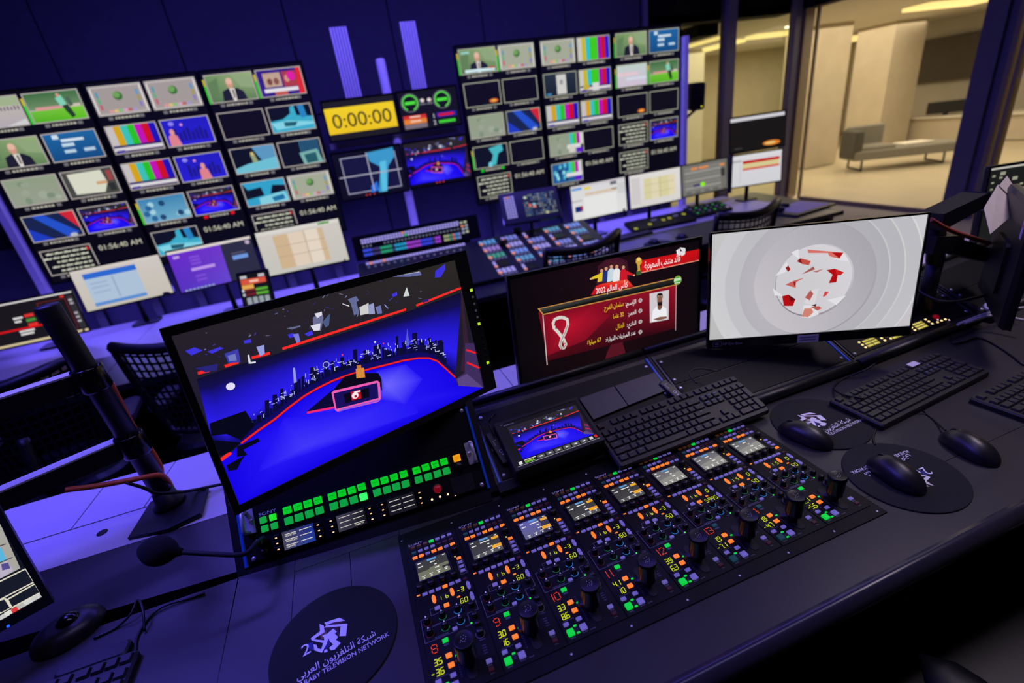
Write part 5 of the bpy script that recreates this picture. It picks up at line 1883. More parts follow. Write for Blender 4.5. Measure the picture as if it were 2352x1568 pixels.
cv.rect(0, 0, 1, 1, (150, 148, 144), (30, 34, 44))
cv.poly([(.0, .55), (1, .55), (1, 1), (0, 1)], (16, 20, 30))
cv.poly(SL(z1(-300, 60), z1(0, 180), z1(175, 580), z1(0, 670), z1(-300, 800)), (168, 164, 158))
cv.poly(SL(z1(-60, 430), z1(10, 400), z1(60, 510), z1(-40, 545)), (90, 180, 220))
cv.poly(SL(z1(-60, 580), z1(60, 515), z1(115, 600), z1(0, 670)), (186, 176, 196))
cv.poly(SL(z1(10, 545), z1(70, 530), z1(90, 580), z1(20, 600)), (84, 78, 140))
cv.line(SL(z1(-20, 395), z1(50, 370)), .003, (60, 58, 56))
cv.line(SL(z1(-20, 540), z1(110, 485)), .003, (70, 68, 66))
for q in ((z1(-60, 722), z1(220, 585), z1(290, 700), z1(-20, 860)), (z1(62, 850), z1(298, 715), z1(345, 790), z1(105, 918)), (z1(-60, 870), z1(45, 842), z1(92, 920), z1(0, 970))):
    p = SL(*q)
    cv.poly(p, (22, 26, 38))
    cv.line(p + [p[0]], .0045, (220, 216, 196))
for x, y, c in ((35, 990, (200, 200, 200)), (85, 958, (220, 220, 214)), (140, 930, (220, 60, 60)), (190, 900, (180, 180, 176)), (248, 868, (210, 210, 206)), (312, 832, (200, 200, 198))):
    u, v = sl(*z1(x, y))
    cv.rect(u - .011, v - .012, u + .011, v + .012, c)
cv.build('screen', SCREEN, t)
led(t, *pl(*z1(75, 1075), FL_), (30, 90, 255), 0.0022, 0.003)
MB().tube([(0, 0, -0.08), (-0.02, 0.05, -0.16)], 0.02, 10).build('mount_arm', M['black'], t)

# ------------------------------------------------------------------ right: monitors seen edge-on, arm, card
zb = 0.84
B1, B2 = pz(2318, 761, zb), pz(2268, 663, zb)
d_ = (B2 - B1)
d_.z = 0
d_.normalize()
cJ = B1 + d_ * 0.165
yawJ = math.degrees(math.atan2(d_.y, d_.x))
FJ = frame(cJ.x, cJ.y, zb + 0.150, yawJ, 0.0)
t = thing('desk_monitor', 'black monitor seen edge-on from behind at the right border, grey card over it', 'monitor', FJ)
monitor_body(t, -0.165, 0.165, -0.150, 0.150, 0.022, 0.008, M['black'])
bezel(t, 0.157, 0.140, -0.165, 0.165, -0.150, 0.150)
cv = CV(0.314, 0.280, 0.0)
cv.rect(0, 0, 1, 1, (16, 17, 22))
cv.build('screen', SCREEN, t)
p = FJ.inverted() @ py_(2330, 519, cJ.y)
st = MB().rbox(0, 0, 0.018, 0.050, 0, .0006, .003, .0001).build('badge_sticker', M['paper'], t, Matrix.Translation((-0.120, 0.095, -0.0215)) @ Matrix.Rotation(math.pi, 4, 'Y'))
MB().lathe([(0.004, 0), (0.004, 0.0002)], 0, 0.006, 10).build('badge_dot', lit((150, 20, 40), .3), st, Matrix.Translation((0, 0, .0007)))
FK = frame(*py_(2460, 470, 0.95), -20, -5)
tl = py_(2272, 382, 0.74)
rotm = frame(0, 0, 0, -14, -4)
FK = frame(*(tl - rotm.to_3x3() @ Vector((-0.272, 0.158, 0))), -14, -4)
t = thing('desk_monitor', 'dark monitor with small icons behind the grey card at the right border', 'monitor', FK)
monitor_body(t, -0.272, 0.272, -0.158, 0.158)
bezel(t, 0.263, 0.149, -0.272, 0.272, -0.158, 0.158)
cv = CV(0.526, 0.298, 0.0)
cv.rect(0, 0, 1, 1, (26, 27, 26))
cv.rect(0, 0, 1, .025, (188, 184, 176))
for x, y, s_ in ((.035, .10, .012), (.035, .18, .010), (.035, .26, .010), (.035, .36, .013), (.10, .08, .02), (.09, .13, .012), (.20, .16, .02), (.26, .24, .012), (.27, .30, .016)):
    cv.rect(x - s_, y - s_, x + s_, y + s_, (150, 150, 130))
cv.build('screen', SCREEN, t)
stand(t, FK, FK.translation.x + .03, min(FK.translation.y + .10, .83), Z)
yc = (py_(2300, 470, B1.y * .4 + B2.y * .6)).y - 0.02
card = thing('folded_card', 'folded grey paper card hanging over the edge-on monitor', 'card', Matrix.Translation(py_(2300, 470, yc)))
ci = Matrix.Translation(-py_(2300, 470, yc))
for k_, (q, dy) in enumerate(((((2293, 424), (2344, 478), (2275, 537), (2261, 478)), 0.0), (((2296, 426), (2314, 404), (2356, 472), (2346, 477)), -0.004))):
    vs = [ci @ py_(a, b, yc + dy + (537 - b) / 110 * .11) for a, b in q]
    vs2 = [v + Vector((0, 0.0012, 0)) for v in vs]
    MB().hexa(vs2 + vs).build('card_leaf', M['card'], card)
cv = None
ya = B2.y + 0.05
arm = thing('articulated_mount', 'black articulated monitor arm reaching from behind the ring graphic monitor', 'monitor arm', Matrix.Translation(py_(2200, 540, ya)))
ai = Matrix.Translation(-py_(2200, 540, ya))


def bar(pts, hw, name, yy, dy=0.03):
    a, b = [py_(x, y, yy) for x, y in pts]
    d = (b - a).normalized()
    u = d.cross(Vector((0, 1, 0))).normalized() * hw
    e = Vector((0, dy, 0))
    vs = [a - u, b - u * .8, b + u * .8, a + u]
    MB().hexa([ai @ (v + e) for v in vs] + [ai @ (v - e) for v in vs]).build(name, M['black'], arm)


bar(((2138, 508), (2236, 458)), 0.024, 'upper_arm', ya)
bar(((2232, 458), (2268, 470)), 0.022, 'elbow_block', ya)
bar(((2120, 560), (2185, 552)), 0.024, 'lower_joint', ya)
bar(((2165, 560), (2272, 590)), 0.022, 'lower_arm', ya)
MB().tube([ai @ py_(2152, 500, ya - .0), ai @ py_(2148, 600, ya)], 0.022, 14).build('arm_post', M['black'], arm)
pf = pz(2146, 640, .76)
MB().tube([ai @ py_(2148, 600, ya), ai @ Vector((py_(2148, 600, ya).x, ya, 0.808))], 0.02, 14).build('arm_foot', M['black'], arm)
cable('cable', 'dull red cable hanging along the monitor arm', [py_(2138, 504, ya - .05), py_(2175, 525, ya - .05), py_(2215, 540, ya - .05), py_(2272, 558, ya - .04)], 0.0060, M['red_cable'])
cable('cable', 'dark cable sagging over the right hand rack bay', [pz(2110, 668, .862), pz(2150, 688, .856), pz(2200, 692, .856), pz(2270, 676, .862), pz(2330, 655, .868)], 0.0042, M['cable'])
q = [pz(a, b, Z + .0006) for a, b in ((2118, 582), (2166, 572), (2184, 602), (2140, 622), (2110, 616))]
cx_ = sum((v for v in q), Vector()) / 5
o = MB().prism([(v.x - cx_.x, v.y - cx_.y) for v in reversed(q)], 0, .0012).build('paper_note', M['paper'], None, Matrix.Translation(cx_))
tag(o, 'pale pink paper note behind the ring graphic monitor', 'paper')
# intercom panel with yellow displays on bay 4
F4 = b4.matrix_world @ fm4
ic2 = thing('intercom_station', 'dark intercom panel with glowing yellow displays at the right', 'intercom', F4)
MB().rbox(0, -0.048, L4 - 0.03, 0.088, -0.001, 0.0026, 0.001, 0.0005).build('faceplate', M['panel'], ic2)
YW = (206, 190, 84)


def l4(x, y):
    return pl(1760 + x / 3.973, 720 + y / 3.973, F4)


for q, r_, c_ in ((((860, 255), (965, 218), (1048, 272), (930, 318)), 3, 2), (((1105, 205), (1215, 180), (1275, 195), (1160, 232)), 2, 2), (((1318, 105), (1405, 68), (1478, 122), (1385, 158)), 3, 1)):
    pts = [l4(*p) for p in q]
    x = sum(p[0] for p in pts) / 4
    y = sum(p[1] for p in pts) / 4
    w_ = (math.dist(pts[0], pts[1]) + math.dist(pts[3], pts[2])) / 2
    h_ = (math.dist(pts[0], pts[3]) + math.dist(pts[1], pts[2])) / 2
    cv = CV(w_, h_, 0.0030)
    cv.rect(0, 0, 1, 1, (96, 88, 44))
    for r in range(r_):
        for c in range(c_):
            cv.rect(c / c_ + .03, r / r_ + .06, (c + 1) / c_ - .03, (r + 1) / r_ - .08, YW)
            cv.rect(c / c_ + .08, r / r_ + .12, (c + 1) / c_ - .2, (r + .45) / r_, (236, 226, 150))
    cv.build('display', SCREEN, ic2, Matrix.Translation((x, y, 0)))
for p in ((842, 268), (872, 291), (902, 314), (1016, 208), (1047, 230), (1077, 251), (1100, 211), (1131, 234), (1322, 134), (1350, 156), (1448, 60), (1478, 78),
          (1508, 98), (1557, 84), (1593, 70), (1628, 58)):
    x, y = l4(*p)
    button(ic2, x, y, 0.0080, 0.0060, lit((255, 226, 150), 1.1), 0.0026, 0.0012, 'talk_key', 0.0026, ch=.0004)
x, y = l4(1540, 40)
MB().lathe([(0.0088, 0.002), (0.0080, 0.007), (0.0045, 0.0098), (0, 0.0105)], x, y, 20).build('red_lens', M['red_knob'], ic2)
for p in ((1560, 62), (1663, 64), (1185, 170)):
    led(ic2, *l4(*p), (255, 220, 240), 0.0024, .0026)
screws(ic2, ((-L4 / 2 + .022, -.086), (-L4 / 2 + .022, -.012), (L4 / 2 - .022, -.086), (L4 / 2 - .022, -.012)), .0026)

# operator's chair close to the camera, only its arm pad reaches into the picture
ap = pz(2150, 1490, 0.60)
oc = thing('office_chair', 'dark office chair arm below the front desk edge at lower right', 'chair', Matrix.Translation((ap.x + 0.22, ap.y - .12, 0)))
cx0 = Matrix.Translation((-(ap.x + 0.22), -(ap.y - .12), 0))
for sx_ in (-1, 1):
    rs = []
    for k in range(9):
        f = k / 8
        ww = 0.045 * (1 - abs(2 * f - 1) ** 3) ** .5 + .002
        rs.append([(sx_ * 0.24 + ww * math.cos(a * math.pi / 8), -0.13 + 0.26 * f, 0.585 + (0.017 * math.sin(a * math.pi / 8)) * (1 - abs(2 * f - 1) ** 4 * .7)) for a in range(16)])
    MB().rings([list(reversed(r)) for r in rs], smooth=True).build('arm_pad', M['chair'], oc)
    MB().tube(spline([(sx_ * .24, 0, .575), (sx_ * .27, -.02, .45), (sx_ * .22, -.02, .36)]), 0.014, 10).build('arm_support', M['chair'], oc)
MB().rings([[(x * k, y * k, z) for x, y in rrect(0.50, 0.48, 0.10, 5)] for k, z in ((.9, .38), (1, .40), (1, .44), (.93, .46))]).build('seat', M['chair'], oc)
MB().rings([[(x, -0.27 - .06 * (x / .24) ** 2 * -1 + dy, z + .70) for x, z in rrect(0.46, 0.50, 0.10, 5)] for dy in (0, -.03)]).build('backrest', M['mesh_web'], oc)
MB().lathe([(0.03, .08), (0.03, .38)], 0, 0, 14).build('gas_column', M['chair'], oc)
for k in range(5):
    a = 2 * math.pi * k / 5
    MB().tube([(0.02 * math.cos(a), 0.02 * math.sin(a), .10), (0.30 * math.cos(a), 0.30 * math.sin(a), .07)], [0.022, 0.014], 8).build('base_leg', M['chair'], oc)
    MB().lathe([(0.027, -0.02), (0.029, 0), (0.027, 0.02)], 0, 0, 14).build('caster', M['rubber'], oc, Matrix.Translation((0.30 * math.cos(a), 0.30 * math.sin(a), .030)) @ Matrix.Rotation(math.pi / 2, 4, 'X'))

# ------------------------------------------------------------------ wall of monitoring displays
WA = -0.01717432
WY = 4.0145
rnd = random.Random(11)
SKIN = (206, 150, 128)


def t_black(c):
    c.rect(0, 0, 1, 1, (14, 12, 22))


def t_bars(c, n=7, white=True):
    cols = [(196, 190, 192), (210, 160, 20), (60, 190, 180), (40, 190, 30), (190, 20, 180), (205, 16, 30), (30, 20, 180)]
    if n == 8:
        cols = [(200, 196, 190), (200, 180, 20), (40, 190, 200), (60, 200, 20), (60, 200, 20), (160, 20, 170), (200, 20, 30), (40, 20, 200)]
    k = len(cols)
    for i, q in enumerate(cols):
        c.rect(i / k, 0, (i + 1) / k, .72 if white else 1, q)
    if white:
        c.rect(0, .72, 1, .80, (40, 30, 100))
        c.rect(0, .80, 1, .93, (216, 212, 216))
        c.rect(0, .93, 1, 1, (60, 40, 90))
        c.rect(.03, .90, .2, 1, (60, 40, 150))


def t_test(c, warm=True):
    g = (162, 152, 150) if warm else (164, 168, 148)
    c.rect(0, 0, 1, 1, (220, 214, 212))
    for i in range(20):
        c.rect(i / 20, 0, i / 20 + .022, .045, (120, 110, 110))
        c.rect(i / 20, .955, i / 20 + .022, 1, (120, 110, 110))
    c.rect(.03, .045, .97, .955, g)
    c.ell(.5, .36, .095, .16, (60, 110, 50), 18)
    c.ell(.48, .32, .07, .11, (110, 160, 86), 16)
    for i, q in enumerate(((80, 150, 170), (90, 170, 120), (190, 90, 110))):
        c.rect(.08, .18 + .22 * i, .13, .38 + .22 * i, q)
    for i, q in enumerate(((90, 150, 190), (160, 150, 80), (130, 120, 190))):
        c.rect(.87, .18 + .22 * i, .92, .38 + .22 * i, q)
    for i, q in enumerate(((220, 150, 150), (220, 190, 110), (130, 190, 120), (210, 160, 190), (180, 100, 90), (160, 150, 200))):
        c.rect(.22 + .095 * i, .84, .305 + .095 * i, .94, q)


def t_man(c, ticker=False):
    c.poly([(0, 0), (1, 0), (1, 1), (0, 1)], [(112, 146, 92), (150, 172, 120), (96, 130, 84), (84, 116, 78)])
    c.poly([(.55, 0), (1, .2), (1, .6), (.7, .5)], (142, 164, 122))
    c.poly([(.0, .3), (.25, .1), (.2, .7), (0, .8)], (96, 128, 84))
    c.poly([(.24, 1), (.28, .62), (.42, .52), (.62, .54), (.74, .68), (.78, 1)], (30, 30, 46))
    c.poly([(.44, .52), (.56, .54), (.54, 1), (.47, 1)], (220, 214, 206))
    c.poly([(.49, .58), (.53, .58), (.525, .9), (.495, .9)], (90, 70, 80))
    c.ell(.48, .34, .075, .20, SKIN, 16)
    c.ell(.48, .26, .07, .12, (226, 180, 160), 14)
    if ticker:
        c.rect(.1, .84, .95, .97, (206, 232, 236))
        c.rect(.78, .80, .95, .86, (200, 40, 40))
        c.rect(.05, .08, .28, .18, (150, 200, 186))


def t_foot(c):
    c.rect(0, 0, 1, .55, (60, 108, 62), (110, 140, 100))
    c.rect(.12, .48, .72, .62, (216, 150, 150))
    c.rect(.70, .46, .97, .66, (206, 190, 180))
    c.poly([(0, .60), (1, .56), (1, 1), (0, 1)], [(110, 190, 60), (120, 200, 50), (90, 190, 20), (80, 170, 30)])
    c.poly([(.55, .22), (.68, .12), (.72, .45), (.6, .52)], (130, 206, 180))
    c.poly([(.62, .50), (.74, .46), (.80, .88), (.72, .95), (.66, .7)], (34, 60, 40))
    c.ell(.62, .12, .035, .07, SKIN, 10)
    c.poly([(.74, .25), (.80, .18), (.84, .5), (.76, .55)], (70, 100, 80))


def t_pres(c):
    c.rect(0, 0, 1, 1, (30, 100, 160), (20, 74, 130))
    c.rect(.16, .04, .28, .20, (200, 220, 230))
    c.rect(.30, .22, .74, .32, (210, 226, 236))
    c.rect(.28, .38, .52, .50, (190, 214, 230))
    for x in (.28, .66):
        c.rect(x, .62, x + .22, .74, (180, 206, 226))


def t_map(c):
    c.rect(0, 0, 1, 1, (142, 156, 130), (150, 156, 140))
    for i in range(9):
        r = random.Random(i)
        c.ell(.12 + .8 * r.random(), .12 + .76 * r.random(), .06 + .05 * r.random(), .08 + .08 * r.random(), lerp((122, 140, 116), (170, 176, 160), r.random()), 10)


def t_ui(c):
    c.rect(0, 0, 1, 1, (70, 72, 66))
    c.poly([(.10, .08), (.78, .05), (.82, .55), (.70, .92), (.12, .88)], (214, 216, 196))
    c.rect(.6, .48, .82, .6, (206, 160, 120))
    c.rect(.86, .1, .97, .5, (150, 70, 66))
    c.rect(.82, .6, .95, .9, (44, 46, 44))


def t_swirl(c):
    c.rect(0, 0, 1, 1, (24, 36, 76))
    c.poly([(.18, 0), (.42, 0), (.95, .86), (.78, 1), (.70, 1)], (36, 80, 200))
    c.poly([(0, .45), (.42, 1), (0, 1)], (30, 60, 190))
    c.poly([(.72, 0), (1, 0), (1, .72)], (206, 36, 52))
    c.ell(.82, .95, .08, .08, (180, 186, 200), 10)


def t_studio(c):
    studio(c, False)


def t_cyan(c, k=0):
    c.rect(0, 0, 1, 1, (14, 18, 34))
    r = random.Random(k)
    if k == 0:
        c.poly([(0, .55), (.3, .5), (.5, .3), (.52, .05), (.62, 0), (.64, .4), (1, .5), (1, 1), (0, 1)], (60, 170, 200))
        c.poly([(.7, .02), (.85, 0), (.88, .5), (.74, .52)], (40, 130, 190))
        c.poly([(0, .62), (.4, .58), (1, .72), (1, .82), (.1, .9)], (130, 210, 226))
        c.poly([(.3, .62), (.62, .66), (.55, .82), (.3, .8)], (30, 90, 110))
    elif k == 1:
        c.poly([(.5, 0), (1, 0), (1, .7), (.7, .7), (.6, .4)], (90, 150, 190))
        c.poly([(0, .8), (.3, .66), (1, .5), (1, 1), (0, 1)], (110, 190, 210))
        c.poly([(.42, .3), (.52, .28), (.56, .62), (.44, .64)], (150, 160, 120))
        c.ell(.47, .26, .04, .08, (210, 190, 120), 10)
    elif k == 2:
        for i in range(8):
            c.rect(.5 + .06 * i, 0, .53 + .06 * i, .6, (50, 110, 150))
        c.poly([(.45, .5), (.9, .42), (.98, 1), (.5, 1)], (120, 176, 170))
        c.poly([(.55, .6), (.85, .55), (.86, .95), (.58, .98)], (40, 90, 100))
    elif k == 3:
        c.poly([(0, 0), (1, 0), (1, .3), (.7, .22), (.6, .6), (1, .55), (1, 1), (0, 1), (0, .7), (.45, .62), (.42, .25), (.1, .3)], (50, 160, 200))
        c.poly([(.3, .7), (.95, .55), (1, 1), (.3, 1)], (130, 206, 222))
        c.poly([(.6, .75), (.9, .68), (.92, .9), (.64, .95)], (30, 110, 160))
    elif k == 4:
        c.rect(0, 0, 1, 1, (60, 130, 176), (110, 170, 200))
        for i in range(10):
            c.ell(r.random(), .2 + .7 * r.random(), .07, .12, r.choice(((30, 70, 110), (160, 206, 220), (40, 100, 150))), 9)
    elif k == 5:
        c.poly([(.45, .12), (.85, 0), (.88, .3), (.72, .42), (.62, .95), (.45, .95), (.56, .45)], (70, 180, 190))
        c.poly([(.4, .8), (.5, .75), (.5, 1), (.38, 1)], (110, 200, 220))
    elif k == 6:
        c.rect(0, 0, 1, 1, (30, 90, 150))
        for i in range(14):
            c.ell(.05 + .5 * r.random(), .1 + .8 * r.random(), .05, .12, r.choice(((90, 190, 210), (20, 50, 90), (140, 220, 230))), 9)
        t_b2(c, .55)


def t_b2(c, u):
    for i, q in enumerate(((60, 190, 190), (60, 200, 30), (180, 20, 180), (210, 208, 208))):
        c.rect(u + .11 * i, 0, u + .11 * (i + 1), .6, q)
    c.rect(u - .1, .55, 1, .75, (220, 218, 216))
    c.rect(u + .2, .75, u + .42, 1, (90, 30, 190))


def t_city(c, k=0):
    c.rect(0, 0, 1, 1, (34, 30, 190), (40, 30, 210))
    for i in range(8):
        c.rect(.2 + .09 * i, .35 + .08 * ((i * 5) % 3), .26 + .09 * i, .85, (28, 24, 130))
    x = .04 if k == 0 else .42
    c.poly([(x, 1), (x + .02, .62), (x + .12, .5), (x + .2, .62), (x + .24, 1)], (220, 130, 140))
    c.ell(x + .12, .46, .05, .12, (226, 150, 150), 10)
    c.ell(.2, .15, .06, .08, (140, 130, 236), 10)
    c.ell(.4, .22, .03, .05, (230, 150, 200), 8)


def t_news(c):
    c.rect(0, 0, 1, 1, (50, 30, 130))
    c.rect(.12, .12, .52, .66, (190, 160, 140))
    c.ell(.25, .45, .06, .13, (120, 70, 60), 10)
    c.ell(.4, .45, .06, .13, (130, 80, 70), 10)
    c.rect(.56, .1, .88, .7, (170, 60, 70))
    c.ell(.66, .38, .06, .14, SKIN, 10)
    c.ell(.76, .3, .10, .18, (220, 30, 160), 12)
    c.rect(.08, .72, .86, .86, (226, 222, 226))
    c.poly([(.9, 0), (1, 0), (1, 1), (.86, 1)], (220, 40, 44))
    c.rect(.3, .86, .6, 1, (190, 90, 80))


def t_text(c):
    c.rect(0, 0, 1, 1, (14, 14, 18))
    r = random.Random(5)
    for i in range(5):
        u = .92
        while u > (.16, .08, .25, .2, .3)[i]:
            l = .05 + .12 * r.random()
            v = .14 + .185 * i
            c.poly([(u, v + .03), (u - l, v + .035), (u - l - .01, v - .02), (u - l * .6, v - .05), (u - l * .3, v - .015), (u, v - .045)], (206, 208, 186))
            u -= l + .03
    c.rect(.92, .05, .97, .2, (190, 40, 44))


def t_beach(c):
    c.rect(0, 0, 1, 1, (190, 186, 170), (178, 168, 176))
    c.rect(0, 0, 1, .3, (160, 176, 140))
    r = random.Random(8)
    for i in range(16):
        c.rect(i / 16, .32 + .05 * r.random(), i / 16 + .03, .46, (110, 90, 110))
    c.poly([(.6, 1), (1, .8), (1, 1)], (206, 206, 206))


def t_pale(c):
    c.rect(0, 0, 1, 1, (190, 206, 200), (206, 190, 210))
    c.rect(0, .35, .7, .5, (226, 196, 206))
    c.rect(.3, .6, 1, .72, (210, 216, 230))


def t_orange(c):
    t_black(c)
    c.ell(.80, .84, .13, .09, (222, 110, 40), 14)
    c.ell(.80, .84, .08, .05, (236, 170, 70), 12)


def t_phone(c):
    c.rect(0, 0, 1, 1, (40, 50, 62), (24, 34, 44))
    c.rect(.38, .06, .68, .95, (206, 206, 200))
    c.rect(.48, .3, .58, .5, (150, 150, 150))
    c.rect(.05, .86, .2, .95, (60, 130, 180))


def t_bw(c):
    t_bars(c, 8, True)
    c.rect(.4, .62, .62, .98, (216, 212, 210))
    c.rect(.1, .66, .3, .9, (190, 170, 60))


def t_mapbars(c):
    t_map(c)
    t_b2(c, .66)
    c.rect(.62, .62, .82, .95, (210, 206, 196))


WALL = [
    ('leftmost of the six tall multiview displays, beach and football pictures on top', -1.7474, [[t_beach, t_foot], [t_man, t_pres], [t_map, t_ui], [t_swirl, t_studio], [t_text, None]], {(0, 1): 'l', (0, 0): ''}),
    ('second tall multiview display from the left, two grey test cards on top', -1.0225, [[t_test, t_test], [t_bars, t_city], [t_bars, lambda c: t_city(c, 1)], [lambda c: t_cyan(c, 4), t_studio], [lambda c: t_cyan(c, 0), None]], {(3, 0): 'l'}),
    ('third tall multiview display from the left, beside the yellow timer', -0.2964, [[t_man, t_news], [t_black, lambda c: t_cyan(c, 0)], [lambda c: t_cyan(c, 1), lambda c: t_cyan(c, 2)], [lambda c: t_cyan(c, 3), lambda c: t_test(c, False)], [t_text, None]], {(0, 0): 'l', (0, 1): 'l'}),
    ('tall multiview display just right of the round green clocks', 1.6031, [[lambda c: t_man(c, True), lambda c: t_test(c, False)], [t_orange, t_black], [t_map, t_swirl], [lambda c: t_cyan(c, 5), t_black], [t_text, None]], {(0, 0): 'lr', (3, 0): 'l'}),
    ('tall multiview display second from the right with four colour bar pictures', 2.3312, [[lambda c: t_test(c, False), lambda c: t_bars(c, 8, False)], [t_phone, t_bw], [t_bars, t_bars], [t_mapbars, t_black], [lambda c: t_cyan(c, 6), None]], {}),
    ('rightmost tall multiview display, next to the glass wall', 3.0581, [[t_man, t_pres], [t_pale, t_foot], [t_orange, t_black], [t_text, t_studio], [t_text, None]], {(0, 0): 'l', (1, 0): 'l', (1, 1): 'l'}),
]
TW, TH, RP, PX2 = 0.3220, 0.1860, 0.2498, 0.345
DWID, DTOP, DBOT = 0.705, 2.085, 0.815
for di, (lab, s_, grid, vu) in enumerate(WALL):
    cxw, cyw = s_ * math.cos(WA), WY + s_ * math.sin(WA)
    zc_ = (DTOP + DBOT) / 2
    fmw = frame(cxw, cyw, zc_, math.degrees(WA), 0)
    t = thing('multiview_display', lab, 'display', fmw, 'tall multiview displays on the front wall')
    hh = (DTOP - DBOT) / 2
    MB().rbox(0, 0, DWID + 0.012, hh * 2 + 0.012, -0.06, -0.001, 0.004, 0.002).build('housing', M['black'], t)
    bezel(t, DWID / 2 - .004, hh - .004, -DWID / 2 - .006, DWID / 2 + .006, -hh - .006, hh + .006, M['blackg'], 0.004)
    sc_ = CV(DWID - .008, hh * 2 - .008, 0.0)
    sc_.rect(0, 0, 1, 1, (8, 7, 12))
    warm = di < 3
    FR = (178, 170, 166) if warm else (168, 170, 152)
    INKL = (176, 172, 160)

    def uv(x, z):
        return (x / sc_.w + .5, .5 - (z - zc_) / sc_.h)
    tally = None
    for r in range(5):
        for c in range(2):
            if grid[r][c] is None:
                u, v = uv(0.5 * PX2, 2.0574 - r * RP - 0.045)
                sc_.text('01:56:40 AM', u, v, 0.038, (206, 204, 184), width=0.285)
                continue
            x, zt = (c - .5) * PX2, 2.0574 - r * RP
            for sx_ in (-1, 1):
                u, v = uv(x + sx_ * TW * .30, zt - TH - .018)
                col = (110, 108, 112)
                if di == 1 and (r, c) == (3, 1):
                    col = (226, 20, 30)
                if di == 3 and (r, c) == (3, 0):
                    col = (20, 200, 30)
                sc_.rect(u - .02, v - .008, u + .02, v + .008, col)
            u, v = uv(x, zt - TH - .018)
            sc_.k += 1
            rr = random.Random(di * 100 + r * 10 + c)
            uu = u - .10
            while uu < u + .10:
                l = .012 + .02 * rr.random()
                sc_.rect(uu, v - .0055, uu + l, v + .0055, INKL)
                uu += l + .008
            for sd in vu.get((r, c), ''):
                sx_ = -1 if sd == 'l' else 1
                u0, v0 = uv(x + sx_ * (TW / 2 + .004), zt)
                u1, v1 = uv(x + sx_ * (TW / 2 + .004) + .012 * sx_, zt - TH)
                sc_.rect(min(u0, u1), v0 + (v1 - v0) * .15, max(u0, u1), v1, (220, 190, 40), (120, 220, 40))
                sc_.rect(min(u0, u1), v0 + (v1 - v0) * .38, max(u0, u1), v1, (60, 210, 50))
    so = sc_.build('screen', SCREEN, t)
    for r in range(5):
        for c in range(2):
            if grid[r][c] is None:
                continue
            x, zt = (c - .5) * PX2, 2.0574 - r * RP
            tc = CV(TW, TH, 0.0045)
            tc.rect(0, 0, 1, 1, FR)
            tc.reg = (.022, .036, .978, .964)
            grid[r][c](tc)
            tc.build('picture_tile', SCREEN, so, Matrix.Translation((x, zt - TH / 2 - zc_, 0)))
    for x in (-.2, .2):
        MB().box(x - .03, -(zc_ + .28), -.12, x + .03, hh * .6, -.065).build('stand_post', M['black'], t)
# lit edge profile at the outer ends of the display wall
for x, lab in ((-2.155, 'pale aluminium edge post at the left end of the display wall'), (3.445, 'pale aluminium edge post at the right end of the display wall')):
    o = MB().box(x - .022, WY + x * WA - .05, -.28, x + .022, WY + x * WA + .02, 1.98 if x > 0 else 2.085).build('edge_post', M['alup'])
    tag(o, lab, 'post')


# ------------------------------------------------------------------ centre stack of four monitors
def cdisp(lab, x0, x1, zb_, zt_, paint, group=None, scr=None):
    cx_, cz_ = (x0 + x1) / 2, (zb_ + zt_) / 2
    fmw = frame(cx_, WY + cx_ * WA - .01, cz_, math.degrees(WA), 0)
    t = thing('wall_monitor', lab, 'monitor', fmw, 'four monitors in the centre of the wall')
    w_, h_ = x1 - x0, zt_ - zb_
    MB().rbox(0, 0, w_, h_, -.045, -.001, .004, .002).build('housing', M['black'], t)
    sw, sh = w_ - .024, h_ - .030
    bezel(t, sw / 2, sh / 2, -w_ / 2, w_ / 2, -h_ / 2, h_ / 2, M['blackg'], .004)
    c = CV(sw, sh, 0.0)
    paint(c)
    c.build('screen', SCREEN, t)
    return t


def p_timer(c):
    c.rect(0, 0, 1, 1, (30, 28, 30))
    c.rect(.0, .16, .985, .84, (240, 206, 30), (236, 196, 24))
    c.text('0:00:00', .5, .5, 0.105, (34, 30, 26), width=c.w * .84)


def p_clock(c):
    c.rect(0, 0, 1, 1, (20, 18, 28))
    for x in (.19, .74):
        c.ell(x, .29, .155, .245, (110, 110, 120), 28)
        c.ell(x, .29, .14, .225, (18, 20, 24), 28)
        for i in range(26):
            a = 2 * math.pi * i / 30 + 2.2
            c.ell(x + .122 * math.cos(a), .29 + .197 * math.sin(a), .014, .022, (90, 226, 70), 8)
        c.rect(x - .09, .25, x + .09, .33, (80, 226, 60))
    for x in (.40, .52):
        c.ell(x, .26, .035, .05, (226, 210, 210), 12)
        c.rect(x - .05, .34, x + .05, .37, (120, 120, 130))
    c.rect(.03, .62, .42, .72, (206, 50, 44))
    c.rect(.03, .72, .42, .85, (226, 130, 50))
    c.rect(.03, .86, .42, .97, (120, 110, 120))
    for i, v in enumerate((.66, .78)):
        c.rect(.14, v - .02, .32, v + .02, (240, 200, 180))
    c.text('1', .55, .70, .034, (220, 220, 230))
    c.text('2', .55, .88, .034, (220, 220, 230))
    c.rect(.60, .63, .95, .76, (40, 36, 160))
    c.rect(.63, .66, .9, .73, (206, 24, 40))
    for i in range(8):
        c.ell(.64 + .037 * i, .88, .018, .045, (70, 220, 50), 10)


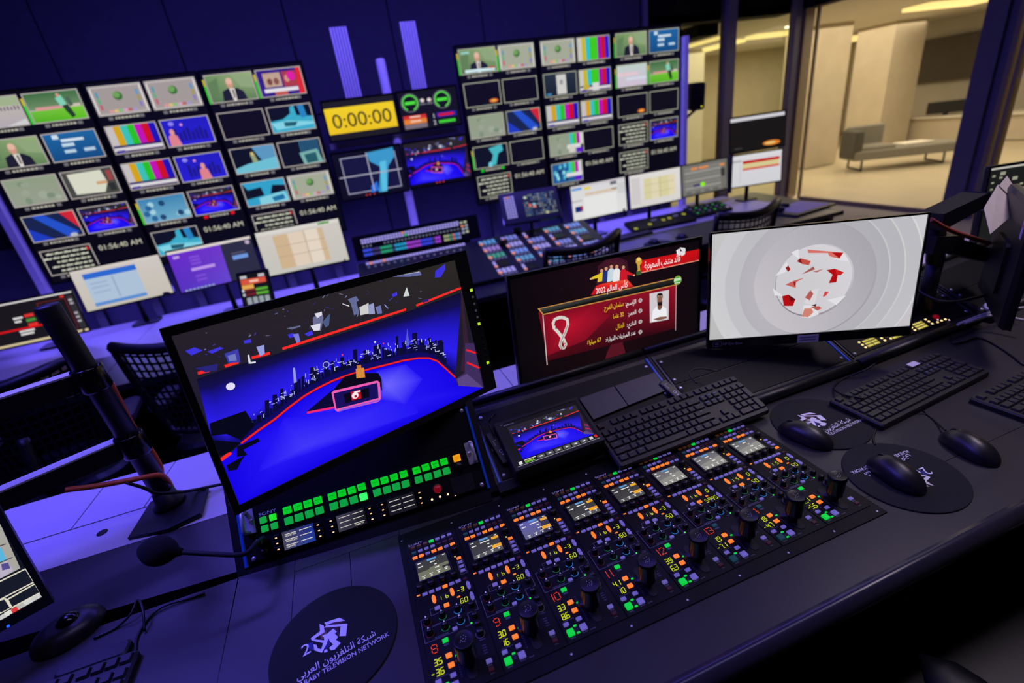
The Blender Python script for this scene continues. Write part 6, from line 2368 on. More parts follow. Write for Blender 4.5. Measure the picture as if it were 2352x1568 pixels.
def p_grid(c):
    c.rect(0, 0, 1, 1, (14, 12, 30))
    c.rect(.10, .10, .92, .90, (150, 150, 176))
    c.rect(.115, .125, .905, .875, (22, 22, 60))
    c.poly([(.50, .06), (.90, .02), (.90, .22), (.78, .40), (.68, .95), (.55, .95), (.66, .40), (.52, .25)], (60, 150, 200))
    c.poly([(.66, .30), (.76, .28), (.68, .95), (.60, .95)], (90, 190, 226))
    c.poly([(.46, .78), (.56, .70), (.56, .90), (.44, .94)], (40, 110, 220))
    c.rect(.03, .50, .97, .525, (170, 170, 190))
    c.rect(.485, .05, .50, .90, (170, 170, 190))
    for x in (.36, .41, .48):
        c.ell(x, .965, .012, .016, (220, 60, 40), 8)


def p_studio(c):
    studio(c, False)
    c.rect(0, .93, 1, 1, (10, 8, 18))
    for x in (.42, .47, .53):
        c.ell(x, .965, .012, .018, (220, 60, 40), 8)


cdisp('upper wall monitor with the yellow timer 0:00:00', 0.112, 0.690, 1.500, 1.806, p_timer)
cdisp('upper wall monitor with two round green clocks', 0.698, 1.212, 1.500, 1.812, p_clock)
cdisp('lower wall monitor with crosshair lines over a dark blue picture', 0.080, 0.655, 1.040, 1.430, p_grid)
cdisp('lower wall monitor showing the blue studio, below the round clocks', 0.662, 1.230, 1.045, 1.428, p_studio)
for i, (x0, x1) in enumerate(((0.313, 0.443), (0.846, 0.974))):
    y = WY - .012
    t = thing('extrusion_post', ('ribbed pale aluminium post above the yellow timer', 'ribbed pale aluminium post above the round clocks')[i], 'post',
              Matrix.Translation(((x0 + x1) / 2, y + .04, -.28)))
    w_ = x1 - x0
    MB().box(-w_ / 2, -.01, 2.0, w_ / 2, .03, 2.566).build('profile', M['mull'], t)
    for k in range(6):
        x = -w_ / 2 + w_ * (k + .5) / 6
        MB().box(x - w_ * .052, -.02, 2.0, x + w_ * .052, -.0102, 2.566).build('rib', M['alup'], t)
t = thing('round_post', 'round pale post rising between the two upper wall monitors', 'post', Matrix.Translation((0.643, WY + .03, -.28)))
MB().lathe([(.036, 0), (.036, 2.32), (.030, 2.335), (0, 2.34)], 0, 0, 24).build('tube', M['alup'], t)
MB().box(-.54, .04, 1.73, .56, .07, 1.775).build('crossbeam', M['alup'], t)

# ------------------------------------------------------------------ front row desk in the pit
ZD = 0.47
dk = thing('front_row_desk', 'long dark desk of the front row below the display wall', 'desk', flat(0.7, 3.1, -0.28))
zo = 0.28
for k in range(5):
    x0 = -2.75 + k * 1.32
    MB().rbox(x0 + .659 - .7, 2.74 - 3.1, 1.316, 0.58, ZD - .035 + zo, ZD + zo, .004, .001).build('worktop_panel', M['deskdark'], dk)
    MB().rbox(x0 + .659 - .7, 3.42 - 3.1, 1.316, 0.77, ZD - .035 + zo, ZD + zo, .004, .001).build('shelf_panel', M['shelf'], dk)
    MB().box(x0 + .6 - .7, 2.6 - 3.1, 0, x0 + .64 - .7, 3.7 - 3.1, ZD - .035 + zo).build('leg_panel', M['deskdark'], dk)
MB().box(-2.75 - .7, 3.76 - 3.1, 0, 3.85 - .7, 3.79 - 3.1, ZD - .04 + zo).build('modesty_panel', M['wallb'], dk)
# angled end wing by the glass
wq = [pz(*p, ZD) for p in ((1928, 492), (1800, 452), (1700, 428))]
wing = [(3.853, 2.45), (wq[0].x + .12, 2.44), (4.10, 3.25), (4.15, 3.7), (3.853, 3.7)]
MB().prism([(x - .7, y - 3.1) for x, y in wing], ZD - .035 + zo, ZD + zo).build('end_wing', M['deskdark'], dk)
MB().box(3.9 - .7, 2.6 - 3.1, 0, 3.95 - .7, 3.6 - 3.1, ZD - .035 + zo).build('leg_panel', M['deskdark'], dk)


def row2(lab, pos, yaw, tilt, paint, w_=.53, h_=.30, foot=True, name='desk_monitor'):
    fmw = frame(*pos, yaw, tilt)
    t = thing(name, lab, 'monitor', fmw, 'monitors on the front row desk')
    monitor_body(t, -w_ / 2, w_ / 2, -h_ / 2, h_ / 2, .025, .03)
    sw, sh = w_ - .012, h_ - .018
    bezel(t, sw / 2, sh / 2 - .002, -w_ / 2, w_ / 2, -h_ / 2, h_ / 2)
    c = CV(sw, sh, 0.0)
    paint(c)
    c.build('screen', SCREEN, t)
    if foot:
        i_ = fmw.inverted()
        top = fmw @ Vector((0, -.03, -.055))
        p = [Vector((top.x, top.y + .05, ZD + .01)), Vector((top.x, top.y + .05, top.z)), top]
        MB().tube([i_ @ q for q in p], .018, 10).build('stand_post', M['black'], t)
        MB().rbox(0, 0, .18, .14, 0, .012, .03, .003).build('stand_foot', M['black'], t, i_ @ Matrix.Translation((top.x, top.y + .05, ZD)))
        MB().tube([i_ @ Vector((top.x, top.y + .05, top.z - .04)), i_ @ Vector((top.x + .16, top.y + .02, top.z - .10)), i_ @ Vector((top.x + .24, top.y - .06, top.z - .10))], .016, 8).build('cable_arm', M['black'], t)
    return t


def q_red(c):
    c.rect(0, 0, 1, 1, (26, 22, 26))
    c.rect(0, 0, 1, .04, (226, 222, 222))
    c.rect(0, .94, 1, 1, (206, 190, 150))
    c.line([(.60, .14), (.60, .88), (.90, .88), (.90, .14), (.6, .14)], .006, (140, 40, 44))
    for y, q in ((.33, (220, 50, 44)), (.44, (70, 140, 60)), (.55, (220, 50, 44))):
        c.rect(.72, y, .82, y + .07, q)
        c.rect(.42, y, .52, y + .07, q)
    for y, l in ((.36, .10), (.44, .07), (.68, .16), (.75, .14)):
        c.rect(.62, y, .62 + l, y + .045, (220, 216, 216))
        c.rect(.30, y, .30 + l, y + .045, (220, 216, 216))
    c.rect(0, .62, .60, .66, (220, 20, 24))
    c.rect(.92, .1, .99, .9, (50, 46, 52))
    for y in (.18, .26, .5, .6, .7):
        c.rect(.93, y, .97, y + .05, (170, 166, 172))
    c.rect(.86, .07, .9, .11, (226, 60, 50))


def q_form(c):
    c.rect(0, 0, 1, 1, (206, 198, 192), (196, 190, 178))
    c.rect(0, 0, 1, .05, (216, 206, 200))
    c.rect(.11, .12, .70, .92, (172, 192, 214))
    c.rect(.11, .12, .70, .25, (44, 104, 206))
    c.rect(.11, .84, .70, .92, (90, 140, 206))
    c.rect(.40, .28, .42, .8, (150, 172, 196))
    for y in (.36, .46, .58):
        c.rect(.15, y, .34, y + .03, (150, 172, 200))


def q_purple(c):
    c.rect(0, 0, 1, 1, (44, 44, 66))
    c.poly([(0, 0), (.62, 0), (.60, 1), (0, 1)], [(104, 40, 200), (112, 54, 200), (100, 70, 206), (84, 50, 190)])
    c.rect(0, 0, 1, .07, (222, 212, 206))
    c.rect(.2, .48, .48, .55, (190, 150, 232))
    c.rect(.05, .13, .12, .19, (190, 160, 230))
    for y in (.2, .28, .36, .66, .76):
        c.rect(.22, y, .34, y + .05, (126, 76, 212))
    c.rect(.71, .40, .90, .50, (110, 150, 220))
    c.rect(.71, .33, .88, .36, (90, 88, 110))
    c.ell(.945, .14, .03, .05, (190, 170, 196), 12)
    for i in range(8):
        c.rect(.05 + .045 * i, .95, .08 + .045 * i, .985, (150, 170, 200))


def q_beige(c):
    c.rect(0, 0, 1, 1, (206, 200, 192), (196, 194, 186))
    c.rect(0, 0, 1, .09, (216, 212, 206))
    c.rect(.18, .14, .78, .90, (214, 192, 166))
    for i, (u, q) in enumerate(((.18, (206, 178, 142)), (.36, (222, 204, 184)), (.54, (226, 212, 194)), (.72, (206, 180, 146)))):
        c.rect(u, .14, min(u + .17, .78), .90, q)
    for y in (.38, .62):
        c.rect(.18, y, .78, y + .012, (176, 158, 134))
    c.rect(.545, .14, .555, .90, (180, 164, 140))
    c.rect(.74, .03, .88, .07, (60, 150, 40))


def q_mail(c):
    c.rect(0, 0, 1, 1, (216, 214, 216), (222, 222, 220))
    c.rect(0, 0, 1, .08, (206, 200, 206))
    c.rect(.02, .08, .2, .14, (80, 150, 220))
    c.rect(.24, .1, .36, .17, (226, 206, 50))
    c.rect(.72, .06, .84, .16, (110, 110, 116))
    c.rect(0, .42, .19, .47, (190, 186, 190))
    c.rect(.25, .26, .84, .34, (214, 192, 166))
    c.rect(.74, .26, .84, .29, (90, 76, 60))
    c.rect(.22, .38, .82, .95, (228, 228, 226))
    c.rect(.05, .60, .18, .76, (20, 40, 120))
    c.rect(.15, .60, .19, .72, (160, 30, 40))
    c.rect(.85, .14, .99, .45, (204, 204, 204))


def q_yel(c):
    c.rect(0, 0, 1, 1, (222, 218, 216), (214, 210, 208))
    c.rect(.04, .1, .2, .9, (206, 200, 200))
    c.rect(.28, .17, .86, .80, (214, 206, 158))
    for u in (.42, .76):
        c.rect(u, .17, u + .14, .80, (222, 212, 178))
    for y in (.36, .60):
        c.rect(.28, y, .86, y + .012, (186, 178, 130))
    c.rect(.585, .17, .60, .8, (190, 182, 140))


def q_grey(c):
    c.rect(0, 0, 1, 1, (112, 110, 104))
    for i in range(7):
        c.rect(.06, .10 + .125 * i, .86, .185 + .125 * i, (146, 144, 138) if i % 2 else (128, 126, 120))
    for x, y, w_ in ((.2, .12, .14), (.38, .12, .2), (.84, .14, .1)):
        c.rect(x, y, x + w_, y + .07, (226, 140, 70))
    c.rect(.24, .66, .40, .74, (70, 56, 110))
    c.ell(.45, .70, .055, .075, (140, 236, 30), 14)
    c.rect(.86, .3, .95, .55, (60, 58, 56))
    for i in range(4):
        c.rect(.08 + .2 * i, .88, .2 + .2 * i, .97, (100, 98, 94))


def q_redbars(c):
    c.rect(0, 0, 1, 1, (214, 212, 216), (208, 208, 212))
    c.rect(0, 0, 1, .06, (222, 220, 222))
    c.rect(.06, .16, .24, .22, (170, 168, 172))
    c.rect(.26, .20, .96, .29, (186, 16, 20))
    c.rect(.26, .29, .96, .44, (212, 200, 146))
    c.rect(.26, .44, .96, .50, (206, 70, 60))
    c.rect(.21, .26, .22, .9, (186, 186, 190))


def q_dark(c):
    c.rect(0, 0, 1, 1, (24, 22, 20))
    c.rect(0, .02, .98, .12, (206, 204, 210))
    c.ell(.76, .86, .16, .075, (222, 126, 40), 18)
    c.ell(.74, .86, .10, .04, (226, 190, 110), 14)
    c.rect(.08, .88, .22, .92, (60, 58, 58))


row2('front row monitor with red boxes and white text, far left', (-2.026, 3.489, .691), 1.0, -6.6, q_red)
row2('front row monitor with a blue form on white', (-1.493, 3.585, .804), 8.2, -7, q_form)
row2('front row monitor with a purple login page', (-.850, 3.395, .842), 10, -16, q_purple)
row2('front row monitor with a beige calendar grid, left of the vision mixer', (-.238, 3.034, .901), 1.3, -9, q_beige)
row2('front row monitor with a white mail window and yellow tab', (2.110, 3.295, .786), .8, -4, q_mail)
row2('front row monitor with a yellow calendar grid, right of the vision mixer', (2.703, 3.350, .775), -1.4, -4, q_yel)
row2('front row monitor with a grey audio window and green dot', (3.387, 3.535, .747), -.3, -5, q_grey, .53, .30)
row2('front row monitor with two red bars on white, at the glass', (3.819, 3.361, .766), -13.4, -4.5, q_redbars)
row2('black front row monitor with an orange logo, mounted above the red bar monitor', (3.750, 3.292, 1.096), -10.9, -4.3, q_dark, .545, .31, False)
MB().tube([(-.08, -.1, -.04), (-.22, -.16, -.06), (-.24, -.5, -.05)], .02, 8).build('mount_arm', M['black'], bpy.data.objects['desk_monitor.%03d' % (sum(1 for o in bpy.data.objects if o.name.startswith('desk_monitor')) - 1)])

# small tablet and stand between the left monitors
FT = frame(-.575, 2.90, .725, -12, -16)
t = thing('tally_tablet', 'small black tablet with red and green status bars before the purple screen', 'tablet', FT)
MB().rbox(0, 0, .20, .23, -.012, -.001, .01, .002).build('body', M['black'], t)
cv = CV(.176, .20, 0)
cv.rect(0, 0, 1, 1, (20, 20, 24))
cv.rect(.05, .16, .92, .33, (214, 84, 60))
cv.rect(.35, .21, .66, .28, (240, 190, 170))
cv.rect(.05, .34, .46, .47, (226, 166, 80))
for y in (.47, .60):
    cv.rect(.12, y, .50, y + .08, (110, 30, 36))
    cv.rect(.50, y, .92, y + .08, (90, 170, 50))
    cv.rect(.02, y, .10, y + .08, (190, 200, 210))
for i in range(4):
    cv.rect(.12 + .21 * i, .74, .28 + .21 * i, .96, (150, 160, 166))
cv.rect(.06, .05, .28, .14, (190, 190, 196))
cv.rect(.68, .05, .9, .14, (190, 190, 196))
cv.build('screen', SCREEN, t)
MB().tube([(0, -.08, -.012), (0, -.20, -.08), (0, -.27, -.03)], .012, 8).build('stand_post', M['black'], t)

# ------------------------------------------------------------------ vision mixer
SWA = frame(.555, 3.33, .761, -2.8, -12)
sw = thing('vision_mixer', 'wide vision mixer panel with rows of violet, green and cyan lit keys', 'control panel', SWA)
MB().rbox(0, 0, .97, .185, -.05, 0, .006, .003).build('upper_housing', M['panel'], sw)
SWI = SWA.inverted()
# lower desk part, slope from (3.29,.655) to (2.68,.50)
LOW = frame(.98, 2.985, .580, -2.0, -75.5)
LI = SWI @ LOW


def lowp(px_, pyy):
    return pl(px_, pyy, LOW)


MB().rbox(0, 0, 1.86, .62, -.04, 0, .01, .004).build('lower_housing', M['rack'], sw, LI)
_kb = {}


def skey(x, y, rgb, s_=.9, w_=.020, h_=.020, fmx=None, nm='key'):
    k = (rgb, s_, w_, h_)
    if k not in _kb:
        _kb[k] = MB().rbox(0, 0, w_, h_, 0, .006, .002, .0012, 1).mesh('key', lit(rgb, s_, (90, 88, 110)))
    return place(_kb[k], nm, sw, (fmx or Matrix()) @ Matrix.Translation((x, y, 0)))


VI, WH, GRY = (160, 152, 224), (150, 160, 170), (56, 52, 84)


def a3(x, y):
    return pl(780 + x / 5.113, 440 + y / 5.113, SWA)


n_ = 34
for r, (pa_, pb_) in enumerate((((262, 575), (1378, 360)), ((270, 605), (1382, 390)))):
    for i in range(n_):
        f = i / (n_ - 1)
        x, y = a3(*lerp(pa_, pb_, f))
        c = VI
        if r == 0 and i == 14:
            c = (240, 150, 60)
        if r == 1 and i == 15:
            c = (20, 200, 60)
        skey(x, y, c, .9, .0175, .016)
for i in range(28):
    f = i / 27
    x, y = a3(*lerp((282, 648), (1392, 440), f))
    if i not in (3, 4, 5):
        skey(x, y, (112, 118, 122), .7, .014, .013)


def colr(f):
    for lim, c in ((.08, (50, 76, 220)), (.17, GRY), (.30, (30, 160, 90)), (.33, GRY), (.44, (20, 160, 190)), (.60, (160, 60, 196)), (.72, (50, 66, 220)), (.74, GRY), (.80, (160, 60, 206)),
                   (.82, (20, 18, 30)), (.90, (160, 166, 100)), (.935, (50, 140, 80)), (.96, (206, 110, 70)), (.985, (40, 140, 200)), (2, (130, 126, 180))):
        if f < lim:
            return c


for r, (pa_, pb_) in enumerate((((292, 695), (1405, 495)), ((305, 745), (1412, 535)))):
    for i in range(n_):
        f = i / (n_ - 1)
        c = colr(f)
        if c == (20, 18, 30):
            continue
        x, y = a3(*lerp(pa_, pb_, f))
        skey(x, y, c, .85, .0200, .020)
for x_, y_, c in ((1425, 365, (170, 176, 130)), (1472, 355, (190, 196, 140)), (1440, 405, (240, 140, 40)), (1485, 395, WH), (1450, 440, WH), (1490, 430, WH), (1455, 480, WH), (1500, 468, (190, 196, 150))):
    x, y = a3(x_, y_)
    skey(x, y, c, .85, .022, .016)


def b3_(x, y):
    return lowp(780 + x / 5.113, 440 + y / 5.113)


def b4_(x, y):
    return lowp(1200 + x / 5.345, 380 + y / 5.345)


for i in range(30):
    f = i / 29
    x, y = b3_(*lerp((330, 850), (1455, 620), f))
    skey(x, y, (240, 150, 90) if i in (1, 5) else VI, .8, .022, .030, LI)
    if i % 2 == 0:
        x, y = b3_(*lerp((345, 890), (1460, 675), f))
        skey(x, y, (110, 112, 124), .6, .016, .014, LI)
BL_, OR_ = (120, 130, 206), (236, 150, 110)
rr = random.Random(9)
small = MB()
for bx_ in range(5):
    for by_ in range(5):
        x0_, y0_ = .02 + bx_ * .182, .255 - by_ * .118
        kind_ = (bx_ * 3 + by_ * 2) % 5
        if kind_ == 1:
            MB().rbox(x0_ + .06, y0_ - .035, .085, .075, 0, .004, .003, .001).build('touch_display', M['blackg'], sw, LI)
            for k in range(3):
                skey(x0_, y0_ - k * .030, OR_ if k == 2 else VI, .85, .020, .022, LI)
        else:
            c = (VI, VI, (110, 140, 220), BL_, (90, 150, 190))[kind_] if bx_ else ((80, 150, 200), (150, 120, 190), (60, 150, 100), BL_, VI)[by_]
            for i in range(4):
                for j in range(2):
                    skey(x0_ + i * .034, y0_ - j * .034, OR_ if (i, j) in ((0, 1),) else c, .85, .026, .026, LI)
            for i in range(5):
                small.rbox(x0_ + i * .027, y0_ - .072, .016, .014, 0, .004, .002, .001, 1)
so_k = small.build('small_keys', lit((110, 108, 150), .7, (90, 88, 110)), sw, LI)
so_k['kind'] = 'stuff'
for p_ in ((1925, 630), (2085, 480)):
    x, y = b3_(*p_)
    MB().rbox(x, y, .03, .12, 0, .006, .004, .001).build('fader_slot', M['knob'], sw, LI)
    MB().rbox(x, y, .07, .022, .006, .045, .006, .004).build('fader_handle', M['black'], sw, LI)
# feet that carry the mixer on the desk
for x in (.2, 1.0, 1.75):
    MB().box(x - .02, 2.75, ZD + .001, x + .02, 3.25, .505).build('support_foot', M['black'], sw, SWI)
MB().box(.15, 3.34, ZD + .001, .96, 3.38, .70).build('support_foot', M['black'], sw, SWI)

FTC = frame(1.47, 3.26, .850, -11, -38)
t = thing('touch_panel', 'tilted black touch panel with small colour buttons above the vision mixer', 'control panel', FTC)
MB().rbox(0, 0, .47, .275, -.03, 0, .008, .003).build('body', M['knob'], t)
cv = CV(.27, .20, .0006)
cv.rect(0, 0, 1, 1, (24, 30, 34))
rr = random.Random(2)
for j in range(9):
    for i in range(13):
        if rr.random() < .72:
            c = rr.choice(((110, 120, 120), (130, 140, 136), (60, 90, 130), (90, 100, 104), (50, 80, 120)))
            cv.rect(.03 + .074 * i, .03 + .107 * j, .085 + .074 * i, .10 + .107 * j, c)
for u, v, c in ((.2, .5, (226, 110, 80)), (.33, .58, (226, 110, 80)), (.32, .48, (120, 190, 200)), (.1, .14, (190, 200, 180)), (.66, .92, (190, 190, 140))):
    cv.ell(u, v, .05, .06, c, 10)
cv.build('screen', SCREEN, t, Matrix.Translation((.08, .0, 0)))
for j in range(9):
    for i in range(4):
        k = ('tk', i == 0 and j == 0)
        c = (240, 150, 60) if (i == 1 and j == 0) else VI
        kk = (c, .85, .016, .014)
        if kk not in _kb:
            _kb[kk] = MB().rbox(0, 0, .016, .014, 0, .005, .002, .001, 1).mesh('key', lit(c, .85, (90, 88, 110)))
        place(_kb[kk], 'key', t, Matrix.Translation((-.19 + .021 * i, .095 - .022 * j, 0)))
MB().tube([(0, -.02, -.03), (.0, -.12, -.16)], .022, 10).build('mount_arm', M['black'], t)

# front row keyboards, mice and intercoms at the right
for px_, pyy, lab, yw in ((1440, 545, 'dark keyboard on the front row desk below the mail window', 4),):
    c = pz(px_, pyy, ZD)
    m = flat(c.x, c.y, ZD, yw)
    keyboard(lab, m, 1.0, False)
for k_, (px_, pyy) in enumerate(((1502, 552), (1566, 540))):
    c = pz(px_, pyy, ZD + .02)
    lab = ('black mouse on a round pad on the front row desk', 'black mouse lying right of the round pad on the front row desk')[k_]
    t = thing('computer_mouse', lab, 'mouse', flat(c.x, c.y, ZD, 20))
    rs = []
    for k in range(9):
        f = k / 8
        ww = max(.032 * (1 - abs(2 * f - 1) ** 3) ** .45, .002)
        hh = max(.036 * math.sin(math.pi * (.1 + .8 * (1 - f))), .004)
        rs.append([(ww * math.cos(math.pi * j / 10), -.055 + .11 * f, .002 + hh * math.sin(math.pi * j / 10)) for j in range(11)])
    MB().rings([list(reversed(r)) for r in rs], smooth=True).build('shell', M['mouse'], t)
    MB().lathe([(.009, -.003), (.009, .003)], 0, 0, 12).build('scroll_wheel', M['rubber'], t, Matrix.Translation((0, .03, .024)) @ Matrix.Rotation(math.pi / 2, 4, 'Y'))
c = pz(1512, 560, ZD)
t = thing('mouse_pad', 'round dark mouse pad on the front row desk', 'mouse pad', Matrix.Translation((c.x, c.y, ZD)))
MB().lathe([(.11, 0), (.11, .002), (0, .002)], 0, 0, 40).build('pad_disc', M['pad'], t)
cv = CV(1, 1, .0023)
cv.ell(.53, .54, .035, .022, (150, 146, 200), 12)
cv.build('pad_print', PRINT, t)
for k_, (a, b, lab) in enumerate((((1445, 520), (1585, 492), 'low black intercom unit with yellow ring keys on the front row desk'), ((1585, 487), (1665, 468), 'low black audio unit with green keys on the front row desk'))):
    pa_, pb_ = pz(*a, .52), pz(*b, .52)
    c = (pa_ + pb_) / 2
    w_ = (pb_ - pa_).length
    fmx = flat(c.x, c.y, ZD, math.degrees(math.atan2(pb_.y - pa_.y, pb_.x - pa_.x)), 0) @ Matrix.Translation((0, 0, .03)) @ Matrix.Rotation(math.radians(14), 4, 'X')
    t = thing('intercom_unit', lab, 'intercom', fmx)
    MB().rbox(0, 0, w_, .20, -.012, .02, .006, .003).build('body', M['panel'], t)
    if k_ == 0:
        for f, yy in ((.05, -.06), (.30, -.03), (.55, .0), (.66, .01), (.92, .03)):
            x = -w_ / 2 + w_ * f
            MB().rings([[(x + r * math.cos(2 * math.pi * j / 16), yy + r * math.sin(2 * math.pi * j / 16), .021 + (.0006 if q == 1 else 0)) for j in range(16)] for q, r in enumerate((.016, .013, .009))],
                       False, False).build('ring_key', lit((214, 214, 20), 1.0), t)
        for f in (.42, .78):
            button(t, -w_ / 2 + w_ * f, .03, .05, .012, lit((110, 104, 180), .6), .02, .004, 'key')
    else:
        for j in range(3):
            for i in range(6):
                button(t, -w_ / 2 + .04 + i * (w_ - .08) / 5, -.05 + .05 * j, .020, .014, lit(((20, 170, 80), (20, 80, 60), (90, 84, 150))[(i + j) % 3], .7), .02, .004, 'key')
        led(t, w_ / 2 - .03, -.06, (226, 190, 240), .008, .02)

# ------------------------------------------------------------------ mesh back chairs of the front row
def make_chair(name, label, m, group):
    t = thing(name, label, 'chair', m, group)
    zb_, zt_ = .58, 1.06

    def back(u, v):
        """u -1..1 across, v 0..1 up: curved back surface"""
        w_ = .262 * (1 - .18 * (1 - v) ** 2)
        x = u * w_
        z = zb_ + (zt_ - zb_) * v + (.030 * abs(u) ** 1.5 - .018) * v * v
        y = -.26 - .05 * v + .075 * u * u
        return Vector((x, y, z))
    loop = []
    for k in range(9):
        loop.append(back(-1 + k / 4, 1.0))
    for k in range(1, 7):
        loop.append(back(1, 1 - k / 6))
    for k in range(1, 9):
        loop.append(back(1 - k / 4, 0))
    for k in range(1, 7):
        loop.append(back(-1, k / 6))
    MB().tube(loop, [.026 if k < 9 else .017 for k in range(len(loop))], 8).build('back_frame', M['chair'], t)
    web = MB()
    n1, n2 = 15, 12
    for i in range(1, n1):
        u = -1 + 2 * i / n1
        pts = [back(u, v / 8) for v in range(9)]
        L = [(p.x - .0055, p.y, p.z) for p in pts]
        R_ = [(p.x + .0055, p.y, p.z) for p in pts]
        for k in range(8):
            web.add([L[k], R_[k], R_[k + 1], L[k + 1]], [(0, 1, 2, 3)])
    for j in range(1, n2):
        v = j / n2
        pts = [back(-1 + k / 5, v) for k in range(11)]
        for k in range(10):
            a, b = pts[k], pts[k + 1]
            web.add([(a.x, a.y + .001, a.z - .0055), (b.x, b.y + .001, b.z - .0055), (b.x, b.y + .001, b.z + .0055), (a.x, a.y + .001, a.z + .0055)], [(0, 1, 2, 3)])
    web.build('mesh_web', M['mesh_web'], t)
    MB().rings([[(x * k, y * k, z) for x, y in rrect(.50, .48, .11, 5)] for k, z in ((.88, .43), (1, .45), (1, .48), (.93, .50))]).build('seat', M['chair'], t)
    MB().tube(spline([(0, -.28, .80), (0, -.33, .62), (0, -.26, .46), (0, -.1, .42)]), .024, 8).build('spine', M['chair'], t)
    for s_ in (-1, 1):
        MB().tube(spline([(s_ * .20, -.05, .44), (s_ * .29, -.05, .50), (s_ * .29, -.04, .66)]), .016, 8).build('arm_support', M['chair'], t)
        MB().rbox(s_ * .29, .02, .085, .25, .66, .695, .03, .008, 4).build('arm_pad', M['armpad'], t)
    MB().lathe([(.028, .08), (.028, .30), (.02, .30), (.02, .44)], 0, 0, 14).build('gas_column', M['chair'], t)
    for k in range(5):
        a = 2 * math.pi * k / 5 + .3
        MB().tube([(.02 * math.cos(a), .02 * math.sin(a), .10), (.30 * math.cos(a), .30 * math.sin(a), .075)], [.022, .014], 8).build('base_leg', M['chair'], t)
        MB().lathe([(.027, -.02), (.029, 0), (.027, .02)], 0, 0, 12).build('caster', M['rubber'], t, Matrix.Translation((.30 * math.cos(a), .30 * math.sin(a), .030)) @ Matrix.Rotation(math.pi / 2, 4, 'X'))
    return t


GCH = 'mesh chairs of the front row'
proto = make_chair('mesh_chair', 'black mesh chair in the pit at the left border, back to the camera', flat(-1.50, 2.20, -.28, 8), GCH)
for x, y, yw, lab in ((-.77, 2.25, -6, 'black mesh chair in the pit behind the top of the picture monitor'), (1.27, 2.30, 10, 'black mesh chair before the vision mixer, above the player card monitor'),
                      (2.40, 2.22, 6, 'black mesh chair right of the pit, above the ring graphic monitor')):
    r = proto.copy()
    COL.objects.link(r)
    r.matrix_world = flat(x, y, -.28, yw)
    r['label'] = lab
    for ch in proto.children:
        c = ch.copy()
        COL.objects.link(c)
        c.parent = r

# ------------------------------------------------------------------ loudspeaker and desk wing top at the glass
sp = py_(1604, 222, 4.15)
FSP = frame(sp.x, sp.y, sp.z, -18, 4)
t = thing('loudspeaker', 'black loudspeaker with a small yellow light hanging before the glass', 'loudspeaker', FSP)
MB().rbox(0, 0, .15, .26, -.14, 0, .03, .012, 4).build('cabinet', M['black'], t)
MB().lathe([(.05, 0), (.052, .004), (.045, .006), (.02, -.004), (0, -.002)], 0, -.03, 22).build('woofer', M['rubber'], t)
MB().lathe([(.022, 0), (.024, .003), (.012, .001), (0, .004)], 0, .075, 18).build('tweeter', M['rubber'], t)
led(t, .040, -.095, (226, 226, 20), .007, .001)
MB().tube([(0, -.13, -.07), (-.06, -.17, -.07), (-.10, -.22, -.09), (-.10, -(sp.z + .26), -.09)], .014, 8).build('bracket', M['black'], t)
c = pz(1868, 478, ZD + .03)
t = thing('wing_top', 'flat desk end wing with a pale top and black rim by the glass', 'tablet', flat(3.72, 2.76, ZD, 8))  # stands for the pale top and black edge of the desk wing
MB().rbox(0, 0, .52, .34, 0, .018, .01, .003).build('body', M['black'], t)
MB().rbox(.02, 0, .42, .28, .018, .020, .006, .001).build('pad_surface', M['card'], t)
t = thing('desk_headset', 'black headset lying on the pale wing top at the desk end', 'headset', flat(3.60, 2.82, ZD + .020, 30))
MB().tube([(.08 * math.cos(a), .08 * math.sin(a), .02) for a in [math.pi * k / 10 for k in range(11)]], .008, 8).build('headband', M['black'], t)
for s_ in (-1, 1):
    MB().lathe([(.032, 0), (.036, .01), (.032, .028), (0, .03)], s_ * .08, -.01, 16).build('ear_cup', M['rubber'], t)

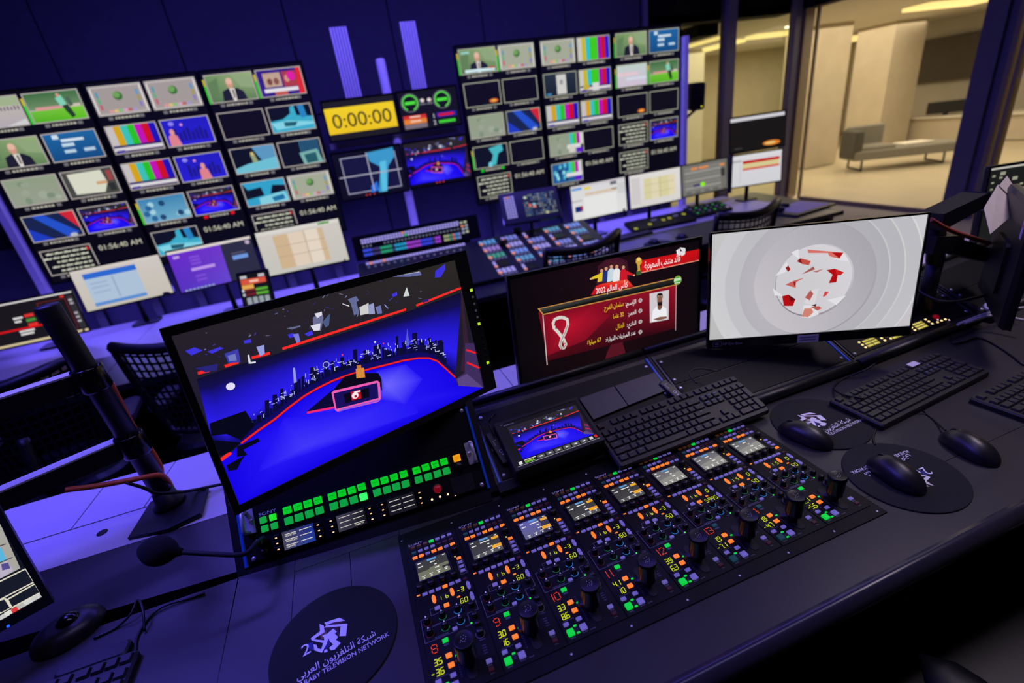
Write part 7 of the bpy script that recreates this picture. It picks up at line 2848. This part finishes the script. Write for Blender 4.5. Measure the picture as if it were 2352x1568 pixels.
# ------------------------------------------------------------------ lobby furniture
so_ = pz(2062, 398, 0.0)
t = thing('sofa', 'low grey chaise sofa with one backrest in the lobby', 'sofa', flat(8.74, 5.42, 0, -30) @ Matrix.Scale(.72, 4))
MB().rbox(0, 0, 2.0, .85, .24, .44, .06, .03, 4).build('seat_base', M['sofa'], t)
MB().rbox(-.58, .02, .80, .80, .44, .52, .06, .03, 4).build('seat_cushion', M['sofa'], t)
MB().rbox(-.55, .34, .75, .20, .44, .92, .06, .03, 4).build('back_cushion', M['sofa'], t)
MB().rbox(-.93, .0, .18, .80, .30, .86, .06, .03, 4).build('arm_cushion', M['sofad'], t)
for x in (-.8, .8):
    MB().tube([(x, -.32, .24), (x, -.34, .02), (x, .34, .02), (x, .32, .24)], .022, 8).build('sled_leg', M['black'], t)
t = thing('paper_stack', 'pale magazine lying open on the chaise sofa', 'magazine', flat(8.93, 5.31, .320, -24) @ Matrix.Scale(.8, 4))
MB().rbox(0, 0, .55, .40, 0, .03, .02, .004).build('pages', M['lobw2'], t)
t = thing('reception_counter', 'long cream reception counter at the back of the lobby', 'counter', flat(12.0, 6.3, 0, 0))
MB().rbox(0, 0, .5, 3.0, 0, .42, .02, .005).build('counter_body', M['lobw'], t)
MB().rbox(0, 0, .6, 3.1, .42, .46, .02, .005).build('counter_top', M['lobw2'], t)
mp_ = py_(2170, 252, 6.1)
t = thing('counter_monitor', 'dark monitor standing on the reception counter', 'monitor', flat(11.9, 6.72, .46, -50))
MB().rbox(0, 0, .62, .04, .04, .26, .01, .004).build('panel', M['black'], t)
MB().box(-.04, -.02, 0, .04, .02, .06).build('stand_post', M['black'], t)
o = MB().box(13.18, 6.4, 1.05, 13.24, 8.42, 1.92).build('wall_screen', M['dotted'])
tag(o, 'large grey perforated screen on the lobby end wall', 'screen')
pp = pz(1945, 372, 0)
t = thing('lobby_plant', 'dark green plant behind the lobby columns', 'plant', Matrix.Translation((10.9, 8.75, 0)))
MB().lathe([(.16, 0), (.2, .4), (.18, .42), (0, .40)], 0, 0, 18).build('pot', M['lobw2'], t)
rr = random.Random(6)
lf = MB()
for k in range(90):
    a, h_ = rr.random() * 6.28, .5 + 1.2 * rr.random()
    r_ = .12 + .28 * rr.random()
    p = Vector((r_ * math.cos(a), r_ * math.sin(a), h_))
    d = Vector((math.cos(a), math.sin(a), .4 * rr.random())) * .16
    s_ = Vector((-math.sin(a), math.cos(a), 0)) * .05
    lf.add([p, p + d * .5 + s_, p + d, p + d * .5 - s_], [(0, 1, 2, 3)])
lf.build('foliage', M['leaf'], t)
MB().tube([(0, 0, .4), (.03, .02, 1.6)], .02, 8).build('stem', M['sofad'], t)
